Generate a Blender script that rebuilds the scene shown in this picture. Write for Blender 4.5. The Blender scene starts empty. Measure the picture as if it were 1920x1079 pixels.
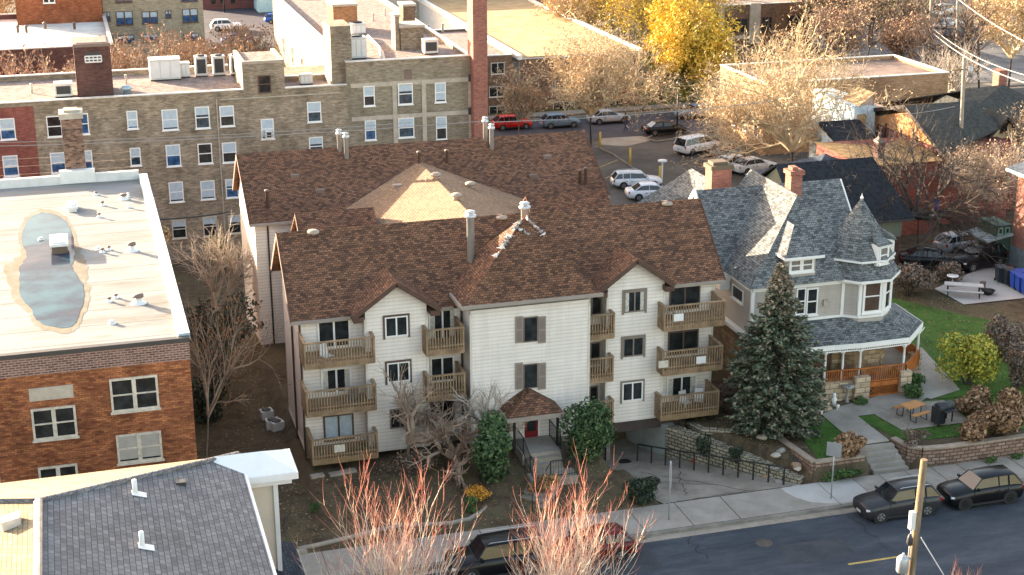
import bpy, bmesh, math, random
from mathutils import Vector, Matrix, noise
C = bpy.context.scene.collection
R = math.radians
# ---------------------------------------------------------------- camera, sky, sun, exposure
CAM_H = 35.0
cam_d = bpy.data.cameras.new('camera'); cam = bpy.data.objects.new('camera', cam_d); C.objects.link(cam)
bpy.context.scene.camera = cam
cam_d.sensor_width = 36.0; cam_d.lens = 36.0*2870/1920; cam_d.clip_end = 3000; cam_d.clip_start = 0.5
YAW, PIT, ROL = R(16.2), R(18.4), R(0.22)
_fw = Vector((math.sin(YAW)*math.cos(PIT), math.cos(YAW)*math.cos(PIT), -math.sin(PIT)))
_r = Vector((math.cos(YAW), -math.sin(YAW), 0)); _d = _fw.cross(_r)
_r2 = math.cos(ROL)*_r + math.sin(ROL)*_d; _d2 = -math.sin(ROL)*_r + math.cos(ROL)*_d
_m = Matrix((_r2, -_d2, -_fw)).transposed()
cam.matrix_world = Matrix.Translation((0, 0, CAM_H)) @ _m.to_4x4()

def _ray(u, v): return _r2*((u-960)/2870) + _d2*((v-539.5)/2870) + _fw
def gz(u, v, z): d = _ray(u, v); t = (z-CAM_H)/d.z; return Vector((0, 0, CAM_H)) + d*t      # survey helpers: a sight line
def gy(u, v, y): d = _ray(u, v); return Vector((0, 0, CAM_H)) + d*(y/d.y)                   # met with a level, a facade
def gx(u, v, x): d = _ray(u, v); return Vector((0, 0, CAM_H)) + d*(x/d.x)                   # or a side wall

SUN_AZ = Vector((-0.62, 0.785, 0)).normalized(); SUN_EL = R(11.5)
w = bpy.data.worlds.new('World'); bpy.context.scene.world = w; w.use_nodes = True
nt = w.node_tree; bg = nt.nodes['Background']
sky = nt.nodes.new('ShaderNodeTexSky'); sky.sky_type = 'NISHITA'; sky.sun_disc = False
sky.sun_elevation = SUN_EL; sky.sun_rotation = math.atan2(SUN_AZ.x, SUN_AZ.y)
sky.air_density = 1.0; sky.dust_density = 2.0; sky.ozone_density = 1.2
_wb = nt.nodes.new('ShaderNodeMix'); _wb.data_type = 'RGBA'; _wb.blend_type = 'MULTIPLY'; _wb.inputs[0].default_value = 1
_wb.inputs[7].default_value = (1.13, 0.91, 0.75, 1)          # camera white balance, set for the warm evening
nt.links.new(sky.outputs[0], _wb.inputs[6]); nt.links.new(_wb.outputs[2], bg.inputs[0]); bg.inputs[1].default_value = 0.15
sl = bpy.data.lights.new('sun', 'SUN'); sl.energy = 5.0; sl.angle = R(0.5); sl.color = (1.0, 0.82, 0.6)
so = bpy.data.objects.new('sun', sl); C.objects.link(so)
sd = (SUN_AZ*math.cos(SUN_EL) + Vector((0, 0, math.sin(SUN_EL))))
so.rotation_euler = sd.to_track_quat('Z', 'Y').to_euler()
sc = bpy.context.scene
sc.view_settings.view_transform = 'Standard'; sc.view_settings.look = 'None'
sc.view_settings.gamma = 1; sc.view_settings.exposure = 2.65
sc.view_settings.use_curve_mapping = False
sc.cycles.max_bounces = 5; sc.cycles.diffuse_bounces = 3; sc.cycles.glossy_bounces = 2; sc.cycles.transparent_max_bounces = 4
sc.cycles.caustics_reflective = False; sc.cycles.caustics_refractive = False

# ---------------------------------------------------------------- materials
_mats = {}
def _new(name):
    m = bpy.data.materials.new(name); m.use_nodes = True
    return m, m.node_tree, m.node_tree.nodes['Principled BSDF']
def _mix(nt, fac, a, b, mode='MIX'):
    n = nt.nodes.new('ShaderNodeMix'); n.data_type = 'RGBA'; n.blend_type = mode
    for i, s in ((0, fac), (6, a), (7, b)):
        if isinstance(s, (int, float)): n.inputs[i].default_value = s
        elif isinstance(s, tuple): n.inputs[i].default_value = (*s, 1)
        else: nt.links.new(s, n.inputs[i])
    return n.outputs[2]
def _uv(nt, sx=1, sy=1):
    t = nt.nodes.new('ShaderNodeUVMap'); mp = nt.nodes.new('ShaderNodeMapping')
    mp.inputs['Scale'].default_value = (sx, sy, 1); nt.links.new(t.outputs[0], mp.inputs[0]); return mp.outputs[0]
def _obj(nt, s=1):
    t = nt.nodes.new('ShaderNodeNewGeometry'); mp = nt.nodes.new('ShaderNodeMapping')
    mp.inputs['Scale'].default_value = (s, s, s) if not isinstance(s, tuple) else s
    nt.links.new(t.outputs['Position'], mp.inputs[0]); return mp.outputs[0]
def _noise(nt, vec, scale, detail=3, rough=0.6):
    n = nt.nodes.new('ShaderNodeTexNoise'); n.inputs['Scale'].default_value = scale
    n.inputs['Detail'].default_value = detail; n.inputs['Roughness'].default_value = rough
    nt.links.new(vec, n.inputs['Vector']); return n.outputs['Fac']
def _ramp(nt, fac, stops):
    n = nt.nodes.new('ShaderNodeValToRGB'); e = n.color_ramp.elements
    while len(e) < len(stops): e.new(0.5)
    for i, (p, c) in enumerate(stops):
        e[i].position = p; e[i].color = (*c, 1) if isinstance(c, tuple) else (c, c, c, 1)
    nt.links.new(fac, n.inputs[0]); return n.outputs[0]
def _bump(nt, b, h, s, dist=0.02):
    n = nt.nodes.new('ShaderNodeBump'); n.inputs['Strength'].default_value = s; n.inputs['Distance'].default_value = dist
    nt.links.new(h, n.inputs['Height']); nt.links.new(n.outputs[0], b.inputs['Normal'])

def plain(name, col, rough=0.7, metal=0.0, var=0.12, scale=1.5, coat=0.0, spec=0.5):
    if name in _mats: return _mats[name]
    m, nt, b = _new(name); b.inputs['Roughness'].default_value = rough; b.inputs['Metallic'].default_value = metal
    b.inputs['Coat Weight'].default_value = coat; b.inputs['Specular IOR Level'].default_value = spec
    if var > 0:
        f = _noise(nt, _obj(nt), scale, 5, 0.65)
        f = _ramp(nt, f, [(0.3, 0.0), (0.7, 1.0)])
        lo = tuple(c*(1-var) for c in col); hi = tuple(min(1, c*(1+var)) for c in col)
        nt.links.new(_mix(nt, f, lo, hi), b.inputs['Base Color'])
    else: b.inputs['Base Color'].default_value = (*col, 1)
    _mats[name] = m; return m
def brick(name, c1, c2, mortar, bw=0.24, bh=0.085, blot=(0.6, 1.15), bands=0.0, blot_scale=0.35, msize=0.012, grain=0.35):
    if name in _mats: return _mats[name]
    m, nt, b = _new(name); b.inputs['Roughness'].default_value = 0.9; b.inputs['Specular IOR Level'].default_value = 0.2
    uv = _uv(nt); t = nt.nodes.new('ShaderNodeTexBrick'); nt.links.new(uv, t.inputs['Vector'])
    t.inputs['Scale'].default_value = 1; t.inputs['Brick Width'].default_value = bw; t.inputs['Row Height'].default_value = bh
    t.inputs['Mortar Size'].default_value = msize; t.inputs['Color1'].default_value = (*c1, 1)
    t.inputs['Color2'].default_value = (*c2, 1); t.inputs['Mortar'].default_value = (*mortar, 1)
    # streaky course-length tone shifts plus weather blotches
    mp = _uv(nt, 0.9, 4.0); st = _ramp(nt, _noise(nt, mp, 1.6, 4, 0.7), [(0.3, 1-grain), (0.7, 1+grain)])
    bl = _ramp(nt, _noise(nt, _uv(nt, 1, 0.6), blot_scale, 5, 0.7), [(0.32, blot[0]), (0.68, blot[1])])
    c = _mix(nt, 1.0, t.outputs['Color'], st, 'MULTIPLY'); c = _mix(nt, 1.0, c, bl, 'MULTIPLY')
    nt.links.new(c, b.inputs['Base Color']); _bump(nt, b, t.outputs['Fac'], 0.3, -0.01)
    _mats[name] = m; return m
def siding(name, col, pitch=0.2, dark=0.82, tint=(0.97, 0.96, 0.95)):
    if name in _mats: return _mats[name]
    m, nt, b = _new(name); b.inputs['Roughness'].default_value = 0.6
    uv = _uv(nt); s = nt.nodes.new('ShaderNodeSeparateXYZ'); nt.links.new(uv, s.inputs[0])
    d = nt.nodes.new('ShaderNodeMath'); d.operation = 'DIVIDE'; nt.links.new(s.outputs[1], d.inputs[0]); d.inputs[1].default_value = pitch
    f = nt.nodes.new('ShaderNodeMath'); f.operation = 'FRACT'; nt.links.new(d.outputs[0], f.inputs[0])
    line = _ramp(nt, f.outputs[0], [(0.0, dark), (0.16, dark), (0.3, 1.0), (1.0, 1.0)])
    # boards end at random joints: short brick-like marks
    t = nt.nodes.new('ShaderNodeTexBrick'); nt.links.new(uv, t.inputs['Vector'])
    t.inputs['Scale'].default_value = 1; t.inputs['Brick Width'].default_value = 0.9; t.inputs['Row Height'].default_value = pitch
    t.inputs['Mortar Size'].default_value = 0.008; t.inputs['Color1'].default_value = (1, 1, 1, 1)
    t.inputs['Color2'].default_value = (0.95, 0.95, 0.95, 1); t.inputs['Mortar'].default_value = (0.88, 0.88, 0.88, 1)
    bl = _ramp(nt, _noise(nt, _obj(nt), 0.5, 5, 0.65), [(0.3, tuple(c*t_*0.9 for c, t_ in zip(col, tint))), (0.7, col)])
    c = _mix(nt, 1.0, bl, line, 'MULTIPLY'); c = _mix(nt, 1.0, c, t.outputs['Color'], 'MULTIPLY')
    sk = _ramp(nt, _noise(nt, _uv(nt, 2.2, .16), 1.0, 5, 0.7), [(0.3, 0.88), (0.55, 1.0), (0.8, 1.03)]); c = _mix(nt, 1.0, c, sk, 'MULTIPLY')
    nt.links.new(c, b.inputs['Base Color']); _bump(nt, b, f.outputs[0], 0.35, 0.02)
    _mats[name] = m; return m
def shingle(name, c1, c2, c3, tw=0.3, th=0.15, mott=0.5, big=(0.85, 1.1)):
    """asphalt tabs: dark and light tabs, grouped into small mottled clumps"""
    if name in _mats: return _mats[name]
    m, nt, b = _new(name); b.inputs['Roughness'].default_value = 0.95; b.inputs['Specular IOR Level'].default_value = 0.15
    uv = _uv(nt); t = nt.nodes.new('ShaderNodeTexBrick'); nt.links.new(uv, t.inputs['Vector'])
    t.inputs['Scale'].default_value = 1; t.inputs['Brick Width'].default_value = tw; t.inputs['Row Height'].default_value = th
    t.inputs['Mortar Size'].default_value = 0.012; t.inputs['Bias'].default_value = 0.0
    t.inputs['Color1'].default_value = (*c1, 1); t.inputs['Color2'].default_value = (*c2, 1)
    t.inputs['Mortar'].default_value = tuple(x*0.45 for x in c1) + (1,)
    vo = nt.nodes.new('ShaderNodeTexVoronoi'); vo.inputs['Scale'].default_value = 1.0
    nt.links.new(_uv(nt, 1.5/tw, 1.0/th), vo.inputs['Vector'])
    sp = nt.nodes.new('ShaderNodeSeparateColor'); nt.links.new(vo.outputs['Color'], sp.inputs[0])
    k = _ramp(nt, sp.outputs[0], [(0.66, 0.0), (0.74, 1.0)])
    c = _mix(nt, k, t.outputs['Color'], c3)
    # keep some of the mottle strength only
    c = _mix(nt, mott, t.outputs['Color'], c)
    bl = _ramp(nt, _noise(nt, _obj(nt), 0.35, 5, 0.6), [(0.3, big[0]), (0.7, big[1])])
    c = _mix(nt, 1.0, c, bl, 'MULTIPLY')
    nt.links.new(c, b.inputs['Base Color']); _bump(nt, b, t.outputs['Fac'], 0.5, -0.02)
    _mats[name] = m; return m
def mottled(name, stops, scale=1.0, rough=0.95, detail=6, bump=0.3, bscale=None, uvs=None, nrough=0.65, spec=0.2):
    if name in _mats: return _mats[name]
    m, nt, b = _new(name); b.inputs['Roughness'].default_value = rough; b.inputs['Specular IOR Level'].default_value = spec
    v = _obj(nt) if uvs is None else _obj(nt, uvs)
    f = _noise(nt, v, scale, detail, nrough); nt.links.new(_ramp(nt, f, stops), b.inputs['Base Color'])
    if bump: _bump(nt, b, _noise(nt, _obj(nt), bscale or scale*3, 4, 0.6), bump, 0.05)
    _mats[name] = m; return m
def glass(name='glass', col=(0.02, 0.028, 0.035), rough=0.04):
    if name in _mats: return _mats[name]
    m, nt, b = _new(name); b.inputs['Roughness'].default_value = rough
    f = _noise(nt, _obj(nt), 2.2, 3, 0.5)
    nt.links.new(_ramp(nt, f, [(0.4, tuple(c*0.7 for c in col)), (0.65, tuple(c*1.6 for c in col))]), b.inputs['Base Color'])
    b.inputs['Specular IOR Level'].default_value = 0.5
    _mats[name] = m; return m

# ---------------------------------------------------------------- mesh builder
class MB:
    def __init__(s): s.v = []; s.f = []; s.m = []; s.cur = 0; s.sm = []; s.smooth = False
    def mat(s, i): s.cur = i; return s
    def poly(s, pts):
        n = len(s.v); s.v += [tuple(p) for p in pts]; s.f.append(tuple(range(n, n+len(pts)))); s.m.append(s.cur); s.sm.append(s.smooth)
    def box(s, x0, x1, y0, y1, z0, z1, skip=''):
        n = len(s.v)
        s.v += [(x0,y0,z0),(x1,y0,z0),(x1,y1,z0),(x0,y1,z0),(x0,y0,z1),(x1,y0,z1),(x1,y1,z1),(x0,y1,z1)]
        fs = {'b':(0,3,2,1),'t':(4,5,6,7),'f':(0,1,5,4),'r':(1,2,6,5),'k':(2,3,7,6),'l':(3,0,4,7)}
        for k, f in fs.items():
            if k in skip: continue
            s.f.append(tuple(n+i for i in f)); s.m.append(s.cur); s.sm.append(False)
        return s
    def obox(s, c, ax, ay, az):                       # box from centre and three half axes
        c, ax, ay, az = map(Vector, (c, ax, ay, az)); n = len(s.v)
        for k in (-1, 1):
            for (i, j) in ((-1,-1),(1,-1),(1,1),(-1,1)): s.v.append(tuple(c+ax*i+ay*j+az*k))
        for f in ((0,3,2,1),(4,5,6,7),(0,1,5,4),(1,2,6,5),(2,3,7,6),(3,0,4,7)):
            s.f.append(tuple(n+i for i in f)); s.m.append(s.cur); s.sm.append(False)
        return s
    def beam(s, a, b, w, h=None):                     # bar of section w x h from a to b
        a, b = Vector(a), Vector(b); d = b-a; L = d.length
        if L < 1e-6: return s
        d /= L; up = Vector((0,0,1)) if abs(d.z) < 0.95 else Vector((0,1,0))
        sx = d.cross(up).normalized(); up2 = sx.cross(d); h = h or w
        return s.obox((a+b)/2, d*L/2, sx*w/2, up2*h/2)
    def prism(s, pts, z0, z1):                        # plan polygon (ccw) raised
        n = len(s.v); k = len(pts)
        s.v += [(p[0], p[1], z0) for p in pts] + [(p[0], p[1], z1) for p in pts]
        s.f.append(tuple(n+i for i in reversed(range(k)))); s.f.append(tuple(n+k+i for i in range(k)))
        s.m += [s.cur]*2; s.sm += [False]*2
        for i in range(k):
            j = (i+1) % k; s.f.append((n+i, n+j, n+k+j, n+k+i)); s.m.append(s.cur); s.sm.append(False)
        return s
    def slab(s, pts, th):                             # polygon given a thickness downwards (a roof slope)
        n = len(s.v); k = len(pts)
        s.v += [tuple(p) for p in pts] + [(p[0], p[1], p[2]-th) for p in pts]
        s.f.append(tuple(n+i for i in range(k))); s.f.append(tuple(n+k+i for i in reversed(range(k))))
        s.m += [s.cur]*2; s.sm += [False]*2
        for i in range(k):
            j = (i+1) % k; s.f.append((n+j, n+i, n+k+i, n+k+j)); s.m.append(s.cur); s.sm.append(False)
        return s
    def tube(s, pts, rs, n=6, cap=True):
        pts = [Vector(p) for p in pts]; m = len(pts)
        if not isinstance(rs, (list, tuple)): rs = [rs]*m
        base = len(s.v); prev = None
        for i, p in enumerate(pts):
            d = (pts[min(i+1, m-1)] - pts[max(i-1, 0)])
            d = d.normalized() if d.length > 1e-9 else Vector((0,0,1))
            a = prev - d*prev.dot(d) if prev else (Vector((0,0,1)).cross(d) if abs(d.z) < 0.9 else Vector((1,0,0)).cross(d))
            if a.length < 1e-6: a = Vector((0,1,0)).cross(d)
            a.normalize(); prev = a; b2 = d.cross(a)
            for k in range(n):
                t = 2*math.pi*k/n; q = p + (a*math.cos(t) + b2*math.sin(t))*rs[i]; s.v.append((q.x, q.y, q.z))
        for i in range(m-1):
            for k in range(n):
                k2 = (k+1) % n; s.f.append((base+i*n+k, base+i*n+k2, base+(i+1)*n+k2, base+(i+1)*n+k)); s.m.append(s.cur); s.sm.append(n > 4)
        if cap:
            s.f.append(tuple(base+k for k in reversed(range(n)))); s.f.append(tuple(base+(m-1)*n+k for k in range(n)))
            s.m += [s.cur]*2; s.sm += [False]*2
        return s
    def lathe(s, c, prof, n=12):                      # (radius, z) pairs about a vertical axis
        return s.tube([(c[0], c[1], c[2]+z) for r, z in prof], [max(r, 1e-4) for r, z in prof], n)
    def split(s, name, mats, parent=None, world=True):
        """one part per separate piece"""
        par = list(range(len(s.v)))
        def fd(a):
            while par[a] != a: par[a] = par[par[a]]; a = par[a]
            return a
        for f in s.f:
            for i in f[1:]: par[fd(i)] = fd(f[0])
        g_ = {}
        for k, f in enumerate(s.f): g_.setdefault(fd(f[0]), []).append(k)
        for ks in g_.values():
            q = MB(); mp = {}
            for k in ks:
                nf = []
                for i in s.f[k]:
                    if i not in mp: mp[i] = len(q.v); q.v.append(s.v[i])
                    nf.append(mp[i])
                q.f.append(tuple(nf)); q.m.append(s.m[k]); q.sm.append(s.sm[k])
            q.build(name, mats, parent, world)
    def build(s, name, mats, parent=None, world=False, loc=None, rotz=0):
        if not isinstance(mats, (list, tuple)): mats = [mats]
        me = bpy.data.meshes.new(name); me.from_pydata(s.v, [], s.f)
        for m in mats: me.materials.append(m)
        me.polygons.foreach_set('material_index', s.m); me.polygons.foreach_set('use_smooth', s.sm)
        uvl = me.uv_layers.new(name='UVMap'); uvs = [0.0]*(2*len(me.loops)); V = s.v
        for p in me.polygons:
            n = p.normal
            if abs(n.z) > 0.97: tx, ty, tz, bx, by, bz = 1, 0, 0, 0, 1, 0
            else:
                l = math.hypot(n.x, n.y); tx, ty, tz = -n.y/l, n.x/l, 0
                bx, by, bz = n.y*tz-n.z*ty, n.z*tx-n.x*tz, n.x*ty-n.y*tx
            for li, vi in zip(p.loop_indices, p.vertices):
                x, y, z = V[vi]; uvs[2*li] = x*tx+y*ty+z*tz; uvs[2*li+1] = x*bx+y*by+z*bz
        uvl.data.foreach_set('uv', uvs); me.update()
        return place(me, name, parent, world, loc, rotz)
WP = {}
def place(me, name, parent=None, world=False, loc=None, rotz=0):
    o = bpy.data.objects.new(name, me); C.objects.link(o)
    pw = Vector((0,0,0))
    if parent: o.parent = parent; pw = WP.get(parent.name, Vector((0,0,0)))
    if world: o.location = -pw; WP[o.name] = Vector((0,0,0))
    elif loc is not None: o.location = Vector(loc) - pw; WP[o.name] = Vector(loc)
    else: WP[o.name] = pw.copy()
    o.rotation_euler.z = rotz
    return o
def thing(name, label, cat, loc=(0,0,0), rotz=0, group=None):
    o = bpy.data.objects.new(name, None); C.objects.link(o); o.location = loc; o.rotation_euler.z = rotz
    o.empty_display_size = 0.3; WP[o.name] = Vector(loc); return tag(o, label, cat, group)
def tag(o, label, cat, group=None):
    o['label'] = label; o['category'] = cat
    if group: o['group'] = group
    return o
def struct(name, mb, m, kind='structure'):
    o = mb.build(name, m); o['kind'] = kind; return o
def copy_thing(root, loc, rotz, label, group=None, scale=None):
    def cp(o, par):
        c = o.copy(); C.objects.link(c)
        if par: c.parent = par
        for ch in list(o.children): cp(ch, c)
        return c
    r = cp(root, None); r.location = loc; r.rotation_euler.z = rotz; r['label'] = label
    if scale: r.scale = (scale,)*3
    if group: r['group'] = group
    return r

# ---------------------------------------------------------------- windows
GL = glass('dark_glass', (0.02, 0.023, 0.024))
GLB = glass('blue_glass', (0.035, 0.09, 0.19), 0.06)
WHITE = plain('white_paint', (0.78, 0.77, 0.74), 0.5, var=0.06)
CREAM = plain('worn_cream_paint', (0.55, 0.5, 0.41), 0.7, var=0.25, scale=5)
BROWNT = plain('brown_trim', (0.10, 0.06, 0.045), 0.6)
TAUPE = plain('taupe_paint', (0.2, 0.165, 0.135), 0.6)
BLIND = plain('window_blind', (0.42, 0.5, 0.56), 0.8, var=0.15, scale=4)
CURT = plain('curtain', (0.5, 0.48, 0.42), 0.9, var=0.4, scale=9)
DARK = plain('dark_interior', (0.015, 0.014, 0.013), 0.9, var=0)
_wc = {}
def window(parent, w, h, loc, rotz=0, style='double', frame=None, gl=None, blind=0.0, curtain=False, depth=0.07, fw=0.08, name='window', sillw=True, blindmat=None, outer=None):
    """frame ring and sashes as one mesh, glass (and a blind behind it) as sub-parts; local -y faces out, origin mid-sill"""
    frame = frame or WHITE; gl = gl or GL
    key = (round(w, 1), round(h, 1), style, frame.name, gl.name, round(blind, 1), curtain, outer.name if outer else '')
    W2 = round(w, 1); H2 = round(h, 1)
    if key not in _wc:
        hw = W2/2; f = MB(); n_v = {'pair': 2, 'slider': 2, 'patio': 2, 'triple': 3}.get(style, 1)
        f.box(-hw, -hw+fw, -depth, 0.01, 0, H2).box(hw-fw, hw, -depth, 0.01, 0, H2)
        f.box(-hw+fw, hw-fw, -depth, 0.01, 0, fw).box(-hw+fw, hw-fw, -depth, 0.01, H2-fw, H2)
        for i in range(1, n_v):
            x = -hw + W2*i/n_v; mw = fw*(0.9 if style == 'pair' else 0.55); f.box(x-mw, x+mw, -depth+0.005, 0.01, fw, H2-fw)
        if style in ('double', 'pair', 'triple'): f.box(-hw+fw, hw-fw, -depth+0.012, 0.01, H2*0.5-0.035, H2*0.5+0.035)
        if sillw and style != 'patio': f.box(-hw-0.06, hw+0.06, -depth-0.06, 0.01, -0.08, -0.001)
        if outer:
            f.mat(1); o_ = 0.1
            f.box(-hw-o_, -hw-0.001, -depth+0.01, 0.01, -o_, H2+o_).box(hw+0.001, hw+o_, -depth+0.01, 0.01, -o_, H2+o_)
            f.box(-hw, hw, -depth+0.01, 0.01, H2+0.001, H2+o_)
        g = MB(); g.box(-hw+fw*0.5, hw-fw*0.5, -0.03, -0.01, fw*0.5, H2-fw*0.5)
        b = None
        if blind > 0:
            b = MB(); b.box(-hw+fw, hw-fw, -0.036, -0.031, H2*(1-round(blind, 1))+fw*0.4, H2-fw)
        if curtain:
            b = b or MB()
            for sgn in (-1, 1):
                x = sgn*(hw-fw); b.box(min(x, x-sgn*W2*0.17), max(x, x-sgn*W2*0.17), -0.036, -0.031, fw, H2-fw)
        _wc[key] = [None, f, g, b]
    ent = _wc[key]
    if ent[0] is None:
        o = ent[1].build(name, [frame] + ([outer] if outer else []), parent, loc=loc, rotz=rotz)
        p = ent[2].build('pane', gl, o); 
        d = [o.data, p.data, None]
        if ent[3]: q = ent[3].build('curtain' if curtain else 'blind', blindmat or (CURT if curtain else BLIND), o); d[2] = q.data
        WP[o.name] = Vector(loc); ent[0] = d
        p.location = (0,0,0)
        if d[2]: q.location = (0,0,0)
        return o
    d = ent[0]; o = place(d[0], name, parent, loc=loc, rotz=rotz)
    p = bpy.data.objects.new('pane', d[1]); C.objects.link(p); p.parent = o
    if d[2]: q = bpy.data.objects.new('curtain' if curtain else 'blind', d[2]); C.objects.link(q); q.parent = o
    return o
def win_px(parent, y, box, **k):                       # window measured on a facade that faces the street (y = const)
    u0, v0, u1, v1 = box; um = (u0+u1)/2; vm = (v0+v1)/2
    a = gy(u0, vm, y); b = gy(u1, vm, y); t = gy(um, v0, y); s = gy(um, v1, y)
    return window(parent, b.x-a.x, t.z-s.z, ((a.x+b.x)/2, y, s.z), **k)
def win_side(parent, x, y0, y1, z0, z1, **k):          # window on a wall that faces -x
    return window(parent, y1-y0, z1-z0, (x, (y0+y1)/2, z0), rotz=-math.pi/2, **k)
def lerp(a, b, t): return a+(b-a)*t
def sstep(a, b, x): t = max(0, min(1, (x-a)/(b-a))); return t*t*(3-2*t)
# ---------------------------------------------------------------- terrain
DL = [(34.3, 65.3), (29.7, 72.3), (28.1, 77.0)]             # right edge of the sunken drive
def side_of_drive(x, y):                                     # >0 to the right of the drive's wall
    if y < 72.3: (ax, ay), (bx, by) = DL[0], DL[1]
    else: (ax, ay), (bx, by) = DL[1], DL[2]
    return -((bx-ax)*(y-ay) - (by-ay)*(x-ax))/math.hypot(bx-ax, by-ay)
def drive_z(y): return 0.14 - 0.13*max(0, y-65.0)
def ground_z(x, y):
    if y < 65.0: return -0.03
    if y > 112: return -1.0
    fall = sstep(88, 112, y)
    s = side_of_drive(x, y) if y < 78 else (x-28.0)
    if s > 0.9 and y > 64.9 and x > 27.5:
        z = 1.0 + 0.15*sstep(67, 75, y)
        if x < 35.3: z = lerp(0.35, 1.05, sstep(65.2, 68.5, y))
        if y > 73: z = min(z, 1.15)
        if x > 50 and y > 78: z = 0.8
        if y < 65.45: z = 0.1
        if 38.6 < x < 41.0 and y < 67.0 or (x < 41.6 and x > 38.6 and y < 65.85): z = 0.05
    elif x > 25.2 and y < 76 and s <= 0.9: z = drive_z(y) - 0.06 if x > 26.6 - 0.5*sstep(69, 71, y) else lerp(0.16, 0.3, sstep(65, 68, y)) - 0.7*sstep(68, 72, y)
    else:
        z = 0.16 + 0.85*sstep(65.4, 71.0, y)
        if x < 10: z = 0.16 + 0.35*sstep(65, 70, y)
    return lerp(z, -1.0, fall)
def axis(segs):
    out = []
    for a, b, st in segs:
        n = max(1, round((b-a)/st)); out += [a+(b-a)*i/n for i in range(n)]
    return out + [segs[-1][1]]
gxs = axis([(-1500, -100, 200), (-100, -6, 10), (-6, 60, 0.4), (60, 110, 2), (110, 400, 30), (400, 2000, 200)])
gys = axis([(-100, 40, 20), (40, 64.9, 1.5), (64.9, 80, 0.3), (80, 112, 1.2), (112, 300, 10), (300, 2500, 200)])
g = MB(); nx = len(gxs)
for y in gys:
    for x in gxs: g.v.append((x, y, ground_z(x, y) + (0.03*noise.noise(Vector((x*.8, y*.8, 0))) if 65.3 < y < 110 and -6 < x < 60 else 0)))
for j in range(len(gys)-1):
    for i in range(nx-1):
        g.f.append((j*nx+i, j*nx+i+1, (j+1)*nx+i+1, (j+1)*nx+i)); g.m.append(0); g.sm.append(True)
DIRT = mottled('dirt_ground', [(0.25, (0.03, 0.021, 0.013)), (0.42, (0.07, 0.05, 0.03)), (0.55, (0.12, 0.09, 0.055)), (0.64, (0.07, 0.075, 0.028)), (0.8, (0.2, 0.155, 0.1))], 0.55, detail=9, bump=0.8, bscale=5, nrough=0.8)
struct('ground', g, DIRT)
def patch(name, pts, m, dz=0.03, res=0.5, kind='structure', zf=None, mb=None):
    """sheet that follows the terrain inside a convex outline (ccw)"""
    zf = zf or ground_z; pts = [(p[0], p[1]) for p in pts]
    if sum(pts[i-1][0]*pts[i][1]-pts[i][0]*pts[i-1][1] for i in range(len(pts))) < 0: pts = pts[::-1]
    xs = [p[0] for p in pts]; ys = [p[1] for p in pts]
    bm = bmesh.new(); x0, x1, y0, y1 = min(xs), max(xs), min(ys), max(ys)
    nx_, ny_ = max(1, int((x1-x0)/res)), max(1, int((y1-y0)/res))
    vs = [[bm.verts.new((lerp(x0, x1, i/nx_), lerp(y0, y1, j/ny_), 0)) for i in range(nx_+1)] for j in range(ny_+1)]
    for j in range(ny_):
        for i in range(nx_): bm.faces.new((vs[j][i], vs[j][i+1], vs[j+1][i+1], vs[j+1][i]))
    for k in range(len(pts)):
        a, b = pts[k], pts[(k+1) % len(pts)]
        bmesh.ops.bisect_plane(bm, geom=bm.verts[:]+bm.edges[:]+bm.faces[:], plane_co=(a[0], a[1], 0), plane_no=(b[1]-a[1], a[0]-b[0], 0), clear_outer=True)
    out = mb or MB(); bm.verts.index_update(); n = len(out.v)
    for v in bm.verts: out.v.append((v.co.x, v.co.y, zf(v.co.x, v.co.y)+dz))
    for f in bm.faces: out.f.append(tuple(n+v.index for v in f.verts)); out.m.append(out.cur); out.sm.append(True)
    bm.free()
    if mb is not None: return out
    return struct(name, out, m, kind)
def P2(u, v, z): p = gz(u, v, z); return (p.x, p.y)
ASPH = mottled('asphalt', [(0.3, (0.028, 0.033, 0.041)), (0.5, (0.05, 0.058, 0.072)), (0.72, (0.095, 0.103, 0.118))], 0.35, detail=12, bump=0.5, bscale=14, nrough=0.78, uvs=(0.5, 1.6, 1), rough=0.85)
ASPH2 = mottled('worn_asphalt', [(0.25, (0.05, 0.046, 0.042)), (0.5, (0.09, 0.083, 0.075)), (0.75, (0.15, 0.135, 0.12))], 0.22, detail=9, bump=0.25, bscale=12, nrough=0.7)
CONC = mottled('concrete', [(0.25, (0.2, 0.175, 0.145)), (0.5, (0.3, 0.27, 0.23)), (0.75, (0.39, 0.355, 0.31))], 0.5, detail=8, bump=0.15, bscale=10, nrough=0.7)
CONCN = mottled('fresh_concrete', [(0.3, (0.36, 0.345, 0.32)), (0.7, (0.46, 0.44, 0.41))], 0.6, detail=7, bump=0.1, bscale=12)
CONCD = mottled('stained_concrete', [(0.28, (0.14, 0.115, 0.09)), (0.45, (0.25, 0.215, 0.175)), (0.62, (0.34, 0.3, 0.25)), (0.8, (0.42, 0.37, 0.31))], 0.45, detail=9, bump=0.2, bscale=8, nrough=0.75)
GRASSM = mottled('lawn_grass', [(0.28, (0.02, 0.03, 0.01)), (0.42, (0.04, 0.09, 0.016)), (0.56, (0.065, 0.135, 0.024)), (0.66, (0.1, 0.11, 0.04)), (0.8, (0.2, 0.15, 0.07))], 0.9, detail=10, bump=0.9, bscale=14, nrough=0.8)
YELL = mottled('road_paint', [(0.35, (0.28, 0.2, 0.07)), (0.6, (0.55, 0.4, 0.13))], 3, detail=6)
KERB = mottled('kerb_stone', [(0.3, (0.13, 0.12, 0.1)), (0.7, (0.27, 0.25, 0.22))], 1.2, detail=6)
SEAM = plain('joint_dirt', (0.05, 0.042, 0.03), 0.95)
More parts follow.
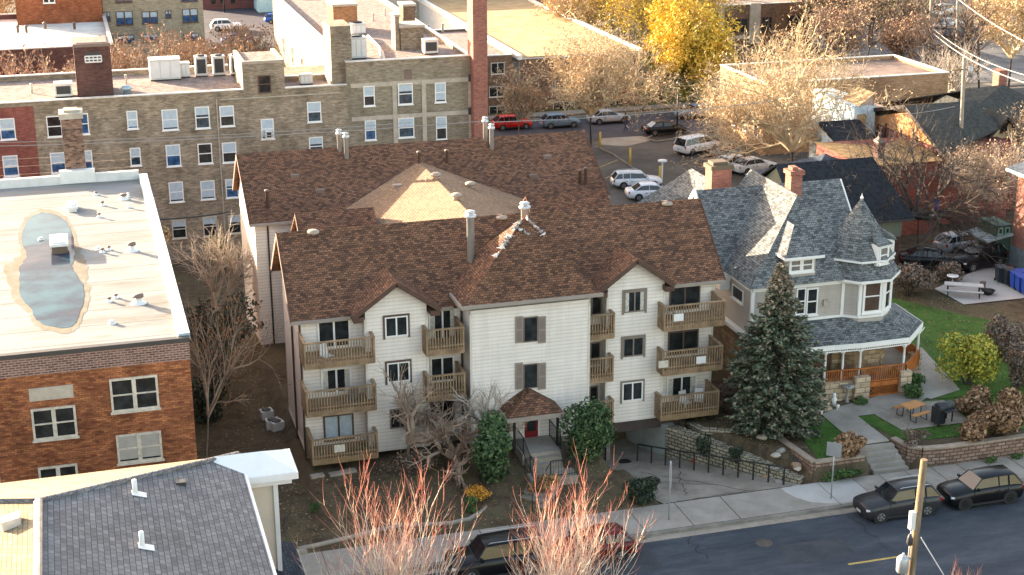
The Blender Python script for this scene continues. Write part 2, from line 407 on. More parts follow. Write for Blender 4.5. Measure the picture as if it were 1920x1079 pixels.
# the near street
struct('street', MB().box(-300, 400, 48, 62.25, -0.12, 0.0), ASPH)
st = MB()
for (u0, v0, u1, v1) in ((1590, 1058, 1691, 1044),):
    a, b = gz(u0, v0, 0), gz(u1, v1, 0); ym = (a.y+b.y)/2; st.box(a.x, b.x, ym-.07, ym+.07, 0.001, 0.005)
for x in (a.x-12.4, a.x+12.4, a.x+24.8): st.box(x, x+3.1, ym-.07, ym+.07, 0.001, 0.005)
struct('road_marking', st, YELL)
# patched asphalt and cracks in the street
cr = MB(); random.seed(5)
def crack(mb, p, q, z, w=0.035, wob=0.25, n=9):
    p, q = Vector(p), Vector(q); d = (q-p); nrm = Vector((-d.y, d.x)).normalized(); pts = []
    for i in range(n+1): pts.append(p+d*i/n + nrm*random.uniform(-wob, wob)*(0 < i < n))
    for a, b in zip(pts, pts[1:]):
        e = (b-a); m_ = Vector((-e.y, e.x)).normalized()*w*random.uniform(.5, 1)
        mb.poly([(a.x-m_.x, a.y-m_.y, z), (b.x-m_.x, b.y-m_.y, z), (b.x+m_.x, b.y+m_.y, z), (a.x+m_.x, a.y+m_.y, z)])
for x in (22.5, 26.9, 35.5, 44, 50): crack(cr, (x, 62.0), (x+random.uniform(-.4, .6), 58+random.uniform(-2, 2)), 0.004)
crack(cr, (20, 60.2), (52, 60.5), 0.004, 0.02, 0.1, 30)
for (x0_, x1_, y0_, y1_) in ((19, 24.5, 59.2, 61.7), (30.5, 33.8, 57.8, 59.6), (41, 43.5, 60.4, 61.7)): cr2 = globals().setdefault('cr2', MB()); cr2.box(x0_, x1_, y0_, y1_, 0.0005, 0.0035)
struct('asphalt_patch', cr2, mottled('patched_asphalt', [(0.3, (0.04, 0.044, 0.05)), (0.7, (0.07, 0.074, 0.08))], .8, detail=9))
struct('road_crack', cr, plain('crack_tar', (0.012, 0.012, 0.013), 0.6))
mh = MB(); c_ = gz(1432, 1018, 0); mh.lathe((c_.x, c_.y, -0.05), [(0.42, 0), (0.42, 0.052), (0.36, 0.054), (0.34, 0.053), (0.001, 0.053)], 20)
tag(mh.build('manhole_cover', plain('iron_cover', (0.1, 0.085, 0.075), 0.6, 0.4)), 'round iron manhole cover in the asphalt street', 'manhole cover')
mh = MB(); c_ = gz(1172, 860, -0.6); z_ = drive_z(c_.y); mh.lathe((c_.x, c_.y, z_-.05), [(0.36, 0), (0.36, 0.075), (0.3, 0.08), (0.001, 0.078)], 18)
tag(mh.build('manhole_cover', plain('rusty_iron', (0.025, 0.014, 0.01), 0.8, 0.2)), 'dark rusty drain cover in the concrete driveway', 'manhole cover')
# kerb and pavement on the house side
struct('kerb', MB().box(-300, 400, 62.25, 62.45, -0.1, 0.15), KERB)
struct('gutter', MB().box(-300, 400, 61.75, 62.25, -0.1, 0.012), CONCD)
sw = MB(); sw.box(-300, 27.4, 62.45, 65.1, -0.1, 0.14).box(36.2, 400, 62.45, 65.1, -0.1, 0.14); struct('pavement', sw, CONC)
sw = MB(); sw.box(27.4, 33.3, 62.45, 65.1, -0.1, 0.141); struct('driveway_apron', sw, CONC)
fr = [(33.3, 65.1), (33.35, 64.5), (33.6, 63.8), (34.1, 63.1), (34.9, 62.7), (36.2, 62.62), (36.2, 62.45), (33.3, 62.45)]
sw = MB().prism([(33.3, 62.45), (36.2, 62.45), (36.2, 65.1), (33.3, 65.1)], -0.1, 0.139); struct('pavement', sw, CONC)
sw = MB().prism([(33.3, 65.1), (33.35, 64.5), (33.6, 63.8), (34.1, 63.15), (34.9, 62.75), (35.6, 62.65), (37.4, 62.65), (37.4, 65.1)], 0.13, 0.146); struct('pavement_slab', sw, CONCN)
sm = MB()
for x in [3.2+1.55*i for i in range(15)] + [37.4+1.55*i for i in range(20)] + [35.4]: sm.box(x, x+0.03, 62.46, 65.08, 0.12, 0.147)
sm.box(27.4, 27.43, 62.5, 65.1, 0.12, 0.148).box(29.9, 29.94, 62.5, 65.1, 0.12, 0.148).box(-20, 60, 62.44, 62.47, 0.1, 0.152).box(27, 34, 65.08, 65.14, 0.1, 0.15)
struct('pavement_joint', sm, SEAM)
# the drive that drops to the garage
dv = [(26.9, 65.1), (34.0, 65.1), (28.1, 72.5), (28.1, 79), (25.2, 79), (25.2, 71.5)]
mb = MB(); zf = lambda x, y: drive_z(min(y, 74.5))
patch('d', [(26.9, 65.1), (34.6, 65.1), (30.0, 72.4), (25.3, 71.5)], None, 0.0, 0.5, zf=zf, mb=mb)
patch('d', [(25.3, 71.5), (30.0, 72.4), (28.6, 79), (25.3, 79)], None, 0.0, 0.5, zf=zf, mb=mb)
struct('driveway', mb, CONCD)
cr = MB()
def crackz(p, q, zf, n=14, w=.03, wob=.15):
    p, q = Vector(p), Vector(q); d = q-p; nr = Vector((-d.y, d.x)).normalized(); pts = [p+d*i/n+nr*random.uniform(-wob, wob)*(0<i<n) for i in range(n+1)]
    for a, b in zip(pts, pts[1:]):
        e = (b-a); m_ = Vector((-e.y, e.x)).normalized()*w*random.uniform(.4, 1)
        cr.poly([(a.x-m_.x, a.y-m_.y, zf(a.x, a.y)+.006), (b.x-m_.x, b.y-m_.y, zf(b.x, b.y)+.006), (b.x+m_.x, b.y+m_.y, zf(b.x, b.y)+.006), (a.x+m_.x, a.y+m_.y, zf(a.x, a.y)+.006)])
crackz((27.6, 70.2), (31.6, 65.3), zf); crackz((26.4, 69.2), (30.4, 67.0), zf); crackz((28.4, 66.0), (29.6, 69.8), zf); crackz((27.6, 65.2), (32, 65.3), zf, 10, .04, .06)
struct('driveway_crack', cr, SEAM)
# near side of the street
struct('near_pavement', MB().box(-300, 400, 44.5, 46.6, -0.1, 0.14).box(-300, 400, 47.8, 48.0, -0.1, 0.15), CONC)
# lawn, paths, patio
LZ = lambda x, y: ground_z(x, y)
lawn = MB()
for poly in ([P2(1595, 780, 1.1), P2(1700, 826, 1.1), (52, 66.1), (56, 70), (44, 71.5)], [(45, 71.5), (56, 70), (64, 76), (56, 84), (50, 84), (46, 76)], [(46, 78), (56, 84), (52, 91), (47, 91)]):
    _l = globals().get('_l', 0)+1; patch('lawn', poly, None, 0.026+.004*_l, 0.4, mb=lawn)
patch('lawn', [P2(1500, 812, 1.1), P2(1540, 870, 1.0), P2(1618, 846, 1.0), P2(1548, 782, 1.1)], None, 0.03, 0.4, mb=lawn)
o = lawn.build('lawn', GRASSM); o['kind'] = 'stuff'; o['label'] = 'short green lawn around the grey house'
pth = MB()
for poly in ([P2(1540, 778, 1.1), P2(1628, 850, 1.05), P2(1684, 838, 1.05), P2(1597, 772, 1.1), P2(1580, 762, 1.1)], [P2(1575, 764, 1.1), P2(1597, 782, 1.1), P2(1650, 776, 1.1), P2(1705, 770, 1.1), P2(1745, 742, 1.1), P2(1700, 730, 1.1)],
             [P2(1712, 655, 1.1), P2(1700, 735, 1.1), P2(1745, 750, 1.1), P2(1800, 733, 1.1), P2(1728, 655, 1.1)]):
    _k = globals().get('_k', 0)+1; patch('path', poly, None, 0.046+.005*_k, 0.4, mb=pth)
struct('garden_path', pth, CONC)
patch('patio', [P2(1640, 778, 1.1), P2(1692, 806, 1.1), P2(1822, 790, 1.1), P2(1770, 752, 1.1), P2(1700, 756, 1.1)], CONCD, 0.065, 0.5)
patch('patio', [P2(1752, 543, .8), P2(1807, 573, .8), P2(1930, 560, .8), P2(1990, 520, .8), P2(1850, 495, .8)], CONCN, 0.07, 1.0)
patch('brick_terrace', [P2(1840, 500, .8), P2(1905, 500, .8), P2(1910, 440, .8), P2(1850, 440, .8)], plain('red_pavers', (0.2, 0.08, 0.05), 0.9, var=.4, scale=3), 0.1, 1.0)
# far levels: the car park, its kerbs, the cross street
FZ = -1.0
struct('car_park', MB().prism([(40, 118), (34, 124), (34, 147.6), (75, 147.6), (85, 118)], -1.2, FZ+0.02), ASPH2)
struct('far_street', MB().box(-60, 200, 148.2, 159.5, -1.2, FZ+0.012), mottled('far_asphalt', [(0.3, (0.05, 0.047, 0.055)), (0.7, (0.09, 0.083, 0.09))], 0.3, detail=8))
sw = MB().box(-60, 200, 159.5, 159.8, -1.2, FZ+0.15).box(-60, 200, 161.3, 163.0, -1.2, FZ+0.13)
struct('far_pavement', sw, CONC)
sw = MB(); a = [P2(1122, 272, FZ), P2(1175, 275, FZ), P2(1230, 262, FZ), P2(1200, 256, FZ), P2(1130, 260, FZ)]
struct('far_driveway', MB().prism(a, -1.2, FZ+0.03), CONC)
patch('verge', [(44, 163), (90, 163), (90, 176), (60, 176)], mottled('autumn_verge', [(0.3, (0.05, 0.055, 0.015)), (0.6, (0.12, 0.11, 0.03)), (0.75, (0.22, 0.15, 0.06))], 0.8, detail=8), 0.03, 4)
k = MB()
k.tube([gz(u, v, FZ)+Vector((0, 0, .08)) for u, v in ((1118, 277), (1150, 292), (1180, 312), (1205, 330))], 0.13, 5)
k.tube([gz(u, v, FZ)+Vector((0, 0, .08)) for u, v in ((1212, 262), (1230, 268), (1262, 263), (1278, 255), (1255, 252), (1225, 255), (1212, 262))], 0.13, 5)
struct('car_park_kerb', k, KERB)
patch('planting_bed', [P2(1212, 262, FZ), P2(1230, 268, FZ), P2(1262, 263, FZ), P2(1278, 255, FZ), P2(1255, 252, FZ)], plain('mulch', (0.035, 0.025, 0.018), 1), 0.08, 2)
st = MB()
for (u0, v0, u1, v1) in ((1262, 286, 1300, 292), (1135, 335, 1180, 318), (1120, 316, 1160, 300), (1310, 262, 1350, 276)):
    a, b = gz(u0, v0, FZ), gz(u1, v1, FZ); d = (b-a); nn = Vector((-d.y, d.x, 0)).normalized()*.06; z_ = Vector((0, 0, .026))
    st.poly([a-nn+z_, b-nn+z_, b+nn+z_, a+nn+z_])
struct('parking_marking', st, YELL)
struct('back_lot', MB().prism([(95, 165), (190, 160), (260, 300), (150, 330), (110, 230)], -1.2, FZ+.014), mottled('pale_lot', [(.3, (.11, .11, .12)), (.7, (.2, .2, .21))], .15, detail=7))
# street beyond the left-hand blocks
struct('back_street', MB().box(8, 60, 205, 270, -1.2, FZ+0.015), mottled('back_asphalt', [(0.3, (0.04, 0.04, 0.055)), (0.7, (0.075, 0.07, 0.085))], 0.25, detail=8))
# ---------------------------------------------------------------- the white apartment building
SHB = shingle('brown_shingle', (0.085, 0.05, 0.036), (0.27, 0.135, 0.08), (0.06, 0.038, 0.03), 0.24, 0.13, 0.2)
SHP = shingle('lit_brown_shingle', (0.23, 0.155, 0.105), (0.34, 0.225, 0.14), (0.16, 0.105, 0.08), 0.3, 0.15, 0.4)  # brown shingle with sun and sky glow put into a lighter, warmer colour
SID = siding('white_siding', (0.86, 0.8, 0.73), 0.2)
FASC = plain('brown_fascia', (0.085, 0.045, 0.03), 0.7, var=.25, scale=3)
GUT = plain('gutter_paint', (0.3, 0.26, 0.22), 0.5)
WOODB = mottled('weathered_balcony_wood', [(0.3, (0.17, 0.115, 0.07)), (0.55, (0.31, 0.215, 0.13)), (0.75, (0.44, 0.325, 0.21))], 1.6, detail=7, uvs=(1, 1, 1))
WOODR = mottled('fresh_balcony_wood', [(0.3, (0.18, 0.12, 0.06)), (0.7, (0.34, 0.24, 0.13))], 2.0, detail=6)
STEELW = plain('galvanised_flue', (0.52, 0.54, 0.55), 0.45, 0.35)
YF, YG, YC = 73.75, 72.85, 72.0
XL, XR = 10.13, 33.0
apt = thing('apartment_building', 'three storey white siding apartment building with brown shingle roofs, gables and timber balconies', 'apartment building', (21.5, YF, 0.0))
EZ, EY = 8.9, 73.35; RY, RZ = 77.23, 12.5; SL = (RZ-EZ)/(RY-EY); BY = 80.4
def roof_z(y): return EZ + (y-EY)*SL
# walls: one continuous plan outline, extruded, plus gable walls
def X(u, v, y): return gy(u, v, y).x
gLa, gLb = X(686, 640, YG), X(801, 640, YG)
gRa, gRb = X(1138, 640, YG), X(1243, 640, YG)
cA, cB = X(883, 640, YC), X(1104, 640, YC)
wl = MB()
wl.prism([(XL, YF), (gLa, YF), (gLa, YG), (gLb, YG), (gLb, YF), (cA, YF), (cA, YC), (cB, YC), (cB, YF), (gRa, YF), (gRa, YG), (gRb, YG), (gRb, YF), (XR, YF), (XR, 80.0), (XL, 80.0)], 1.35, 9.0)
wl.poly([(XL, YF, 9.0), (XL, 80.0, 9.0), (XL, RY, RZ-0.25)]); wl.poly([(XR, YF, 9.0), (XR, RY, RZ-0.25), (XR, 80.0, 9.0)])
wall = wl.build('wall', SID, apt, world=True)
# ground-floor base: footing on the left, centre to the ground, garage mouth on the right
bs = MB()
bs.box(XL+0.05, gLb, YF+0.08, 79.9, -1.5, 1.35).box(gLb, cA, YF+0.08, 79.9, -1.5, 1.35).box(cA+.04, cB-.04, YC+0.05, 79.9, -1.5, 1.35)
bs.build('foundation', CONCD, apt, world=True)
bs = MB().prism([(30.2, 74.4), (XR-.05, 74.4), (XR-.05, 79.9), (28.6, 79.9), (28.6, 77.2)], -2.5, 1.35); bs.build('foundation', mottled('pale_block_wall', [(0.3, (0.3, 0.31, 0.28)), (0.7, (0.48, 0.5, 0.46))], 0.8, detail=8), apt, world=True)
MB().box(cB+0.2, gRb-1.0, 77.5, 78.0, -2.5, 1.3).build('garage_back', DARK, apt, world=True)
MB().box(gRa+.02, gRb+1.4, YG-0.03, YG+0.25, 0.78, 1.36).build('garage_beam', plain('dark_timber', (0.05, 0.035, 0.03), 0.8, var=.3), apt, world=True)
MB().box(gRa+.1, gRa+0.32, YG+0.05, YG+0.3, -1.3, 0.78).build('garage_post', TAUPE, apt, world=True)
MB().box(gRa+.32, gRa+3.3, 76.4, 76.5, -1.4, 0.95).build('garage_door', plain('garage_brown', (0.06, 0.025, 0.018), 0.6), apt, world=True)
# main roof, two slopes
rf = MB(); x0, x1 = 9.6, 33.5
rf.slab([(x0, EY, EZ), (x1, EY, EZ), (x1, RY, RZ), (x0, RY, RZ)], 0.16)
rf.slab([(x0, RY, RZ), (x1, RY, RZ), (x1, BY, roof_z(2*RY-BY)), (x0, BY, roof_z(2*RY-BY))], 0.16)
# cross gables over the two projecting bays
def cross_gable(mb, xa, xb, yfront, ze, zr, ridge_y, oh=0.35):
    xm = (xa+xb)/2; s_ = (zr-ze)/((xb-xa)/2)
    yb = EY + (zr-EZ)/SL + 0.3; ye = EY+(ze-EZ)/SL+0.3
    mb.slab([(xa, yfront, ze), (xm, yfront, zr), (xm, yb, zr), (xa, ye, ze)][::-1], 0.14)
    mb.slab([(xm, yfront, zr), (xb, yfront, ze), (xb, ye, ze), (xm, yb, zr)][::-1], 0.14)
def g_at(u, v): return gy(u, v, 72.35)
gl_ = (g_at(663, 595), g_at(743, 530), g_at(826, 576)); gr_ = (g_at(1123, 543), g_at(1195, 487), g_at(1265, 536))
gabs = []
for (a, pk, b) in (gl_, gr_):
    ze = (a.z+b.z)/2; xm = (a.x+b.x)/2; hw = (b.x-a.x)/2; zr = pk.z; gabs.append((xm, hw, ze, zr))
    cross_gable(rf, xm-hw, xm+hw, 72.35, ze, zr, 0)
# centre hip over the stair tower
pa = Vector((22.35, 74.6, 13.0)); pcs = [Vector((18.13, 71.6, 9.42)), Vector((25.7, 71.6, 9.42)), Vector((25.7, 76.6, 9.42)), Vector((18.13, 76.6, 9.42))]
for i in range(3):
    rf.poly([pcs[i], pcs[(i+1) % 4], pa]); 
rf.poly([pcs[3], pcs[0], pa]); rf.poly([pcs[3]+Vector((0,0,-.02)), pcs[2]+Vector((0,0,-.02)), pcs[1]+Vector((0,0,-.02)), pcs[0]+Vector((0,0,-.02))])
rf.build('roof', SHB, apt, world=True)
# gable siding, soffit, fascias and gutters
gs = MB()
for (xm, hw, ze, zr), (xa, xb) in zip(gabs, ((gLa, gLb), (gRa, gRb))):
    s_ = (zr-ze)/hw
    gs.poly([(xa, YG, 9.0), (xb, YG, 9.0), (xb, YG, max(9.01, zr-(xb-xm)*s_-.12)), (xm, YG, zr-.12), (xa, YG, max(9.01, zr-(xm-xa)*s_-.12))])
gs.split('gable_wall', SID, wall, world=True)
fa = MB()
for (xm, hw, ze, zr) in gabs:
    for sg in (-1, 1):
        a = Vector((xm, 72.33, zr-.1)); b = Vector((xm+sg*hw, 72.33, ze-.1)); fa.beam(a, b, 0.05, 0.24)
        fa.box(*sorted((xm+sg*hw, xm+sg*(hw-.5))), 72.36, YG+.8, ze-.42, ze-.13)
fa.beam((x0+.02, EY, EZ-.1), (x0+.02, RY, RZ-.1), 0.06, 0.26).beam((x0+.02, RY, RZ-.1), (x0+.02, BY, roof_z(2*RY-BY)-.1), 0.06, 0.26)
fa.beam((x1-.02, EY, EZ-.1), (x1-.02, RY, RZ-.1), 0.06, 0.26)
fa.split('fascia', FASC, apt, world=True)
gt = MB()
for a, b in ((x0, gabs[0][0]-gabs[0][1]), (gabs[0][0]+gabs[0][1], 18.1), (gabs[1][0]+gabs[1][1], x1)): gt.box(a, b, EY-.12, EY+.02, EZ-.2, EZ-.03)
gt.box(18.05, 25.75, 71.48, 71.62, 9.26, 9.43).box(18.03, 18.15, 71.6, 75.4, 9.26, 9.43)
gt.split('gutter', GUT, apt, world=True)
dp = MB()
for xx, yy, z0 in ((XL-.04, YF-.05, .6), (cA-.06, YF-.06, .8), (XL-.05, 76.6, 1.0)): dp.box(xx-.05, xx+.05, yy-.05, yy+.05, z0, 8.8)
dp.beam((cA-.1, YF-.1, 8.7), (18.3, 71.8, 9.3), .09)
dp.split('downpipe', plain('brown_pipe', (0.06, 0.04, 0.03), 0.5), apt, world=True)
tr = MB()
for xx, yy in ((XL, YF), (gLa, YG), (gLb, YG), (cA, YC), (cB, YC), (gRa, YG), (gRb, YG), (XR, YF)): tr.box(xx-.06, xx+.06, yy-.025, yy+.07, 1.35, 8.8)
tr.box(XL-.02, XL+.02, YF, 79.9, 8.55, 8.8).box(XL-0.03, XL+.02, YF+.1, 79.9, 1.3, 1.5)
tr.split('corner_trim', plain('cream_trim', (0.62, 0.57, 0.5), .6), apt, world=True)
# windows
TP = dict(frame=WHITE, outer=TAUPE, gl=GL, sillw=False)
def bay_windows(): 
    for box, out in (((721, 592, 765, 631), 1), ((726, 680, 768, 716), 1), ((730, 766, 770, 802), 0)):
        win_px(apt, YG, box, style='slider', frame=WHITE if out else TAUPE, outer=BROWNT if out else None, sillw=False, fw=.07)
    for i, box in enumerate(((1170, 547, 1209, 585), (1167, 631, 1207, 668), (1166, 715, 1205, 751))):
        win_px(apt, YG, box, style='slider', frame=WHITE if i == 2 else TAUPE, outer=TAUPE, sillw=False, curtain=(i == 0), fw=.07)
bay_windows()
for box in ((981, 594, 1008, 641), (981, 681, 1008, 728)):
    wn = win_px(apt, YC, box, style='single', frame=TAUPE, sillw=False, fw=.05)
    for xa, xb in ((966, 980), (1009, 1023)):
        a = gy(xa, box[1], YC); b = gy(xb, box[3]+1, YC); sh = MB(); sh.box(a.x, b.x, YC-.07, YC-.002, b.z, a.z)
        sh.mat(1).box(a.x+.06, b.x-.06, YC-.078, YC-.071, (a.z+b.z)/2+.05, a.z-.08).box(a.x+.06, b.x-.06, YC-.078, YC-.071, b.z+.08, (a.z+b.z)/2-.05)
        sh.build('shutter', [plain('shutter_taupe', (0.26, 0.215, 0.18), .6), plain('shutter_louvre', (0.19, 0.155, 0.13), .7)], apt, world=True)
# sliding doors behind the balconies
for i, box in enumerate(((596, 597, 656, 652), (601, 690, 660, 737), (606, 778, 664, 826))):
    o = win_px(apt, YF, box, style='patio', frame=WHITE if i < 2 else BROWNT, gl=GL, curtain=(i == 1), blind=(.9 if i == 2 else 0), fw=.09)
for i, box in enumerate(((803, 580, 856, 640), (806, 668, 852, 715), (808, 753, 852, 795))):
    win_px(apt, YF, box, style='patio', frame=WHITE if i < 2 else BROWNT, fw=.08, curtain=(i == 0))
for i, box in enumerate(((1108, 545, 1128, 590), (1106, 640, 1125, 680), (1104, 722, 1121, 755))):
    win_px(apt, YF, box, style='single', frame=TAUPE, fw=.07)
for i, box in enumerate(((1255, 535, 1312, 580), (1252, 620, 1309, 664), (1250, 704, 1305, 742))):
    win_px(apt, YF, box, style='patio', frame=BROWNT if i < 2 else WHITE, fw=.08, curtain=(i == 2))
# balconies: deck, rim, rails, balusters
def balcony(xa, xb, yb, zf, depth, bottom=WOODB, label=None, rail_l=True, rail_r=True):
    root = bpy.data.objects.new('balcony', None); C.objects.link(root); root.parent = apt; root.location = Vector(((xa+xb)/2, yb, zf)) - Vector(apt.location); WP[root.name] = Vector(((xa+xb)/2, yb, zf))
    ya = yb-depth; d = MB(); d.box(xa, xb, ya, yb-.01, zf-.06, zf)
    d.build('deck', WOODB, root, world=True)
    r = MB(); r.box(xa-.02, xb+.02, ya-.05, ya-.002, zf-.3, zf+.02).box(xa-.05, xa-.002, ya, yb-.02, zf-.3, zf+.02).box(xb+.002, xb+.05, ya, yb-.02, zf-.3, zf+.02)
    r.build('rim_board', bottom, root, world=True)
    h = 1.08; rr = MB()
    rr.box(xa-.06, xb+.06, ya-.1, ya+.06, zf+h, zf+h+.05)
    rr.box(xa-.03, xb+.03, ya-.04, ya-.0, zf+.14, zf+.22)
    for xx in (xa, xb):
        rr.box(xx-.08, xx+.08, ya+.06, yb-.02, zf+h, zf+h+.05); rr.box(xx-.05, xx+.05, ya-.06, ya+.04, zf-.25, zf+h)
        rr.box(xx-.03, xx+.03, ya, yb-.02, zf+.14, zf+.22); rr.box(xx-.04, xx+.04, yb-.1, yb-.02, zf, zf+h)
    rr.build('handrail', WOODB, root, world=True)
    bl = MB(); n = max(3, int((xb-xa)/0.145))
    for i in range(1, n):
        x = xa+(xb-xa)*i/n; bl.box(x-.025, x+.025, ya-.085, ya-.045, zf-.22, zf+h)
    n = max(2, int(depth/0.15))
    for xx in (xa-.07, xb+.03):
        for i in range(1, n):
            y = ya+depth*i/n; bl.box(xx, xx+.04, y-.025, y+.025, zf-.22, zf+h)
    bl.build('balusters', WOODB, root, world=True)
    return root
BD = 1.75
def bal_from_px(uL, uR, vbot, bottom=WOODB, depth=BD, yb=YF):
    a = gy(uL, vbot[0], yb-depth); b = gy(uR, vbot[1], yb-depth); return balcony(a.x, b.x, yb, (a.z+b.z)/2+.3, depth, bottom)
bal_from_px(573, 702, (693, 682)); bal_from_px(577, 705, (783, 770)); bal_from_px(588, 708, (872, 860), WOODR)
bal_from_px(801, 869, (669, 661)); bal_from_px(803, 871, (755, 745))
bal_from_px(1105, 1150, (640, 634), WOODB, 1.55, YF+.0); bal_from_px(1105, 1148, (720, 715), WOODB, 1.55); bal_from_px(1105, 1148, (801, 796), WOODR, 1.55)
bal_from_px(1245, 1357, (622, 610)); bal_from_px(1243, 1352, (706, 693)); bal_from_px(1239, 1345, (789, 778), WOODR)
# entrance canopy
cy0 = 70.3; cm = MB()
a = gy(951, 787, cy0); b = gy(1058, 776, cy0); pk = gy(994, 733, 71.4)
cA_ = Vector((a.x, cy0, a.z)); cB_ = Vector((b.x, cy0, a.z)); zz = a.z
cm.poly([cA_, cB_, pk]); cm.poly([(a.x, YC, zz), cA_, pk, (pk.x, YC, pk.z)]); cm.poly([cB_, (b.x, YC, zz), (pk.x, YC, pk.z), pk])
cm.poly([(a.x, YC, zz-.01), (b.x, YC, zz-.01), (b.x, cy0, zz-.01), (a.x, cy0, zz-.01)])
pch = bpy.data.objects.new('porch', None); C.objects.link(pch); pch.parent = apt; WP[pch.name] = Vector((pk.x, YC, 1.6)); pch.location = WP[pch.name]-Vector(apt.location)
cm.build('canopy_roof', SHB, pch, world=True)
t_ = MB(); t_.box(a.x-.03, b.x+.03, cy0-.07, cy0-.002, zz-.2, zz+.02).box(a.x-.03, a.x+.03, cy0, YC-.01, zz-.2, zz+.01).box(b.x-.03, b.x+.03, cy0, YC-.01, zz-.2, zz+.01)
t_.build('canopy_fascia', GUT, pch, world=True)
IRON = plain('black_iron', (0.012, 0.012, 0.012), 0.5, var=0)
SZ = 1.55; xs0, xs1 = X(975, 860, 70.4), X(1045, 860, 70.4)
for xx in (a.x+.45, b.x-.3): MB().box(xx-.06, xx+.06, cy0+.15, cy0+.27, SZ if xx < 21 else .8, zz-.2).build('post', IRON, pch, world=True)
RED = plain('red_door_paint', (0.20, 0.008, 0.01), 0.4, var=.2)
da, db = X(983, 800, YC), X(1008, 800, YC)
dm = MB().box(da, db, YC-.08, YC-.003, SZ, SZ+2.15); dr = dm.build('entrance_door', RED, pch, world=True)
MB().box(da+.14, db-.14, YC-.095, YC-.081, SZ+.35, SZ+1.95).build('pane', GL, dr, world=True)
tm = MB().box(da-.1, da-.002, YC-.05, YC-.003, SZ, SZ+2.25).box(db+.002, db+.1, YC-.05, YC-.003, SZ, SZ+2.25); tm.build('door_frame', WHITE, pch, world=True)
# landing, then the steps that turn down to the pavement
lg = MB().box(xs0, xs1+.1, 69.9, YC-.06, .3, SZ); lg.build('landing', CONC, pch, world=True)
stp = MB(); nS = 3
for i in range(nS): stp.box(xs0+.1, xs1-.1, 69.9-.34*(i+1), 69.9-.34*i, .2, SZ-.19*(i+1))
sx, sy, sz = xs0+.2, 68.85, SZ-.19*nS
stp.box(xs0-.1, xs1+.3, 67.9, 68.88, .1, sz-.02)
stp.build('steps', CONCD, pch, world=True)
s2 = MB()
for i in range(5):
    d = Vector((-.62, -.78, 0)); c0 = Vector((xs0+.4, 67.75, 0))+d*.42*i
    s2.obox((c0.x, c0.y, (sz-.18*(i+1))/2), Vector((.78, -.62, 0))*.75, d*.24, (0, 0, max(.1, (sz-.18*(i+1))/2)))
s2.build('garden_steps', CONCD, pch, world=True)
rl = MB()
def rail(mb, pts, h=.95, sp=.14, r=.02, bal=True):
    for p, q in zip(pts, pts[1:]):
        p, q = Vector(p), Vector(q); L = (q-p).length; mb.beam(p+Vector((0,0,h)), q+Vector((0,0,h)), r*2)
        if bal: mb.beam(p+Vector((0,0,.12)), q+Vector((0,0,.12)), r*1.3)
        n = max(1, int(L/sp)) if bal else 1
        for i in range(n+1):
            c_ = p+(q-p)*i/n; w_ = r*.9 if 0 < i < n else r*1.8
            mb.beam(c_+Vector((0,0,-.05)), c_+Vector((0,0,h)), w_)
rail(rl, [(xs0+.05, YC-.2, SZ), (xs0+.05, 69.95, SZ), (xs0+.1, 68.9, sz), (xs0+.1, 68.0, sz)])
rail(rl, [(xs1-.0, YC-.2, SZ), (xs1-.0, 69.95, SZ), (xs1-.1, 68.9, sz)])
rail(rl, [(xs1+.3, 68.0, sz-.02), (xs0+.9, 67.95, sz-.02)])
rail(rl, [(xs0+.9, 67.9, sz-.02), (xs0-.7, 65.9, .25)], bal=False)
rl.build('railing', IRON, pch, world=True)
# ---- rear block and the link between them
yb0, yb1, rb, zb, zbr = 91.7, 100.7, 97.0, 9.0, 12.2
xbL, xbR = 9.8, 33.35
w2 = MB(); w2.prism([(xbL+.35, yb0+.4), (xbR-.35, yb0+.4), (xbR-.35, yb1-.4), (xbL+.35, yb1-.4)], -1.3, 9.1)
w2.poly([(xbL+.35, yb0+.4, 9.1), (xbL+.35, yb1-.4, 9.1), (xbL+.35, rb, zbr-.3)]); w2.poly([(xbR-.35, yb0+.4, 9.1), (xbR-.35, rb, zbr-.3), (xbR-.35, yb1-.4, 9.1)])
w2.prism([(13.0, 80.0), (30.5, 80.0), (30.5, 92.2), (13.0, 92.2)], -1.2, 8.85)
w2.split('rear_wall', SID, apt, world=True)
pL = gx(785, 280, 21.3); pF = gx(913, 404, 21.3); zc = (pL.z+pF.z)/2
r2 = MB(); r3 = MB()
r2.slab([(xbL, yb0, zb), (xbR, yb0, zb), (xbR, rb, zbr), (xbL, rb, zbr)], .16)
r2.slab([(xbL, rb, zbr), (xbR, rb, zbr), (xbR, yb1, zb), (xbL, yb1, zb)], .16)
zc = 11.25; xm = 21.4; el = 7.9; hw = 9.6
r3.slab([(xm-hw, 79.0, el), (xm, 77.5, zc), (xm, 96.8, zc), (xm-hw, 92.5, el)][::-1], .14)
r3.slab([(xm, 77.5, zc), (xm+hw, 79.0, el), (xm+hw, 92.5, el), (xm, 96.8, zc)][::-1], .14)
def minor(uL, vL, uR, vR, y, sgn):
    a_ = gy(uL, vL, y); b_ = gy(uR, vR, y); z_ = (a_.z+b_.z)/2; xa_, xb_ = (a_.x, b_.x)
    r2.slab([(xa_, y-2.6, z_-1.9), (xb_, y-2.6, z_-1.9), (xb_, y, z_), (xa_, y, z_)], .14)
    r2.slab([(xa_, y, z_), (xb_, y, z_), (xb_, y+2.6, z_-1.9), (xa_, y+2.6, z_-1.9)], .14)
    return xa_, xb_, z_
m1 = minor(553, 401, 700, 388, 87.5, -1); m2 = minor(985, 369, 1136, 355, 87.5, 1)
r2.build('rear_roof', SHB, apt, world=True); r3.build('link_roof', SHP, apt, world=True)
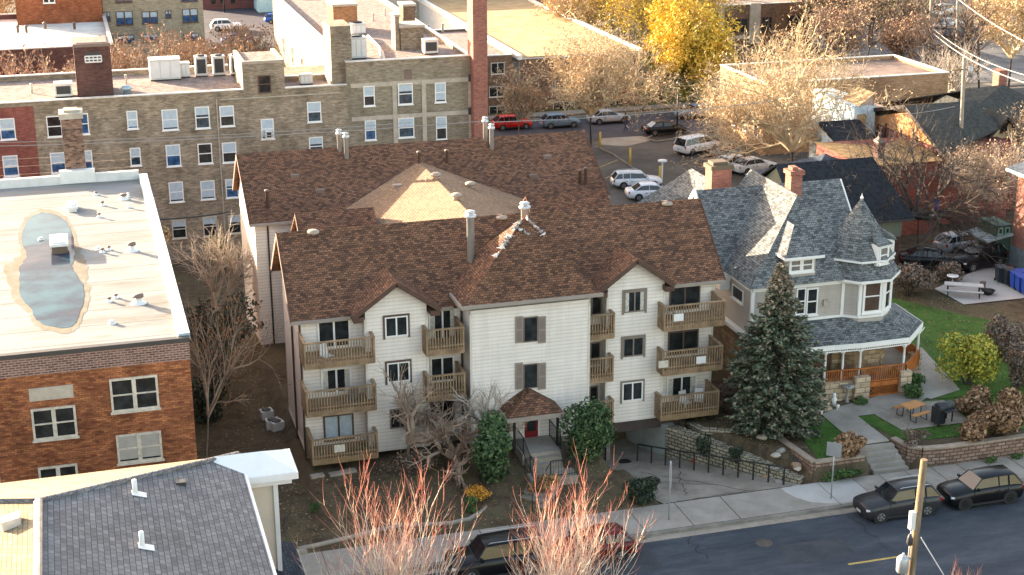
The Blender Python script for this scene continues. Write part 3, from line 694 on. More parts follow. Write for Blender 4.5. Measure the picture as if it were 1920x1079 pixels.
mw = MB(); mw.prism([(m1[0]+.3, 85.2), (16, 85.2), (16, 89.8), (m1[0]+.3, 89.8)], -1.2, m1[2]-1.9); mw.poly([(m1[0]+.3, 85.2, m1[2]-1.9), (m1[0]+.3, 89.8, m1[2]-1.9), (m1[0]+.3, 87.5, m1[2]-.2)])
mw.prism([(27, 85.2), (m2[1]-.3, 85.2), (m2[1]-.3, 89.8), (27, 89.8)], -1.2, m2[2]-1.9)
mw.build('link_wall', SID, apt, world=True)
f2 = MB()
for xx in (xbL, xbR): f2.beam((xx, yb0, zb-.08), (xx, rb, zbr-.08), .06, .26).beam((xx, rb, zbr-.08), (xx, yb1, zb-.08), .06, .26)
f2.beam((m1[0], 84.9, m1[2]-1.95), (m1[0], 87.5, m1[2]-.06), .06, .22)
f2.split('rear_fascia', FASC, apt, world=True)
g2 = MB().box(xbL, 13.2, yb0-.12, yb0+.02, zb-.2, zb-.03).box(31, xbR, yb0-.12, yb0+.02, zb-.2, zb-.03); g2.split('rear_gutter', GUT, apt, world=True)
pp = MB().box(12.0, 12.15, yb0+.3, yb0+.4, -1, 7.5).box(10.9, 11.0, yb0+.3, yb0+.38, -1, 8.7); pp.split('downpipe', plain('dark_pipe', (0.03, 0.028, 0.025), .6), apt, world=True)
# flues and roof vents are parts of the roofs
def flue(u, vt, vb, y, w, mat=STEELW, name='flue'):
    t = gy(u, vt, y); b_ = gy(u, vb, y); m = MB(); r = w/2
    m.lathe((b_.x, y, b_.z-.2), [(r, 0), (r, t.z-b_.z+.2-.35), (r*1.5, t.z-b_.z-.12), (r*1.5, t.z-b_.z+.0), (r*.7, t.z-b_.z+.03), (r*.7, t.z-b_.z+.12), (r*1.3, t.z-b_.z+.13), (r*1.2, t.z-b_.z+.2), (.01, t.z-b_.z+.24)], 12)
    return m.build(name, mat, apt, world=True)
def yroof(u, v, ey, ez, sl):                        # where a sight line meets a front slope
    d = _ray(u, v); t = (ez-ey*sl-CAM_H)/(d.z-sl*d.y); return d.y*t
flue(883, 396, 487, yroof(883, 487, EY, EZ, SL), .42); flue(984, 380, 408, 75.6, .42)
SL2 = (zbr-zb)/(rb-yb0)
VENTB = plain('vent_brown', (0.16, 0.11, 0.09), .6, var=.2)
for (u, vt, vb) in ((637, 243, 282), (650, 249, 296), (910, 220, 262), (922, 233, 278)): flue(u, vt, vb, yroof(u, vb, yb0, zb, SL2), .3)
for (u, vt, vb) in ((502, 356, 390), (1087, 318, 345), (1098, 314, 346), (786, 284, 312), (838, 281, 305)):
    y = yroof(u, vb, yb0, zb, SL2); t = gy(u, vt, y); b_ = gy(u, vb, y)
    MB().lathe((b_.x, y, b_.z-.4), [(.1, 0), (.1, t.z-b_.z+.3), (.16, t.z-b_.z+.3), (.14, t.z-b_.z+.4), (.01, t.z-b_.z+.42)], 10).build('vent_pipe', VENTB, apt, world=True)
VENTM = plain('vent_metal', (0.34, 0.27, 0.21), .5, .3, var=.2)
def mush(u, v, y, s=1.0, z=None):
    p = gy(u, v, y); MB().lathe((p.x, y, p.z-.3), [(.22*s, 0), (.22*s, .3), (.2*s, .34), (.34*s, .36), (.36*s, .44), (.3*s, .52), (.01, .55)], 12).build('roof_vent', VENTM, apt, world=True)
for (u, v) in ((587, 440), (940, 412), (1250, 386)): mush(u, v, RY-.05 if v > 0 else 0)
def onleft(u, v):                                   # meets the sunny west slope of the link roof
    s_ = (zc-el)/hw; d = _ray(u, v); t = (zc-xm*s_-CAM_H)/(d.z-s_*d.x); return d*t+Vector((0,0,CAM_H))
def onright(u, v):
    s_ = -(zc-el)/hw; d = _ray(u, v); t = (zc-xm*s_-CAM_H)/(d.z-s_*d.x); return d*t+Vector((0,0,CAM_H))
for (u, v, f) in ((817, 335, onleft), (856, 374, onleft), (882, 352, onright), (843, 312, onright)):
    p = f(u, v); MB().lathe((p.x, p.y, p.z-.1), [(.22, 0), (.22, .22), (.2, .25), (.32, .27), (.34, .38), (.26, .45), (.01, .48)], 12).build('roof_vent', VENTM, apt, world=True)
for (u, v, f) in ((800, 342, onleft),): p = f(u, v); MB().lathe((p.x, p.y, p.z-.1), [(.05, 0), (.05, .45)], 6).build('vent_pipe', VENTM, apt, world=True)
for (u, v, k) in ((553, 330, 0), (1026, 294, 0), (745, 350, 1), (912, 336, 1), (600, 358, 0), (1000, 330, 0)):
    p = onleft(u, v) if (k and u < 800) else onright(u, v) if k else gy(u, v, yroof(u, v, yb0, zb, SL2)); MB().box(p.x-.28, p.x+.28, p.y-.2, p.y+.2, p.z-.15, p.z+(.14 if k else .1)).build('roof_vent', VENTM if k else VENTB, apt, world=True)
# pigeons that line the hip of the tower roof
BIRD = plain('pigeon_feathers', (0.3, 0.28, 0.27), .8, var=.5, scale=30); BIRDW = plain('pale_feathers', (0.65, 0.6, 0.56), .8, var=.3, scale=30)
def bird_mesh():
    b_ = bmesh.new(); bmesh.ops.create_icosphere(b_, subdivisions=2, radius=1)
    for v in b_.verts:
        x, y, z = v.co; tp = 1 - .55*max(0, -x); v.co = Vector((x*.15, y*.065*tp, z*.07*tp+.09 + (.015 if x < -.5 else 0)))
    r_ = bmesh.ops.create_icosphere(b_, subdivisions=1, radius=.038, matrix=Matrix.Translation((.13, 0, .165)))
    bmesh.ops.create_cone(b_, segments=5, radius1=.045, radius2=.03, depth=.08, matrix=Matrix.Translation((.11, 0, .13)))
    bmesh.ops.create_cone(b_, segments=4, radius1=.012, radius2=.0, depth=.04, matrix=Matrix.Translation((.18, 0, .16))@Matrix.Rotation(R(90), 4, 'Y'))
    t = [b_.verts.new(c) for c in ((-.1, -.03, .1), (-.1, .03, .1), (-.26, .04, .07), (-.26, -.04, .07))]; b_.faces.new(t)
    for s_ in (-.02, .02): bmesh.ops.create_cone(b_, segments=4, radius1=.006, radius2=.006, depth=.06, matrix=Matrix.Translation((0, s_, .02)))
    me = bpy.data.meshes.new('pigeon'); b_.to_mesh(me); b_.free(); return me
bm_ = bird_mesh(); bm_.materials.append(BIRD); bm2 = bm_.copy(); bm2.materials[0] = BIRDW
random.seed(11); nb = 0
def add_bird(p, i):
    o = bpy.data.objects.new('pigeon', bm_ if i % 3 else bm2); C.objects.link(o); o.location = p; o.rotation_euler.z = random.uniform(0, 6.28); o.scale = (1.05,)*3
    return o
for i in range(30):
    t = random.uniform(.05, .44); p = pa.lerp(pcs[0], t); q = pcs[3].lerp(pcs[0], .5)
    off = (Vector((18.13, 74, 9.42))-pa)*random.uniform(0, .03); tag(add_bird(p+off, i), 'pigeon perched in the crowded row along the left hip of the brown tower roof', 'pigeon', 'pigeons on the left hip')
for i in range(7):
    p = pa.lerp(pcs[1], .04+.035*i); tag(add_bird(p, i), 'pigeon perched in the short row along the right hip of the brown tower roof', 'pigeon', 'pigeons on the right hip')
mid = (pcs[0]+pcs[1]+pa*4)/6
for i in range(3):
    c_ = pa.lerp((pcs[0]+pcs[1])/2, .17+.03*i)+Vector((-.25+.2*i, 0, 0)); tag(add_bird(c_, i), 'pigeon on the front face of the brown tower roof just under the peak', 'pigeon', 'pigeons below the peak')
# ---------------------------------------------------------------- brick walk-up on the left with the flat, puddled roof
BR_OR = brick('orange_brick', (0.2, 0.06, 0.028), (0.42, 0.165, 0.065), (0.15, 0.08, 0.05), .26, .1, (.55, 1.3), grain=.45, blot_scale=.5)
BR_PU = brick('dark_band_brick', (0.11, 0.05, 0.045), (0.2, 0.11, 0.095), (0.33, 0.25, 0.21), .3, .11, (.85, 1.1), grain=.2, msize=.02)
BR_OL = brick('olive_brick', (0.235, 0.185, 0.13), (0.37, 0.3, 0.22), (0.25, 0.21, 0.16), .3, .11, (.6, 1.2), grain=.4, blot_scale=.6)
BR_RD = brick('red_brick', (0.2, 0.05, 0.04), (0.3, 0.09, 0.065), (0.2, 0.12, 0.1), .26, .1, (.75, 1.15), grain=.25)
BR_DK = brick('dark_red_brick', (0.085, 0.04, 0.035), (0.14, 0.065, 0.05), (0.12, 0.08, 0.07), .26, .1, (.7, 1.2), grain=.3)
BR_SP = brick('speckled_brick', (0.09, 0.045, 0.035), (0.33, 0.2, 0.14), (0.2, 0.15, 0.12), .28, .12, (.8, 1.1), grain=.2)
BR_CH = brick('chimney_brick', (0.25, 0.075, 0.05), (0.38, 0.14, 0.1), (0.28, 0.2, 0.17), .28, .1, (.85, 1.1), grain=.2)
BR_BR = brick('brown_brick', (0.13, 0.075, 0.045), (0.24, 0.14, 0.09), (0.17, 0.13, 0.1), .3, .12, (.7, 1.2), grain=.3)
GRAV = mottled('roof_gravel', [(0.3, (0.1, 0.075, 0.065)), (0.45, (0.2, 0.15, 0.13)), (0.58, (0.36, 0.29, 0.26)), (0.75, (0.5, 0.43, 0.4))], 2.2, detail=9, bump=0.8, bscale=9, nrough=.85)
MEMB = mottled('roof_membrane', [(0.3, (0.15, 0.135, 0.115)), (0.42, (0.22, 0.215, 0.205)), (0.58, (0.27, 0.275, 0.275)), (0.74, (0.17, 0.145, 0.115))], 0.35, detail=8, bump=0.15, uvs=(.35, 1.5, 1), bscale=6, nrough=.7)
CAP = plain('roof_edge_metal', (0.62, 0.6, 0.56), .45, .2, var=.15, scale=3)
CAPD = plain('dark_edge_metal', (0.05, 0.048, 0.05), .5, .2)
CAPB = plain('pale_blue_flashing', (0.4, 0.5, 0.56), .4, .3, var=.15)
STONE = plain('limestone', (0.42, 0.37, 0.3), .85, var=.2, scale=2)
HVAC = plain('hvac_paint', (0.58, 0.58, 0.56), .5, .1, var=.1, scale=3)
GRILL = plain('hvac_grille', (0.04, 0.042, 0.045), .6, .2)
YB1 = 66.0
c1 = gy(353, 636, YB1); bx1 = c1.x; bz = c1.z; yk = gz(257, 333, c1.z).y; bxl = -22.0
b1 = thing('brick_apartment_building', 'orange brick walk-up with a pale flat roof holding a dark puddle', 'apartment building', (-5, YB1, 0))
zb_ = gy(100, 700, YB1).z
MB().prism([(bxl, YB1), (bx1, YB1), (bx1, yk), (bxl, yk)], -1, zb_).build('wall', BR_OR, b1, world=True)
MB().prism([(bxl, YB1-.04), (bx1+.02, YB1-.04), (bx1+.02, yk+.02), (bxl, yk+.02)], zb_, bz-.12).build('upper_wall', BR_PU, b1, world=True)
rz = bz-.22
MB().box(bxl, bx1-.3, YB1+.35, yk-.3, bz-.12, bz-.05).build('roof', MEMB, b1, world=True)
rz = bz-.05
MB().box(bxl, bx1+.06, YB1-.1, YB1+.22, bz-.11, bz+.1).split('roof_edge', CAPD, b1, world=True)
MB().box(bx1-.42, bx1+.1, YB1+.22, yk, bz-.1, bz+.22).split('roof_edge', CAPB, b1, world=True)
rp = MB().box(bxl, bx1-.42, yk-.3, yk+.05, bz-.1, bz+.5); rp.build('rear_parapet', plain('white_parapet', (.62, .62, .6), .6, var=.12), b1, world=True)
sm = MB(); random.seed(3)
for i in range(18):
    y = YB1+2.2*i+1; sm.box(bxl, bx1-.45, y, y+.03, rz+.001, rz+.006)
sm.build('roof_seams', plain('seam_dirt', (.3, .24, .17), .9, var=.3), b1, world=True)
PUD = [(66.7,400),(96.7,398),(123,412),(133,430),(139,457),(140,487),(133,500),(143,517),(157,533),(158,563),(147,593),(140,612),(110,615),(80,610),(62,593),(60,580),(40,563),(33,517),(43,490),(53,478),(37,453),(47,417)]
def blob(pts, z, grow=0.0, mb=None, sub=1, jit=.1):
    P = [gz(u, v, z) for u, v in pts]
    for _ in range(2): P = [q for i in range(len(P)) for q in (P[i-1].lerp(P[i], .25), P[i-1].lerp(P[i], .75))][:400]
    c_ = sum(P, Vector())/len(P); out = []; random.seed(8)
    for i, p in enumerate(P):
        q = P[(i+1) % len(P)]
        for k in range(sub):
            a = p.lerp(q, k/sub); d = (a-c_); d.z = 0; L = d.length
            out.append(a + d/L*(grow + random.uniform(-jit, jit)))
    return out
stn = MB(); stn.poly(blob(PUD, rz+.008, .75, jit=.22)); stn.build('dirt_ring', mottled('silt_stain', [(0.3, (.15, .115, .075)), (.5, (.2, .175, .135)), (.65, (.25, .24, .22))], 1.6, detail=9, nrough=.8), b1, world=True)
pm, pnt, pb = _new('puddle_water'); pb.inputs['Roughness'].default_value = .07; pb.inputs['IOR'].default_value = 1.12
pnt.links.new(_ramp(pnt, _noise(pnt, _obj(pnt), .22, 5, .6), [(.38, (.06, .12, .15)), (.52, (.035, .045, .065)), (.66, (.09, .085, .1))]), pb.inputs['Base Color'])
pd = MB(); pd.poly(blob(PUD, rz+.018, 0)); tag(pd.build('puddle', pm), 'long dark rainwater puddle on the pale flat roof', 'puddle')
def roofbox(parent, name, u0, v0, u1, v1, zr, depth, mats, y=None):
    """box standing on a roof at level zr whose front face spans the measured box"""
    p = gz((u0+u1)/2, v1, zr); y = p.y; a = gy(u0, v1, y); b = gy(u1, v1, y); t = gy((u0+u1)/2, v0, y)
    return a.x, b.x, y, t.z
WVENT = plain('white_vent_plastic', (.7, .7, .68), .5, var=.08)
for k, (u0, v0, u1, v1, d) in enumerate(((95, 458, 130, 477, 1.9), (126, 388, 147, 398, 1.3))):
    xa, xb, y, zt = roofbox(b1, '', u0, v0, u1, v1, rz, d, None); m = MB()
    m.box(xa+.08, xb-.08, y, y+d-.1, rz, zt-.12); m.mat(1).box(xa, xb, y-.12, y+d, zt-.12, zt+.02)
    m.mat(1).box(xa+.15, xb-.15, y+.1, y+d-.25, zt+.02, zt+.1)
    t = m.build('roof_hatch' if k == 0 else 'skylight', [plain('hatch_brown', (.14, .1, .075), .8) if k == 0 else WVENT, WVENT], b1, world=True)
for i, (u, vt, vb, r) in enumerate(((232, 364, 374, .2), (248, 455, 471, .2), (260, 552, 569, .24), (192, 378, 386, .1), (180, 360, 366, .1), (186, 400, 408, .09), (192, 466, 474, .1), (204, 462, 469, .1), (217, 552, 559, .1), (205, 558, 566, .1), (210, 601, 607, .12), (241, 362, 370, .08), (241, 382, 390, .08), (185, 463, 468, .12), (77, 446, 450, .12))):
    p = gz(u, vb, rz); h = gy(u, vt, p.y).z-rz; m = MB(); m.lathe((p.x, p.y, rz-.02), [(r*1.8, 0), (r*1.5, .05), (r*.75, .12), (r*.75, h*.7)], 10)
    m.mat(1).lathe((p.x, p.y, rz), [(r*.75, h*.7), (r*1.15, h*.72), (r*1.1, h), (.01, h+.02)], 10); m.build('roof_vent', [WVENT, VENTB if i < 10 else WVENT], b1, world=True)
pn = gy(96, 737, YB1); a = gy(54, 737, YB1); b = gy(138, 737, YB1); MB().box(a.x, b.x, YB1-.05, YB1-.002, gy(96, 749, YB1).z, gy(96, 725, YB1).z).build('stone_panel', STONE, b1, world=True)
for k_, box in enumerate(((206, 708, 298, 769), (61, 765, 143, 822), (218, 813, 305, 865), (73, 871, 148, 930), (-75, 885, 3, 940))):
    win_px(b1, YB1, box, style='pair', frame=CREAM, blind=(.9 if k_ == 2 else 0), fw=.1, blindmat=plain('cream_blind', (.36, .35, .31), .8), sillw=True)
p0, p1 = gy(124, 327, yk+.4), gy(162, 322, yk+.4); pt = gy(130, 222, yk+.4)
chb = MB().box(p0.x, p1.x, yk+.1, yk+1.6, bz-2, pt.z); co = chb.build('chimney', BR_SP, b1, world=True)
MB().box(p0.x-.1, p1.x+.1, yk, yk+1.7, pt.z, pt.z+.35).box(p0.x+.2, p1.x-.2, yk+.4, yk+1.3, pt.z+.35, pt.z+.5).build('chimney_cap', STONE, co, world=True)
MB().box(p0.x-.4, p1.x+.5, yk-.42, yk+.09, bz, bz+.8).build('chimney_flashing', WVENT, b1, world=True)
# ---------------------------------------------------------------- neighbour with the grey shingle hip roof, bottom left
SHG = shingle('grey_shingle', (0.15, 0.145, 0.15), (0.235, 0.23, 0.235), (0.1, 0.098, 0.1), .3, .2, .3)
SHG_SUN = shingle('sunlit_grey_shingle', (0.24, 0.2, 0.13), (0.34, 0.28, 0.19), (0.18, 0.145, 0.09), .3, .17, .35)  # same roof as the grey; sunlight put into the colour of two slopes
nz = 9.4
AP = gz(72, 941, nz+2.3)                                  # end of the ridge
RE = gz(447, 853, nz); RF = gx(528, 1079, RE.x)
nb_ = thing('neighbour_house', 'house with a grey and tan shingled hip roof in the lower left corner', 'house', (AP.x, 50, 0))
LX = 2*AP.x-RE.x; rfm = MB()
A0 = Vector((AP.x, 20, AP.z)); e1 = Vector((RE.x, RE.y, RE.z)); e0 = Vector((RE.x, 20, RE.z)); e2 = Vector((LX, RE.y, RE.z)); e3 = Vector((LX, 20, RE.z))
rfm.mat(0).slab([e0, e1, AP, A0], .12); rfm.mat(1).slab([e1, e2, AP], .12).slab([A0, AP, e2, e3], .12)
rfm.build('roof', [SHG, SHG_SUN], nb_, world=True)
rc = MB(); rc.mat(0).tube([A0+Vector((0,0,.0)), AP+Vector((0,0,.0))], .17, 5).tube([AP, e1+Vector((0,0,.02))], .13, 5).tube([AP, e2], .13, 5); rc.build('ridge_cap', [SHG], nb_, world=True)
MB().prism([(LX+.4, 22), (RE.x-.35, 22), (RE.x-.35, RE.y-.4), (LX+.4, RE.y-.4)], 0, nz-.1).build('wall', siding('tan_siding', (.5, .45, .36), .2), nb_, world=True)
MB().box(RE.x-.02, RE.x+.12, 20, RE.y-.0, nz-.22, nz-.02).split('gutter', WVENT, nb_, world=True)
# white cornice hood and its return wall at the corner
CW = plain('white_cornice', (.72, .74, .74), .45, var=.05)
q0 = gz(440, 862, nz-.3); hx0, hx1 = RE.x-.2, RE.x+2.35; hy0, hy1 = q0.y-2.6, q0.y+.2
E_ = [gz(441, 852, nz+.1), gz(543, 841, nz+.1), gz(557, 885, nz-.2), gz(478, 910, nz-.2)]
hz = nz-.1; bx0 = RE.x-.15; bxr = gz(557, 885, hz).x; byf = gz(557, 885, hz).y; byb = gz(543, 842, hz).y
hd = MB(); pk_ = Vector((bxr-1.2, (byf+byb)/2, hz+.55)); pk2 = Vector((bx0-1, (byf+byb)/2, hz+.55)); 
c_ = [Vector((bx0-1, byf, hz)), Vector((bxr, byf, hz)), Vector((bxr, byb, hz)), Vector((bx0-1, byb, hz))]
hd.poly([c_[0], c_[1], pk_, pk2]); hd.poly([c_[1], c_[2], pk_]); hd.poly([c_[2], c_[3], pk2, pk_])
hd.box(bx0-1, bxr+.04, byf-.04, byb+.04, hz-.28, hz-.005).box(bx0-1, bxr-.2, byf+.2, byb-.2, hz-.55, hz-.28)
hd.build('cornice', CW, nb_, world=True)
MB().box(bx0-1, bxr-.9, byf+.6, byb-.6, 0, hz-.55).build('side_wall', plain('cream_render', (.6, .55, .45), .8, var=.08), nb_, world=True)
MB().box(bxr-.9, bxr-.72, byf+.5, byf+.75, 0, hz-.55).box(bxr-.9, bxr-.72, byb-.75, byb-.5, 0, hz-.55).split('corner_board', CW, nb_, world=True)
s1 = gz(515, 1018, 4.5); s2_ = gz(541, 1020, 4.5); lr = MB(); lr.slab([(RE.x-.3, 40, 5.3), (s2_.x+.25, 40, 4.5), (s2_.x+.25, s2_.y, 4.5), (RE.x-.3, s2_.y, 5.3)], .12); lr.build('lower_roof', shingle('slate_shingle', (.03, .038, .05), (.06, .07, .085), (.02, .025, .032)), nb_, world=True)
MB().box(RE.x-.3, s2_.x+.05, 40, s2_.y-.25, 0, 4.45).build('lower_wall', BR_BR, nb_, world=True)
def on_right(u, v):
    s_ = -(AP.z-nz)/(RE.x-AP.x); d = _ray(u, v); t = (AP.z-AP.x*s_-CAM_H)/(d.z-s_*d.x); return d*t+Vector((0,0,CAM_H))
for (u, v) in ((254, 925), (267, 1024)):
    p = on_right(u, v); m = MB(); m.lathe((p.x, p.y, p.z-.1), [(.09, 0), (.09, .62), (.001, .62)], 10); m.obox((p.x+.12, p.y-.1, p.z+.0), (.26, 0, -.09), (0, .2, 0), (0, 0, .01)); m.build('vent_pipe', WVENT, nb_, world=True)
p = on_right(339, 908); m = MB().box(p.x-.18, p.x+.18, p.y-.16, p.y+.16, p.z-.1, p.z+.13); m.build('roof_vent', CAPD, nb_, world=True)
d = _ray(22, 985); s_ = (AP.z-nz)/(AP.x-LX); t = (AP.z-AP.x*s_-CAM_H)/(d.z-s_*d.x); p = d*t+Vector((0,0,CAM_H))
m = MB(); m.obox((p.x, p.y, p.z+.15), (.3, 0, .06), (0, .26, 0), (-.02, 0, .16)); m.build('roof_vent', CAP, nb_, world=True)

# ---------------------------------------------------------------- long olive brick block behind
GY = 117.8
g1 = thing('olive_brick_building', 'long four storey olive brick building with gravel roofs and rows of white sash windows', 'apartment building', (10, GY, FZ))
gp = [gy(u, v, GY) for u, v in ((-30, 195), (453, 171), (533, 166), (650, 160), (661, 117), (882, 106))]
gz0 = (gp[1].z + gy(0, 193, GY).z)/2; xs_red = gy(68, 260, GY).x; xP0, xP1 = gy(455, 150, GY).x, gy(533, 140, GY).x; xT0 = gy(651, 180, GY).x; xE = gy(886, 180, GY).x
zS = gy(590, 163, GY).z; zG2 = gy(770, 111, GY).z; zPH = gy(495, 119, GY).z
RB = gz(300, 131, gz0).y
print('G1', gz0, zS, zG2, zPH, RB, xP0, xP1, xT0, xE)
w_ = MB(); w_.prism([(xs_red, GY), (xT0, GY), (xT0, RB), (xs_red, RB)], FZ-.2, min(gz0, zS)-.3); w_.box(xs_red, xP0, GY, RB, min(gz0,zS)-.3, gz0-.3)
w_.build('wall', BR_OL, g1, world=True)
MB().box(-60, xs_red, GY-.06, RB, FZ-.2, gz0-.3).build('red_wing', BR_RD, g1, world=True)
ph = MB().box(xP0, xP1, GY-.03, GY+5.5, min(gz0,zS)-.3, zPH); ph = ph.build('penthouse', BR_OL, g1, world=True)
MB().box(xP0+.3, xP1-.3, GY+.3, GY+5.2, zPH+.001, zPH+.05).build('penthouse_roof', GRAV, ph, world=True)
MB().box(xP0-.04, xP1+.04, GY-.08, GY+.25, zPH, zPH+.22).box(xP0-.04, xP0+.25, GY+.25, GY+5.5, zPH, zPH+.22).box(xP1-.25, xP1+.04, GY+.25, GY+5.5, zPH, zPH+.22).build('penthouse_coping', plain('tan_coping', (.36, .3, .24), .8), ph, world=True)
pr = MB(); pr.mat(0)
for (xa, xb, z, yb) in ((-60, xP0, gz0, RB), (xP1, xT0, zS, GY+4.5)):
    pr.box(xa, xb, GY-.05, GY+.25, z-.3, z); pr.box(xa, xb, yb-.25, yb+.05, z-.3, z+.1)
    MB().box(xa, xb, GY+.25, yb-.25, z-.5, z-.28).build('roof', GRAV, g1, world=True)
pr.split('parapet', BR_OL, g1, world=True)
cpm = MB()
for (xa, xb, z, yb) in ((-60, xP0, gz0, RB), (xP1, xT0, zS, GY+4.5)): cpm.box(xa, xb, GY-.1, GY+.3, z, z+.08).box(xa, xb, yb-.3, yb+.1, z+.1, z+.18)
cpm.split('coping', CAP, g1, world=True)
# brick shaft on the roof
sa = gz(146, 183, gz0-.28); sb = gz(216, 178, gz0-.28); syb = sa.y; szt = gy(175, 88, syb).z
sh_ = MB().box(sa.x, sb.x-.1, syb, syb+3.4, gz0-.4, szt); sh_ = sh_.build('lift_shaft', BR_DK, g1, world=True)
MB().box(sa.x-.05, sb.x-.05, syb-.06, syb+3.45, szt, szt+.25).build('shaft_coping', plain('brown_coping', (.22, .16, .13), .8), sh_, world=True)
MB().box(sa.x+.2, sb.x-.3, syb+.2, syb+3.2, szt+.25, szt+.3).build('shaft_roof', GRAV, sh_, world=True)
a, b = gy(160, 117, syb), gy(189, 97, syb); m = MB(); m.mat(1).box(a.x, b.x, syb-.05, syb-.002, a.z, b.z); m.mat(0)
for i in range(5): xx = lerp(a.x, b.x, i/4); m.box(xx-.04, xx+.04, syb-.12, syb-.05, a.z, lerp(a.z, b.z, .6))
for i in range(3): zz = lerp(a.z, lerp(a.z, b.z, .6), i/2); m.box(a.x, b.x, syb-.14, syb-.06, zz-.05, zz+.05)
m.build('louvre', [WVENT, CAPD], sh_, world=True)
# window sets
GW = dict(style='double', frame=WHITE, gl=GLB)
random.seed(21); GLM = glass('slate_glass', (.03, .05, .07), .05)
def gwin(box, **k):
    kk = dict(GW); kk['gl'] = random.choice((GLB, GL, GLM)); kk.update(k); kk.setdefault('blind', random.choice((.5, .5, .4, .9, 0))); win_px(g1, GY, box, **kk)
for box in ((238,208,258,242),(304,204,333,244),(366,201,393,241),(412,199,439,237),(87,217,117,257),(148,213,167,252),
            (244,277,264,311),(311,272,339,312),(371,269,398,307),(417,266,443,305),(95,286,123,325),(158,282,174,321),
            (317,342,344,379),(376,338,403,374),(423,335,447,371),(489,224,514,261),(576,190,602,229),(580,257,605,292)): gwin(box)
for box in ((323,413,349,447),(381,407,407,443),(428,403,452,438)): gwin(box, gl=GL, blind=.4, frame=CREAM)
for box in ((0,221,28,262),(5,291,35,331)): a = gy(box[0], 250, GY-.06); win_px(g1, GY-.06, box, **GW, blind=.6)
for box in ((681,162,703,199),(746,157,774,196),(815,155,836,192),(684,227,705,263),(747,222,776,258),(817,218,838,262)): gwin(box)
win_px(g1, GY-.03, (484, 142, 508, 175), style='double', frame=BROWNT, gl=GL, sillw=False)
a, b = gy(497, 258, GY), gy(509, 243, GY); ac = MB().box(a.x, b.x, GY-.5, GY-.1, a.z, b.z); ac.mat(1).box(a.x+.08, b.x-.08, GY-.51, GY-.5, a.z+.08, b.z-.08); ac.build('window_air_conditioner', [WVENT, GRILL], g1, world=True)
# east block: higher parapet, concrete bands, chimney
e1_ = MB(); yW = 160.0; e1_.box(xT0, xE, GY, GY+9, FZ-.2, zG2-.35); e1_.box(xT0, xE, GY+9, yW, FZ-.2, zG2-.35); e1_.build('east_wall', brick('buff_brick', (.22, .185, .13), (.32, .27, .2), (.24, .21, .16), .3, .11, (.72, 1.15), grain=.3, blot_scale=.45), g1, world=True)
MB().box(xT0+.3, xE-.3, GY+.3, yW-.3, zG2-.36, zG2-.3).build('roof', GRAV, g1, world=True)
pr = MB().box(xT0, xE, GY-.03, GY+.3, zG2-.36, zG2).box(xT0, xT0+.3, GY+.3, yW, zG2-.36, zG2).box(xE-.3, xE, GY+.3, yW, zG2-.36, zG2).box(xT0+.3, xE-.3, yW-.3, yW, zG2-.36, zG2)
pr.split('parapet', BR_OL, g1, world=True)
MB().box(xT0-.05, xE+.05, GY-.1, GY+.32, zG2, zG2+.08).box(xT0-.05, xT0+.35, GY+.32, yW, zG2, zG2+.08).box(xE-.35, xE+.05, GY+.32, yW, zG2, zG2+.08).box(xT0, xE, yW-.3, yW+.1, zG2+.08, zG2+.16).split('coping', CAP, g1, world=True)
bd = MB()
for (u0, v0, u1, v1) in ((661, 157, 885, 145), (663, 220, 885, 206)):
    z = (gy(u0, v0+4, GY).z+gy(u1, v1+4, GY).z)/2; bd.box(xT0+.3, xE-.001, GY-.05, GY-.002, z-.17, z+.17); 
zt = gy(740, 150, GY).z
for (u0, u1) in ((736, 744), (791, 799), (878, 887)): a, b = gy(u0, 190, GY).x, gy(u1, 190, GY).x; bd.box(a, b, GY-.08, GY-.002, FZ, zt-.1)
bd.build('concrete_frame', STONE, g1, world=True)
a, b = gy(758, 149, GY), gy(772, 130, GY); MB().box(a.x, b.x, GY-.04, GY-.002, a.z, b.z).build('louvre', VENTB, g1, world=True)
for (u0, v0, u1, v1) in ((878, 140, 884, 153), (878, 202, 884, 215)): a, b = gy(u0, v1, GY-.1), gy(u1, v0, GY-.1); MB().box(a.x, b.x, GY-.2, GY-.09, a.z, b.z).build('wall_box', CAPD, g1, world=True)
cx0, cx1 = gy(887, 180, GY-.8).x, gy(913.5, 180, GY-.8).x
ck = MB().box(cx0, cx1, GY-1.0, GY+.7, FZ-.2, 26); ck.build('chimney', BR_CH, g1, world=True)
# stair tower, stacks and machines on the east roof
def shaft(u0, u1, vb, vt, depth, mat, zr=None, name='roof_stack', cap=None):
    p = gz((u0+u1)/2, vb, zr or zG2-.3); y = p.y; a, b = gy(u0, vb, y), gy(u1, vb, y); t = gy((u0+u1)/2, vt, y)
    o = MB().box(a.x, b.x, y, y+depth, (zr or zG2-.3)-.1, t.z).build(name, mat, g1, world=True)
    MB().box(a.x-.1, b.x+.1, y-.1, y+depth+.1, t.z, t.z+.2).build('stack_cap', cap or STONE, o, world=True)
    return o
tx0, tx1 = gy(630, 100, GY+.3).x, gy(661, 100, GY+.3).x; tz = gy(645, 50, GY+.3).z
MB().box(xT0-1.05, tx1, GY+.6, GY+4.0, zS-.4, tz).build('stair_tower', BR_OL, g1, world=True)
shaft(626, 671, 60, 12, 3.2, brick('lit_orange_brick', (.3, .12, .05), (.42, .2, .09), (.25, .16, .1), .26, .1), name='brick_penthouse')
shaft(742, 750, 95, 32, 1.6, BR_OL); shaft(752, 795, 94, 52, 2.2, BR_OL, name='brick_penthouse'); shaft(757, 779, 60, 12, 1.8, BR_BR)
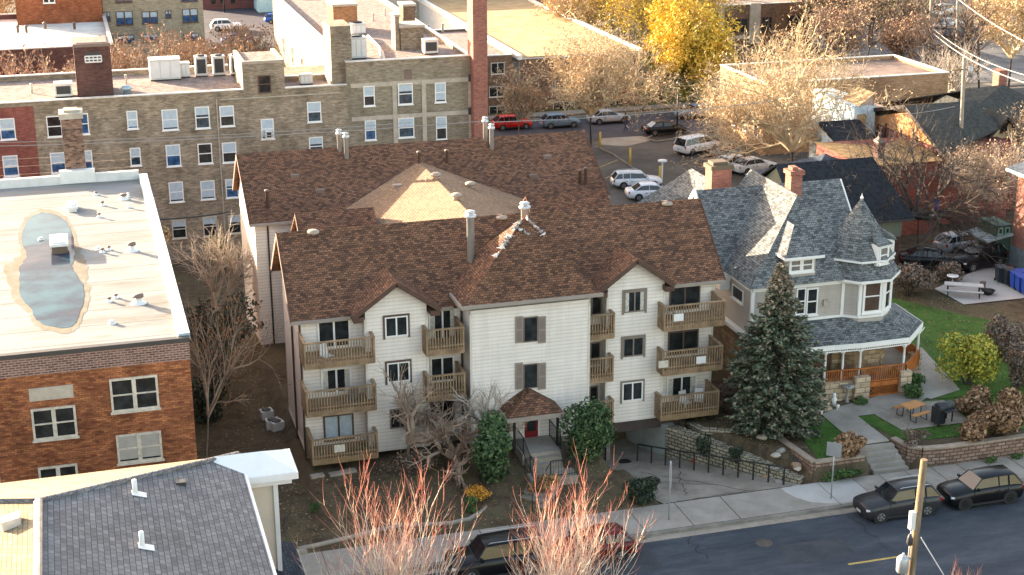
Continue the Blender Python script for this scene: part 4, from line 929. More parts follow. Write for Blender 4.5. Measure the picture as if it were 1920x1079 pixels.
def hvac(u0, v0, u1, v1, zr, depth, label, fans=0, front=0, name='rooftop_unit', cat='rooftop unit', group=None):
    p = gz((u0+u1)/2, v1, zr); y = p.y; a, b = gy(u0, v1, y), gy(u1, v1, y); t = gy((u0+u1)/2, v0, y); w = b.x-a.x; h = t.z-zr
    root = thing(name, label, cat, ((a.x+b.x)/2, y, zr), 0, group)
    cb = MB(); cb.box(-w/2, w/2, 0, depth, .12, h).box(-w/2-.04, w/2+.04, -.04, depth+.04, h, h+.05); cb.build('cabinet', HVAC, root)
    lg_ = MB().box(-w/2, w/2, .1, .22, -.05, .12).box(-w/2, w/2, depth-.22, depth-.1, -.05, .12); lg_.build('base_rail', CAPD, root)
    if front: MB().box(-w/2+.12, w/2-.12, -.02, -.002, .3, h-.15).build('grille', GRILL, root)
    else:
        pm_ = MB()
        for i in range(3): pm_.box(-w/2+w*i/3+.05, -w/2+w*(i+1)/3-.05, -.02, -.002, .25, h-.12)
        pm_.build('access_panel', WVENT, root)
    for i in range(fans): x = -w/2+w*(i+.5)/fans; MB().lathe((x, depth/2, h+.05), [(min(w/fans, depth)*.36, 0), (min(w/fans, depth)*.36, .1), (min(w/fans, depth)*.3, .08), (.01, .06)], 12).build('fan_grille', GRILL, root)
    return root
hvac(283, 113, 340, 152, gz0-.28, 1.6, 'large pale packaged rooftop unit on the gravel of the olive brick building', 0)
hvac(334, 120, 357, 147, gz0-.28, 1.0, 'small pale box beside the large packaged rooftop unit', 0)
for i, (u0, u1) in enumerate(((368, 390), (401, 423), (434, 452))):
    hvac(u0, 108-i, u1, 145-i*1.5, gz0-.28, .9, ('leftmost', 'middle', 'rightmost')[i]+' of three upright condensers with dark coils on the long gravel roof', 1, 1, 'condenser', 'condenser', 'upright condensers on the long gravel roof')
hvac(104, 158, 137, 184, gz0-.28, 1.2, 'cream ventilation hood beside the dark brick lift shaft', 0, 1, 'ventilation_hood', 'roof vent')
hvac(658, 72, 688, 112, zG2-.3, 1.2, 'white rooftop unit at the front edge of the east roof', 1); hvac(660, 46, 686, 66, zG2-.3, 1.2, 'white rooftop unit behind another beside the orange brick penthouse', 1)
hvac(796, 76, 822, 103, zG2-.3, 1.1, 'pale slatted ventilation box near the right parapet of the east roof', 0, 1, 'ventilation_hood', 'roof vent')
hvac(564, 141, 587, 160, zS-.28, .8, 'white ventilation hood on the small low roof beside the penthouse', 0, 0, 'ventilation_hood', 'roof vent')
dc = MB(); dc.tube([gz(u, v, zG2-.1) for u, v in ((690, 68), (712, 90), (716, 108))], .12, 6); dc.build('roof_duct', HVAC, g1, world=True)
dsh = gz(238, 178, gz0-.28); MB().lathe((dsh.x, dsh.y, dsh.z), [(.3, 0), (.3, .4), (.5, .45), (.3, .7), (.01, .75)], 12).build('roof_vent', CAPB, g1, world=True)
for (u, v, r) in ((60, 175, .09), (210, 165, .1), (237, 158, .08), (830, 60, .1), (700, 40, .1), (722, 30, .08)):
    p = gz(u, v, gz0-.28 if u < 600 else zG2-.3); MB().lathe((p.x, p.y, p.z), [(r, 0), (r, .7), (r*1.5, .72), (.01, .8)], 8).build('vent_pipe', WVENT, g1, world=True)
# light conduit lines on the facade
cd = MB(); z1_ = gy(560, 175, GY).z
cd.box(gy(413, 300, GY).x-.04, gy(413, 300, GY).x+.04, GY-.08, GY-.002, FZ, gy(413, 186, GY).z).box(gy(413, 186, GY).x, xT0-.6, GY-.08, GY-.002, gy(520, 181, GY).z-.04, gy(520, 181, GY).z+.04)
cd.split('conduit', STONE, g1, world=True)
# lit west wall of the rear wing with a few windows
for y in (122, 126.5, 131, 136, 141, 147, 153):
    for z in (3.6, 6.6, 9.6): window(g1, .95, 1.6, (xT0, y, z-.6), rotz=-math.pi/2, style='double', frame=CREAM, gl=GL, sillw=True)

# ---------------------------------------------------------------- blocks further back
def block(name, label, cat, x0, x1, y0, y1, z1, wallm, roofm, cap=CAP, par=.5, z0=FZ-.2, wins=None, wk=None, side=None):
    t = thing(name, label, cat, ((x0+x1)/2, y0, FZ))
    MB().box(x0, x1, y0, y1, z0, z1-par).build('wall', wallm, t, world=True)
    p = MB().box(x0, x1, y0, y0+.3, z1-par, z1).box(x0, x1, y1-.3, y1, z1-par, z1).box(x0, x0+.3, y0+.3, y1-.3, z1-par, z1).box(x1-.3, x1, y0+.3, y1-.3, z1-par, z1)
    p.split('parapet', wallm, t, world=True)
    MB().box(x0+.3, x1-.3, y0+.3, y1-.3, z1-par, z1-par+.06).build('roof', roofm, t, world=True)
    c_ = MB().box(x0-.06, x1+.06, y0-.06, y0+.34, z1, z1+.1).box(x0-.06, x1+.06, y1-.34, y1+.06, z1, z1+.1).box(x0-.06, x0+.34, y0+.34, y1-.34, z1, z1+.1).box(x1-.34, x1+.06, y0+.34, y1-.34, z1, z1+.1)
    c_.split('coping', cap, t, world=True)
    for b_ in (wins or ()): win_px(t, y0, b_, **(wk or {}))
    if side:
        for (y, z, ww, hh) in side: window(t, ww, hh, (x0, y, z), rotz=-math.pi/2, **(wk or {}))
    return t
def P(u, v, z): return gz(u, v, z)
# white-roofed block behind the long gravel roof
z3 = 9.0; f0 = P(100, 90, z3); f1 = P(204, 84, z3); k0 = P(185, 20, z3)
wr = block('flat_roofed_building', 'low brick building with a bright white flat roof at the upper left', 'building', -40, f1.x+.4, f0.y, k0.y, z3, BR_DK, mottled('white_membrane', [(.35, (.5, .49, .46)), (.6, (.68, .67, .63))], .3, detail=6), par=.6)
st_ = gz(109, 35, z3-.5); MB().box(st_.x-.8, st_.x+.8, st_.y, st_.y+1.5, z3-.6, 22).build('chimney', STONE, wr, world=True)
for (u, v) in ((34, 62), (50, 62), (85, 55), (140, 55), (162, 30)): p = gz(u, v, z3-.45); MB().lathe((p.x, p.y, p.z), [(.15, 0), (.15, .6), (.3, .65), (.01, .9)], 8).build('roof_vent', VENTB, wr, world=True)
# olive block with paired windows
yo = 186.0; xa, xb = gy(198, 80, yo).x, gy(385, 80, yo).x
OW = [(218,22,249,47),(266,21,296,44),(342,17,371,42),(310,19,321,34),(195,22,207,40),(268,63,297,78),(344,62,373,75),(222,65,252,80),(216,0,248,5),(340,-5,370,3)]
ob = block('tan_brick_building', 'tan brick apartment block with paired sash windows behind the long gravel roof', 'apartment building', xa, xb, yo, yo+18, 17, brick('tan_brick', (.3, .25, .17), (.42, .35, .25), (.3, .26, .2), .3, .11, (.8, 1.15), grain=.25), GRAV, wins=OW, wk=dict(style='pair', frame=BROWNT, gl=GLB, blind=.5))
xr0 = gy(28, 5, 183).x; xr1 = gy(128, 5, 183).x
rb_ = block('red_brick_building', 'small orange red brick block at the top left edge beside a pale chimney', 'building', xr0, xa-.1, 184, 200, 16, brick('rust_brick', (.26, .07, .03), (.36, .12, .05), (.2, .1, .06), .3, .11), GRAV, wins=[(80,-12,103,6)], wk=dict(style='pair', frame=WHITE, gl=GL))
# back street row
y5 = gz(430, 17, FZ).y; xa, xb = gy(380, 10, y5).x, gy(481, 10, y5).x
block('maroon_shopfront_building', 'maroon fronted low building on the back street at the top', 'building', xa, xb, y5, y5+15, 5, plain('maroon_render', (.12, .045, .045), .8, var=.2), GRAV, wins=[(395,-4,405,9),(412,-5,422,8),(432,-5,442,8)], wk=dict(style='single', frame=BROWNT, gl=GL))
y6 = gz(530, 22, FZ).y; xa, xb = gy(484, 10, y6).x, gy(580, 10, y6).x
block('pale_blue_building', 'low building with a plain pale blue wall at the top of the frame', 'building', xa, xb, y6, y6+12, 6, plain('pale_blue_render', (.35, .55, .62), .7, var=.08), GRAV)
y7 = 215; xa, xb = gy(584, 20, y7).x, gy(1000, 20, y7).x
BW = [(676,5,688,22),(760,10,780,22),(800,4,812,22),(818,4,829,22),(838,4,850,22),(863,2,872,20),(712,0,724,8),(942,3,952,14),(918,2,926,14)]
block('cream_brick_building', 'cream brick block with dark windows along the top centre', 'apartment building', xa, xb, y7, y7+20, 9, brick('cream_brick', (.42, .38, .3), (.52, .47, .38), (.4, .36, .3), .3, .11, (.85, 1.1)), GRAV, wins=BW, wk=dict(style='single', frame=WHITE, gl=GL))
# white-sided block with the long roof edges (upper centre)
yw = 164.5; zw = gy(1195, 95, yw).z; xa = gy(1000, 120, yw).x-1.6; xb = gy(1198, 130, yw).x
print('W', zw, xa, xb)
wt = thing('white_sided_building', 'block with pale side wall and long white roof edges behind the bare tree', 'apartment building', (xa, yw, FZ))
WS = plain('pale_render', (.6, .62, .62), .8, var=.1)
px0 = gz(912, 48, zw).x
MB().prism([(xa, yw), (xb, yw), (xb, yw+62), (xa, yw+62)], FZ-.2, zw-.1).build('wall', WS, wt, world=True)
MB().box(xa, xb, yw-.1, yw-.002, FZ-.2, zw-.3).build('front_wall', BR_BR, wt, world=True)
MB().box(xa, xb, yw-.1, yw+62, zw-.1, zw).build('roof', mottled('tan_roofing', [(.3, (.3, .2, .1)), (.6, (.45, .32, .18))], .4), wt, world=True)
MB().box(xa-.3, xa+.2, yw-.3, yw+62, zw-.3, zw+.25).box(xb-.2, xb+.3, yw-.3, yw+62, zw-.3, zw+.25).split('roof_edge', WHITE, wt, world=True)
for box in ((1037,191,1077,208),(1137,185,1170,201),(1133,155,1168,172),(1040,150,1075,168)): win_px(wt, yw-.1, box, style='slider', frame=CREAM, gl=GL)
for i, y in enumerate(range(169, 222, 5)):
    for z in (1.0, 3.9, 6.6):
        if z < zw-2: window(wt, 1.1, 1.4, (xa, y, z), rotz=-math.pi/2, style='double', frame=WHITE, gl=GLB)
# brown brick garages right of the tall chimney
yg = 150.0 + 14.5; xa2, xb2 = gy(915, 150, yg).x, gy(960, 150, yg).x
block('brown_brick_annex', 'narrow brown brick block with wide windows between the tall red chimney and the bare tree', 'building', xa2-6, xb2, yg, yg+20, gy(930, 105, yg).z, BR_BR, GRAV, wins=[(917,162,947,182),(917,198,947,215),(920,118,946,139)], wk=dict(style='slider', frame=CREAM, gl=GL), par=.3)
# brown brick flats at the upper right
y8 = 200.0; xa, xb = gy(1342, 50, y8).x, gy(1531, 50, y8).x; z8 = gy(1430, 8, y8).z
bb = block('brown_brick_flats', 'brown brick flats with stone trim and wide dark windows behind the yellow tree', 'apartment building', xa, xb, y8, y8+50, z8, BR_BR, GRAV, wins=[(1360,36,1402,62),(1427,32,1448,58),(1475,28,1517,54),(1362,84,1400,104),(1427,80,1448,98)], wk=dict(style='triple', frame=BROWNT, gl=GL, fw=.12), side=[(y8+4+6*i, z, 1.4, 1.7) for i in range(7) for z in (2.5, 6.0)], par=1.0)
q = MB()
for (u0, u1) in ((1404, 1424), (1518, 1533), (1345, 1356)): a, b = gy(u0, 50, y8).x, gy(u1, 50, y8).x; q.box(a, b, y8-.25, y8-.002, FZ, z8+.2)
q.split('stone_pier', STONE, bb, world=True)
a, b = gy(1358, 75, y8), gy(1402, 66, y8); MB().box(a.x, b.x, y8-.12, y8-.002, a.z, b.z).build('stone_band', STONE, bb, world=True)
# flat-roofed block behind the big tree, right
fb = block('flat_roofed_flats', 'flat roofed brick flats with white roof trim half hidden by the big bare tree', 'apartment building', 66.0, 86.5, 137.0, 148.0, 6.2, brick('peach_brick', (.36, .2, .1), (.46, .28, .16), (.36, .25, .16), .3, .11), mottled('brown_roof_felt', [(.3, (.13, .09, .08)), (.6, (.24, .18, .15))], .4, detail=7), side=[(138.6+2.6*i, z, 1.0, 1.3) for i in range(4) for z in (0.6, 3.3)], par=.4)
hvac_p = gz(1552, 118, 5.9)
# ---------------------------------------------------------------- grey house with the turret
SHS = shingle('weathered_grey_shingle', (0.075, 0.082, 0.085), (0.225, 0.235, 0.235), (0.27, 0.275, 0.265), .26, .14, .25)
GSID = siding('grey_siding', (.5, .455, .41), .14, .85)
HW = WHITE
STO = brick('rough_stone', (.22, .14, .08), (.4, .29, .18), (.2, .15, .1), .5, .28, (.8, 1.15), grain=.3, msize=.03)
STL = brick('pale_block_stone', (.42, .32, .22), (.56, .44, .31), (.25, .19, .13), .6, .32, (.85, 1.15), grain=.25, msize=.03)
ORW = mottled('orange_stained_wood', [(.3, (.26, .075, .02)), (.6, (.42, .14, .035)), (.8, (.5, .2, .06))], 2.5, detail=6, rough=.6)
hs = thing('turreted_house', 'grey Victorian house with corner turret, steep grey shingle roofs and white trim', 'house', (40, 74, 1.1))
HX0, HX1, HY, HE = 35.55, 43.4, 74.1, 8.0
def hb(name, mb, m, par=None): return mb.build(name, m, par or hs, world=True)
BAY = [(41.15, 74.1), (41.95, 73.55), (43.45, 73.55), (44.3, 74.3), (44.3, 75.9), (43.4, 76.6)]
plan = [(HX0, HY)] + BAY + [(43.4, 88), (HX0, 88)]
uw = hb('upper_wall', MB().prism(plan, 5.0, HE), GSID)
hb('lower_wall', MB().prism([(p[0]+(.02 if i in (0, len(plan)-1) else -.02), p[1]+.02) for i, p in enumerate(plan)], 0.6, 5.0), STO)
bt = MB()
for i in range(6): a, b = plan[i], plan[i+1]; bt.beam((a[0], a[1]-.03, HE-.12), (b[0], b[1]-.03, HE-.12), .1, .34).beam((a[0], a[1]-.03, 5.75), (b[0], b[1]-.03, 5.75), .08, .14)
bt.box(HX0-.12, HX0-.002, HY, 88, HE-.3, HE+.04).box(HX0-.35, HX0-.002, HY-.1, 88, 4.9, 5.1)
for p in plan[:6]: bt.box(p[0]-.1, p[0]+.1, p[1]-.06, p[1]+.08, 5.8, HE-.3)
hb('trim', bt, HW)
# roofs
ax, ay, az = 39.5, 77.1, 12.25
kx = (az-HE)/(ax-35.2)
r = MB(); oh = .35
r.poly([(35.2, HY-oh, HE), (43.9, HY-oh, HE), (ax, ay, az)])
r.poly([(35.2, 82, HE), (35.2, HY-oh, HE), (ax, ay, az), (ax, 83.5, az)])
r.poly([(43.9, HY-oh, HE), (43.9, 82, HE), (ax, 83.5, az), (ax, ay, az)])
GRY, GRZ, GEY = 81.0, 11.9, 77.3
sg = (GRZ-HE)/(GRY-GEY)
r.slab([(34.8, GEY, HE), (44.25, GEY, HE), (44.25, GRY, GRZ), (34.8, GRY, GRZ)], .12).slab([(34.8, GRY, GRZ), (44.25, GRY, GRZ), (44.25, 2*GRY-GEY, HE), (34.8, 2*GRY-GEY, HE)], .12)
# rear wing
r.slab([(35.2, 82, 7.4), (38.6, 82, 10.7), (38.6, 90.5, 10.7), (35.2, 93.5, 7.4)][::-1], .12).slab([(38.6, 82, 10.7), (42.0, 82, 7.4), (42.0, 93.5, 7.4), (38.6, 90.5, 10.7)][::-1], .12).slab([(42.0, 93.5, 7.4), (35.2, 93.5, 7.4), (38.6, 90.5, 10.7)], .12)
r.slab([(34.9, 84.5, 8.0), (38, 84.5, 8.0), (38, 86.5, 9.9), (35.8, 86.5, 9.9)], .1).slab([(35.8, 86.5, 9.9), (38, 86.5, 9.9), (38, 88.5, 8.0), (34.9, 88.5, 8.0)], .1)
hb('roof', r, SHS)
hb('rear_wall', MB().prism([(35.4, 88), (41, 88), (41, 94), (35.4, 94)], .2, 7.3), GSID)
# left gable wall with its window strip and rakes
gw = MB(); gw.poly([(HX0-.01, GEY, HE), (HX0-.01, 2*GRY-GEY, HE), (HX0-.01, GRY, GRZ-.2)]); gw.poly([(44.0, GEY, HE), (44.0, GRY, GRZ-.2), (44.0, 2*GRY-GEY, HE)])
hb('gable_wall', gw, GSID)
rk = MB().beam((34.78, GEY-.1, HE-.1), (34.78, GRY, GRZ-.08), .1, .3).beam((34.78, GRY, GRZ-.08), (34.78, 2*GRY-GEY, HE-.1), .1, .3).beam((44.28, GEY, HE-.08), (44.28, GRY, GRZ-.08), .08, .24)
rk.box(34.75, 35.5, GEY-.3, GEY+.5, HE-.5, HE-.05).box(34.9, 35.5, GEY-.2, GEY+.4, HE-1.1, HE-.5); hb('rake_board', rk, HW)
window(hs, 2.2, 1.3, (HX0-.03, GRY, 8.9), rotz=-math.pi/2, style='triple', frame=HW, gl=GL)
win_px(hs, HY, (1512, 541, 1532, 590), style='double', frame=HW, gl=GL, sillw=True); win_px(hs, HY, (1492, 541, 1510, 590), style='double', frame=HW, gl=GL)
window(hs, 1.5, .8, (HX0, 76.0, 6.6), rotz=-math.pi/2, style='single', frame=HW, gl=GL)
MB().box(gy(1543, 566, HY).x, gy(1551, 566, HY).x, HY-.15, HY-.002, gy(1546, 573, HY).z, gy(1546, 562, HY).z).build('wall_lamp', STONE, hs, world=True)
window(hs, 1.25, 2.0, (42.72, 73.55, 5.95), style='double', frame=HW, gl=plain('brown_blind_glass', (.09, .06, .045), .15, var=.3), fw=.14)
window(hs, .9, 2.0, (43.9, 73.95, 5.95), rotz=R(41), style='double', frame=HW, gl=GL, fw=.12)
# porch roof, fascia, posts, rail, piers
PE = 4.5
pe = [(36.6, 72.6), (40.0, 72.55), (41.65, 72.4), (44.7, 72.45), (46.75, 74.5), (46.9, 78.0)]
pi = [(36.6, 74.1), (41.1, 74.1), (41.95, 73.9), (43.5, 74.0), (44.3, 74.9), (44.3, 78.0)]
pr = MB()
for i in range(5): pr.poly([(*pe[i], PE+.12), (*pe[i+1], PE+.12), (*pi[i+1], 5.72), (*pi[i], 5.72)])
pr.poly([(*p, PE+.06) for p in reversed(pe+pi[::-1])]); hb('porch_roof', pr, SHS)
pf = MB()
for i in range(5):
    a, b = pe[i], pe[i+1]; pf.beam((a[0], a[1]+.04, PE-.04), (b[0], b[1]+.04, PE-.04), .1, .3); pf.beam((a[0], a[1]+.05, PE-.32), (b[0], b[1]+.05, PE-.32), .05, .06)
    n = int(math.dist(a, b)/.13)
    for k in range(n): x, y = lerp(a[0], b[0], k/n), lerp(a[1], b[1], k/n)+.05; pf.box(x-.015, x+.015, y-.015, y+.015, PE-.3, PE-.19)
hb('porch_fascia', pf, HW)
posts = [(39.7, 72.95), (40.75, 72.85), (41.8, 72.75), (44.6, 72.75), (46.55, 74.5), (37.6, 72.95)]
for x, y in posts:
    m = MB().lathe((x, y, 2.0), [(.09, 0), (.09, .9), (.06, 1.0), (.08, 1.3), (.06, 1.9), (.09, 2.0), (.09, 2.4)], 8)
    m.beam((x-.35, y, 4.3), (x-.03, y, 3.9), .05).beam((x+.35, y, 4.3), (x+.03, y, 3.9), .05); hb('porch_post', m, HW)
hb('porch_floor', MB().prism([(36.4, 72.8), (41.7, 72.6), (44.7, 72.65), (46.7, 74.5), (46.7, 78), (36.4, 78)], 1.85, 2.0), CONCD)
pv = [(39.8, 72.8), (41.8, 72.65), (44.7, 72.6), (46.65, 74.45), (46.75, 77.8)]
rr = MB()
for a, b in zip(pv, pv[1:]):
    rr.beam((*a, 2.95), (*b, 2.95), .08, .06).beam((*a, 2.12), (*b, 2.12), .05, .05); n = int(math.dist(a, b)/.13)
    for k in range(n+1): rr.box(lerp(a[0], b[0], k/n)-.025, lerp(a[0], b[0], k/n)+.025, lerp(a[1], b[1], k/n)-.025, lerp(a[1], b[1], k/n)+.025, 2.0, 2.95)
hb('porch_rail', rr, ORW)
sk = MB().beam((42.35, 72.6, 1.9), (44.3, 72.6, 1.9), .06, .26).beam((42.35, 72.6, 1.2), (44.3, 72.6, 1.2), .05, .12)
k = 0
while k < 11:
    x = 42.4+.19*k; sk.beam((x, 72.62, 1.2), (min(x+.6, 44.3), 72.62, 1.2+min(.6, 44.3-x)), .035); sk.beam((x, 72.6, 1.8), (min(x+.6, 44.3), 72.6, 1.8-min(.6, 44.3-x)), .035); k += 1
hb('lattice', sk, ORW)
hb('lattice_backing', MB().box(42.3, 44.3, 72.68, 72.8, 1.1, 1.85), plain('dark_wood', (.09, .03, .015), .8))
for (xa, xb, ya, yb) in ((41.35, 42.3, 72.3, 73.2), (39.6, 41.35, 72.6, 73.3), (44.3, 45.0, 72.35, 73.1), (46.35, 46.95, 74.6, 75.2)): hb('stone_pier', MB().box(xa, xb, ya, yb, .9, 2.55 if xb-xa < 1 else 2.3), STL)
ss = MB()
for i in range(5): ss.box(38.3, 39.6, 71.55+.3*i, 71.86+.3*i, .9, 1.25+.17*i)
hb('porch_steps', ss, STL)
# dormer on the front slope
df = HY-oh+ (9.2-HE)/((az-HE)/(ay-(HY-oh)))*.35; DY = 74.05
a, b = gy(1478, 513, DY), gy(1527, 480, DY)
dx0, dx1, dz0, dz1 = a.x-.05, b.x+.1, a.z-.15, b.z+.1
hb('dormer_wall', MB().box(dx0, dx1, DY, 77.5, dz0-.2, dz1), GSID)
win_px(hs, DY, (1480, 484, 1525, 510), style='pair', frame=HW, gl=plain('pale_window', (.2, .18, .16), .2, var=.3), fw=.12)
dm = MB(); ex = .35; pz_ = dz1+1.45; xm_ = (dx0+dx1)/2
q = [(dx0-ex, DY-ex, dz1), (dx1+ex, DY-ex, dz1), (dx1+ex, 78, dz1), (dx0-ex, 78, dz1)]
dm.poly([q[0], q[1], (xm_, DY+1.2, pz_)]); dm.poly([q[1], q[2], (xm_, 79, pz_), (xm_, DY+1.2, pz_)]); dm.poly([q[3], q[0], (xm_, DY+1.2, pz_), (xm_, 79, pz_)])
hb('dormer_roof', dm, SHS)
hb('dormer_trim', MB().box(dx0-ex, dx1+ex, DY-ex-.04, DY-ex+.03, dz1-.14, dz1+.01).box(dx0-ex-.02, dx0-ex+.05, DY-ex, 76, dz1-.14, dz1+.01).box(dx0-ex+.05, dx1+ex-.05, DY-ex+.03, DY, dz1-.1, dz1-.02), HW)
# turret: octagonal drum hidden by the skirt, cone, two small dormers
tc = Vector((42.65, 75.35, 0)); n8 = 8
def ring(rad, z): return [Vector((tc.x+rad*math.cos(R(22.5+45*k)), tc.y+rad*math.sin(R(22.5+45*k)), z)) for k in range(n8)]
tr_ = MB(); lo, m1_, hi = ring(2.45, 8.0), ring(1.85, 8.9), ring(2.1, 9.1); top_ = Vector((tc.x, tc.y, 12.3)); flare = ring(1.72, 9.7)
for k in range(n8):
    j = (k+1) % n8
    tr_.poly([lo[k], lo[j], m1_[j], m1_[k]]); tr_.poly([hi[k], hi[j], flare[j], flare[k]]); tr_.poly([flare[k], flare[j], top_])
tr_.poly(hi[::-1]); hb('turret_roof', tr_, SHS)
tt = MB()
for k in range(n8): j = (k+1) % n8; tt.beam(hi[k]+Vector((0,0,-.07)), hi[j]+Vector((0,0,-.07)), .05, .12)
for k in range(4, 8): j = (k+1) % n8; tt.beam(lo[k]+Vector((0,0,-.05)), lo[j]+Vector((0,0,-.05)), .06, .14)
tt.lathe((tc.x, tc.y, 12.2), [(.09, 0), (.11, .1), (.03, .2), (.01, .35)], 8); hb('turret_trim', tt, HW)
hb('turret_drum', MB().prism([(p.x, p.y) for p in ring(1.8, 0)], 8.2, 9.1), GSID)
for ang, uu in ((-72, 0), (-18, 1)):
    an = R(ang); dn = Vector((math.cos(an), math.sin(an), 0)); sd_ = Vector((-dn.y, dn.x, 0)); c0 = tc+dn*1.8; z0, z1 = 8.75, 9.95
    m = MB(); m.obox((c0.x-dn.x*.5, c0.y-dn.y*.5, (z0+z1)/2), sd_*.47, dn*.6, (0, 0, (z1-z0)/2)); hb('turret_dormer', m, HW)
    f_ = c0+dn*.1; window(hs, .7, 1.0, (f_.x, f_.y, z0+.1), rotz=an+math.pi/2, style='double', frame=HW, gl=plain('pale_window', (.2, .18, .16), .2), fw=.08)
    m = MB(); A_, B_ = f_+sd_*.6+dn*.15, f_-sd_*.6+dn*.15; T_ = c0-dn*1.2
    m.poly([(A_.x, A_.y, z1), (B_.x, B_.y, z1), (T_.x, T_.y, z1+.9)][::-1]); m.poly([(A_.x, A_.y, z1), (T_.x, T_.y, z1+.9), (T_.x, T_.y, z1)]); m.poly([(B_.x, B_.y, z1), (T_.x, T_.y, z1), (T_.x, T_.y, z1+.9)]); hb('turret_dormer_roof', m, SHS)
def hchim(u0, u1, vt, vb, y, dep, m, capm):
    a, b = gy(u0, vb, y), gy(u1, vb, y); t = gy((u0+u1)/2, vt, y)
    c = MB().box(a.x, b.x, y, y+dep, a.z-1.5, t.z-.35); c = hb('chimney', c, m); hb('chimney_cap', MB().box(a.x-.1, b.x+.1, y-.1, y+dep+.1, t.z-.35, t.z-.1).box(a.x+.1, b.x-.25, y+.1, y+dep-.1, t.z-.1, t.z+.1), capm, c)
hchim(1334, 1371, 308, 350, 83.5, 1.0, BR_CH, plain('mossy_cap', (.12, .09, .06), .9)); hchim(1482, 1503, 318, 362, 78.2, .75, BR_CH, BR_CH)
# ---------------------------------------------------------------- garage with the black roof
BLK = mottled('black_shingle', [(.35, (.012, .014, .017)), (.6, (.025, .028, .034))], 3, detail=5, bump=.3)
gr = thing('garage_building', 'garage with black shingle roof, green siding and brick base behind the turreted house', 'garage', (54, 95.5, .8))
hb2 = lambda n, mb, m: mb.build(n, m, gr, world=True)
hb2('roof', MB().slab([(49.0, 95.0, 4.5), (58.2, 95.0, 4.5), (57.6, 100.6, 7.8), (49.6, 100.6, 7.8)], .15).slab([(49.6, 100.6, 7.8), (57.6, 100.6, 7.8), (58.2, 106, 4.5), (49.0, 106, 4.5)], .15), BLK)
hb2('upper_wall', MB().box(49.4, 57.5, 95.5, 105.5, 3.0, 4.6), siding('green_siding', (.17, .2, .15), .16, .85)); hb2('lower_wall', MB().box(49.45, 57.45, 95.55, 105.45, -.5, 3.0), BR_DK)
gw = MB(); gw.poly([(57.5, 95.5, 4.4), (57.5, 105.5, 4.4), (57.5, 100.6, 7.5)]); gw.poly([(49.7, 95.5, 4.4), (49.7, 100.6, 7.55), (49.7, 105.5, 4.4)]); hb2('gable_wall', gw, siding('green_siding', (.17, .2, .15), .16, .85))
hb2('gutter', MB().box(49.0, 58.2, 94.9, 95.02, 4.3, 4.46), CAPD)
# small blue-grey hip roofed house
bh = thing('hip_roofed_house', 'small house with a blue grey hip roof beyond the black garage roof', 'house', (60, 108, 0))
p0 = gy(1548, 288, 112); q = [(p0.x-5, 107, p0.z-2.6), (p0.x+5, 107, p0.z-2.6), (p0.x+5, 117, p0.z-2.6), (p0.x-5, 117, p0.z-2.6)]; m = MB()
for i in range(4): m.poly([q[i], q[(i+1) % 4], (p0.x, 112, p0.z)])
m.build('roof', mottled('blue_slate', [(.35, (.04, .052, .07)), (.65, (.075, .09, .115))], 3, detail=5), bh, world=True)
MB().box(p0.x-4.5, p0.x+4.5, 107.5, 116.5, -1, p0.z-2.62).build('wall', GSID, bh, world=True)
pv_ = gy(1542, 308, 110); MB().box(pv_.x-.25, pv_.x+.25, 109.8, 110.2, pv_.z-.5, pv_.z+.1).build('roof_vent', CAPD, bh, world=True)
# house under construction in printed wrap
WRAPB = mottled('pale_blue_wrap', [(.42, (.45, .56, .62)), (.5, (.62, .7, .74)), (.62, (.66, .73, .77))], 1.2, detail=2, bump=0); WRAPP = mottled('pink_board', [(.4, (.45, .3, .24)), (.6, (.58, .42, .34))], .8, detail=3, bump=0)
PLY = plain('bare_plywood', (.5, .33, .17), .8, var=.25)
uc = thing('unfinished_house', 'house under construction wrapped in pale blue sheeting with pinkish boards and dark roof', 'house', (68, 117, -1))
def fa_(u0, v0, u1, v1, y): a, b = gy(u0, max(v0, v1), y), gy(u1, min(v0, v1), y); return a.x, b.x, a.z, b.z
x0_, x1_, z0_, z1_ = fa_(1598, 262, 1642, 196, 119); MB().box(x0_, x1_, 119, 127, -1, z1_).build('upper_wall', WRAPB, uc, world=True)
x2_, x3_, z2_, z3_ = fa_(1642, 300, 1695, 214, 119.5); MB().box(x1_, x3_, 119.5, 127, -1, z3_).build('board_wall', WRAPP, uc, world=True)
x4_, x5_, z4_, z5_ = fa_(1568, 320, 1583, 262, 116); x6_, x7_, z6_, z7_ = fa_(1583, 310, 1636, 264, 116)
MB().box(x4_, x5_, 116, 119, -1, z5_).build('lower_wall', WRAPB, uc, world=True); MB().box(x5_, x7_, 116, 119, -1, z5_).build('board_wall', WRAPP, uc, world=True)
MB().slab([(x4_-.4, 115.6, z5_), (x7_+.2, 115.6, z5_), (x7_+.2, 119, z5_+1.0), (x4_-.4, 119, z5_+1.0)], .3).build('lower_roof', BLK, uc, world=True)
a, b, c, d = fa_(1606, 246, 1624, 214, 118.95); o_ = MB().box(a, b, 118.9, 118.99, c, d); o_.build('door_opening', PLY, uc, world=True)
for bx in ((1610, 290, 1622, 272, 115.95), (1588, 308, 1594, 275, 115.95)): a, b, c, d = fa_(*bx[:4], bx[4]); MB().box(a, b, bx[4]-.04, bx[4], min(c, d), max(c, d)).build('window_opening', PLY, uc, world=True)
m = MB(); pk = gy(1618, 166, 121); m.slab([(x0_+.3, 118.8, z1_), (pk.x, 118.8, pk.z), (pk.x, 122, pk.z), (x0_+.3, 122, z1_)], .1).slab([(pk.x, 118.8, pk.z), (x1_-.3, 118.8, z1_), (x1_-.3, 122, z1_), (pk.x, 122, pk.z)], .1); m.build('roof', PLY, uc, world=True)
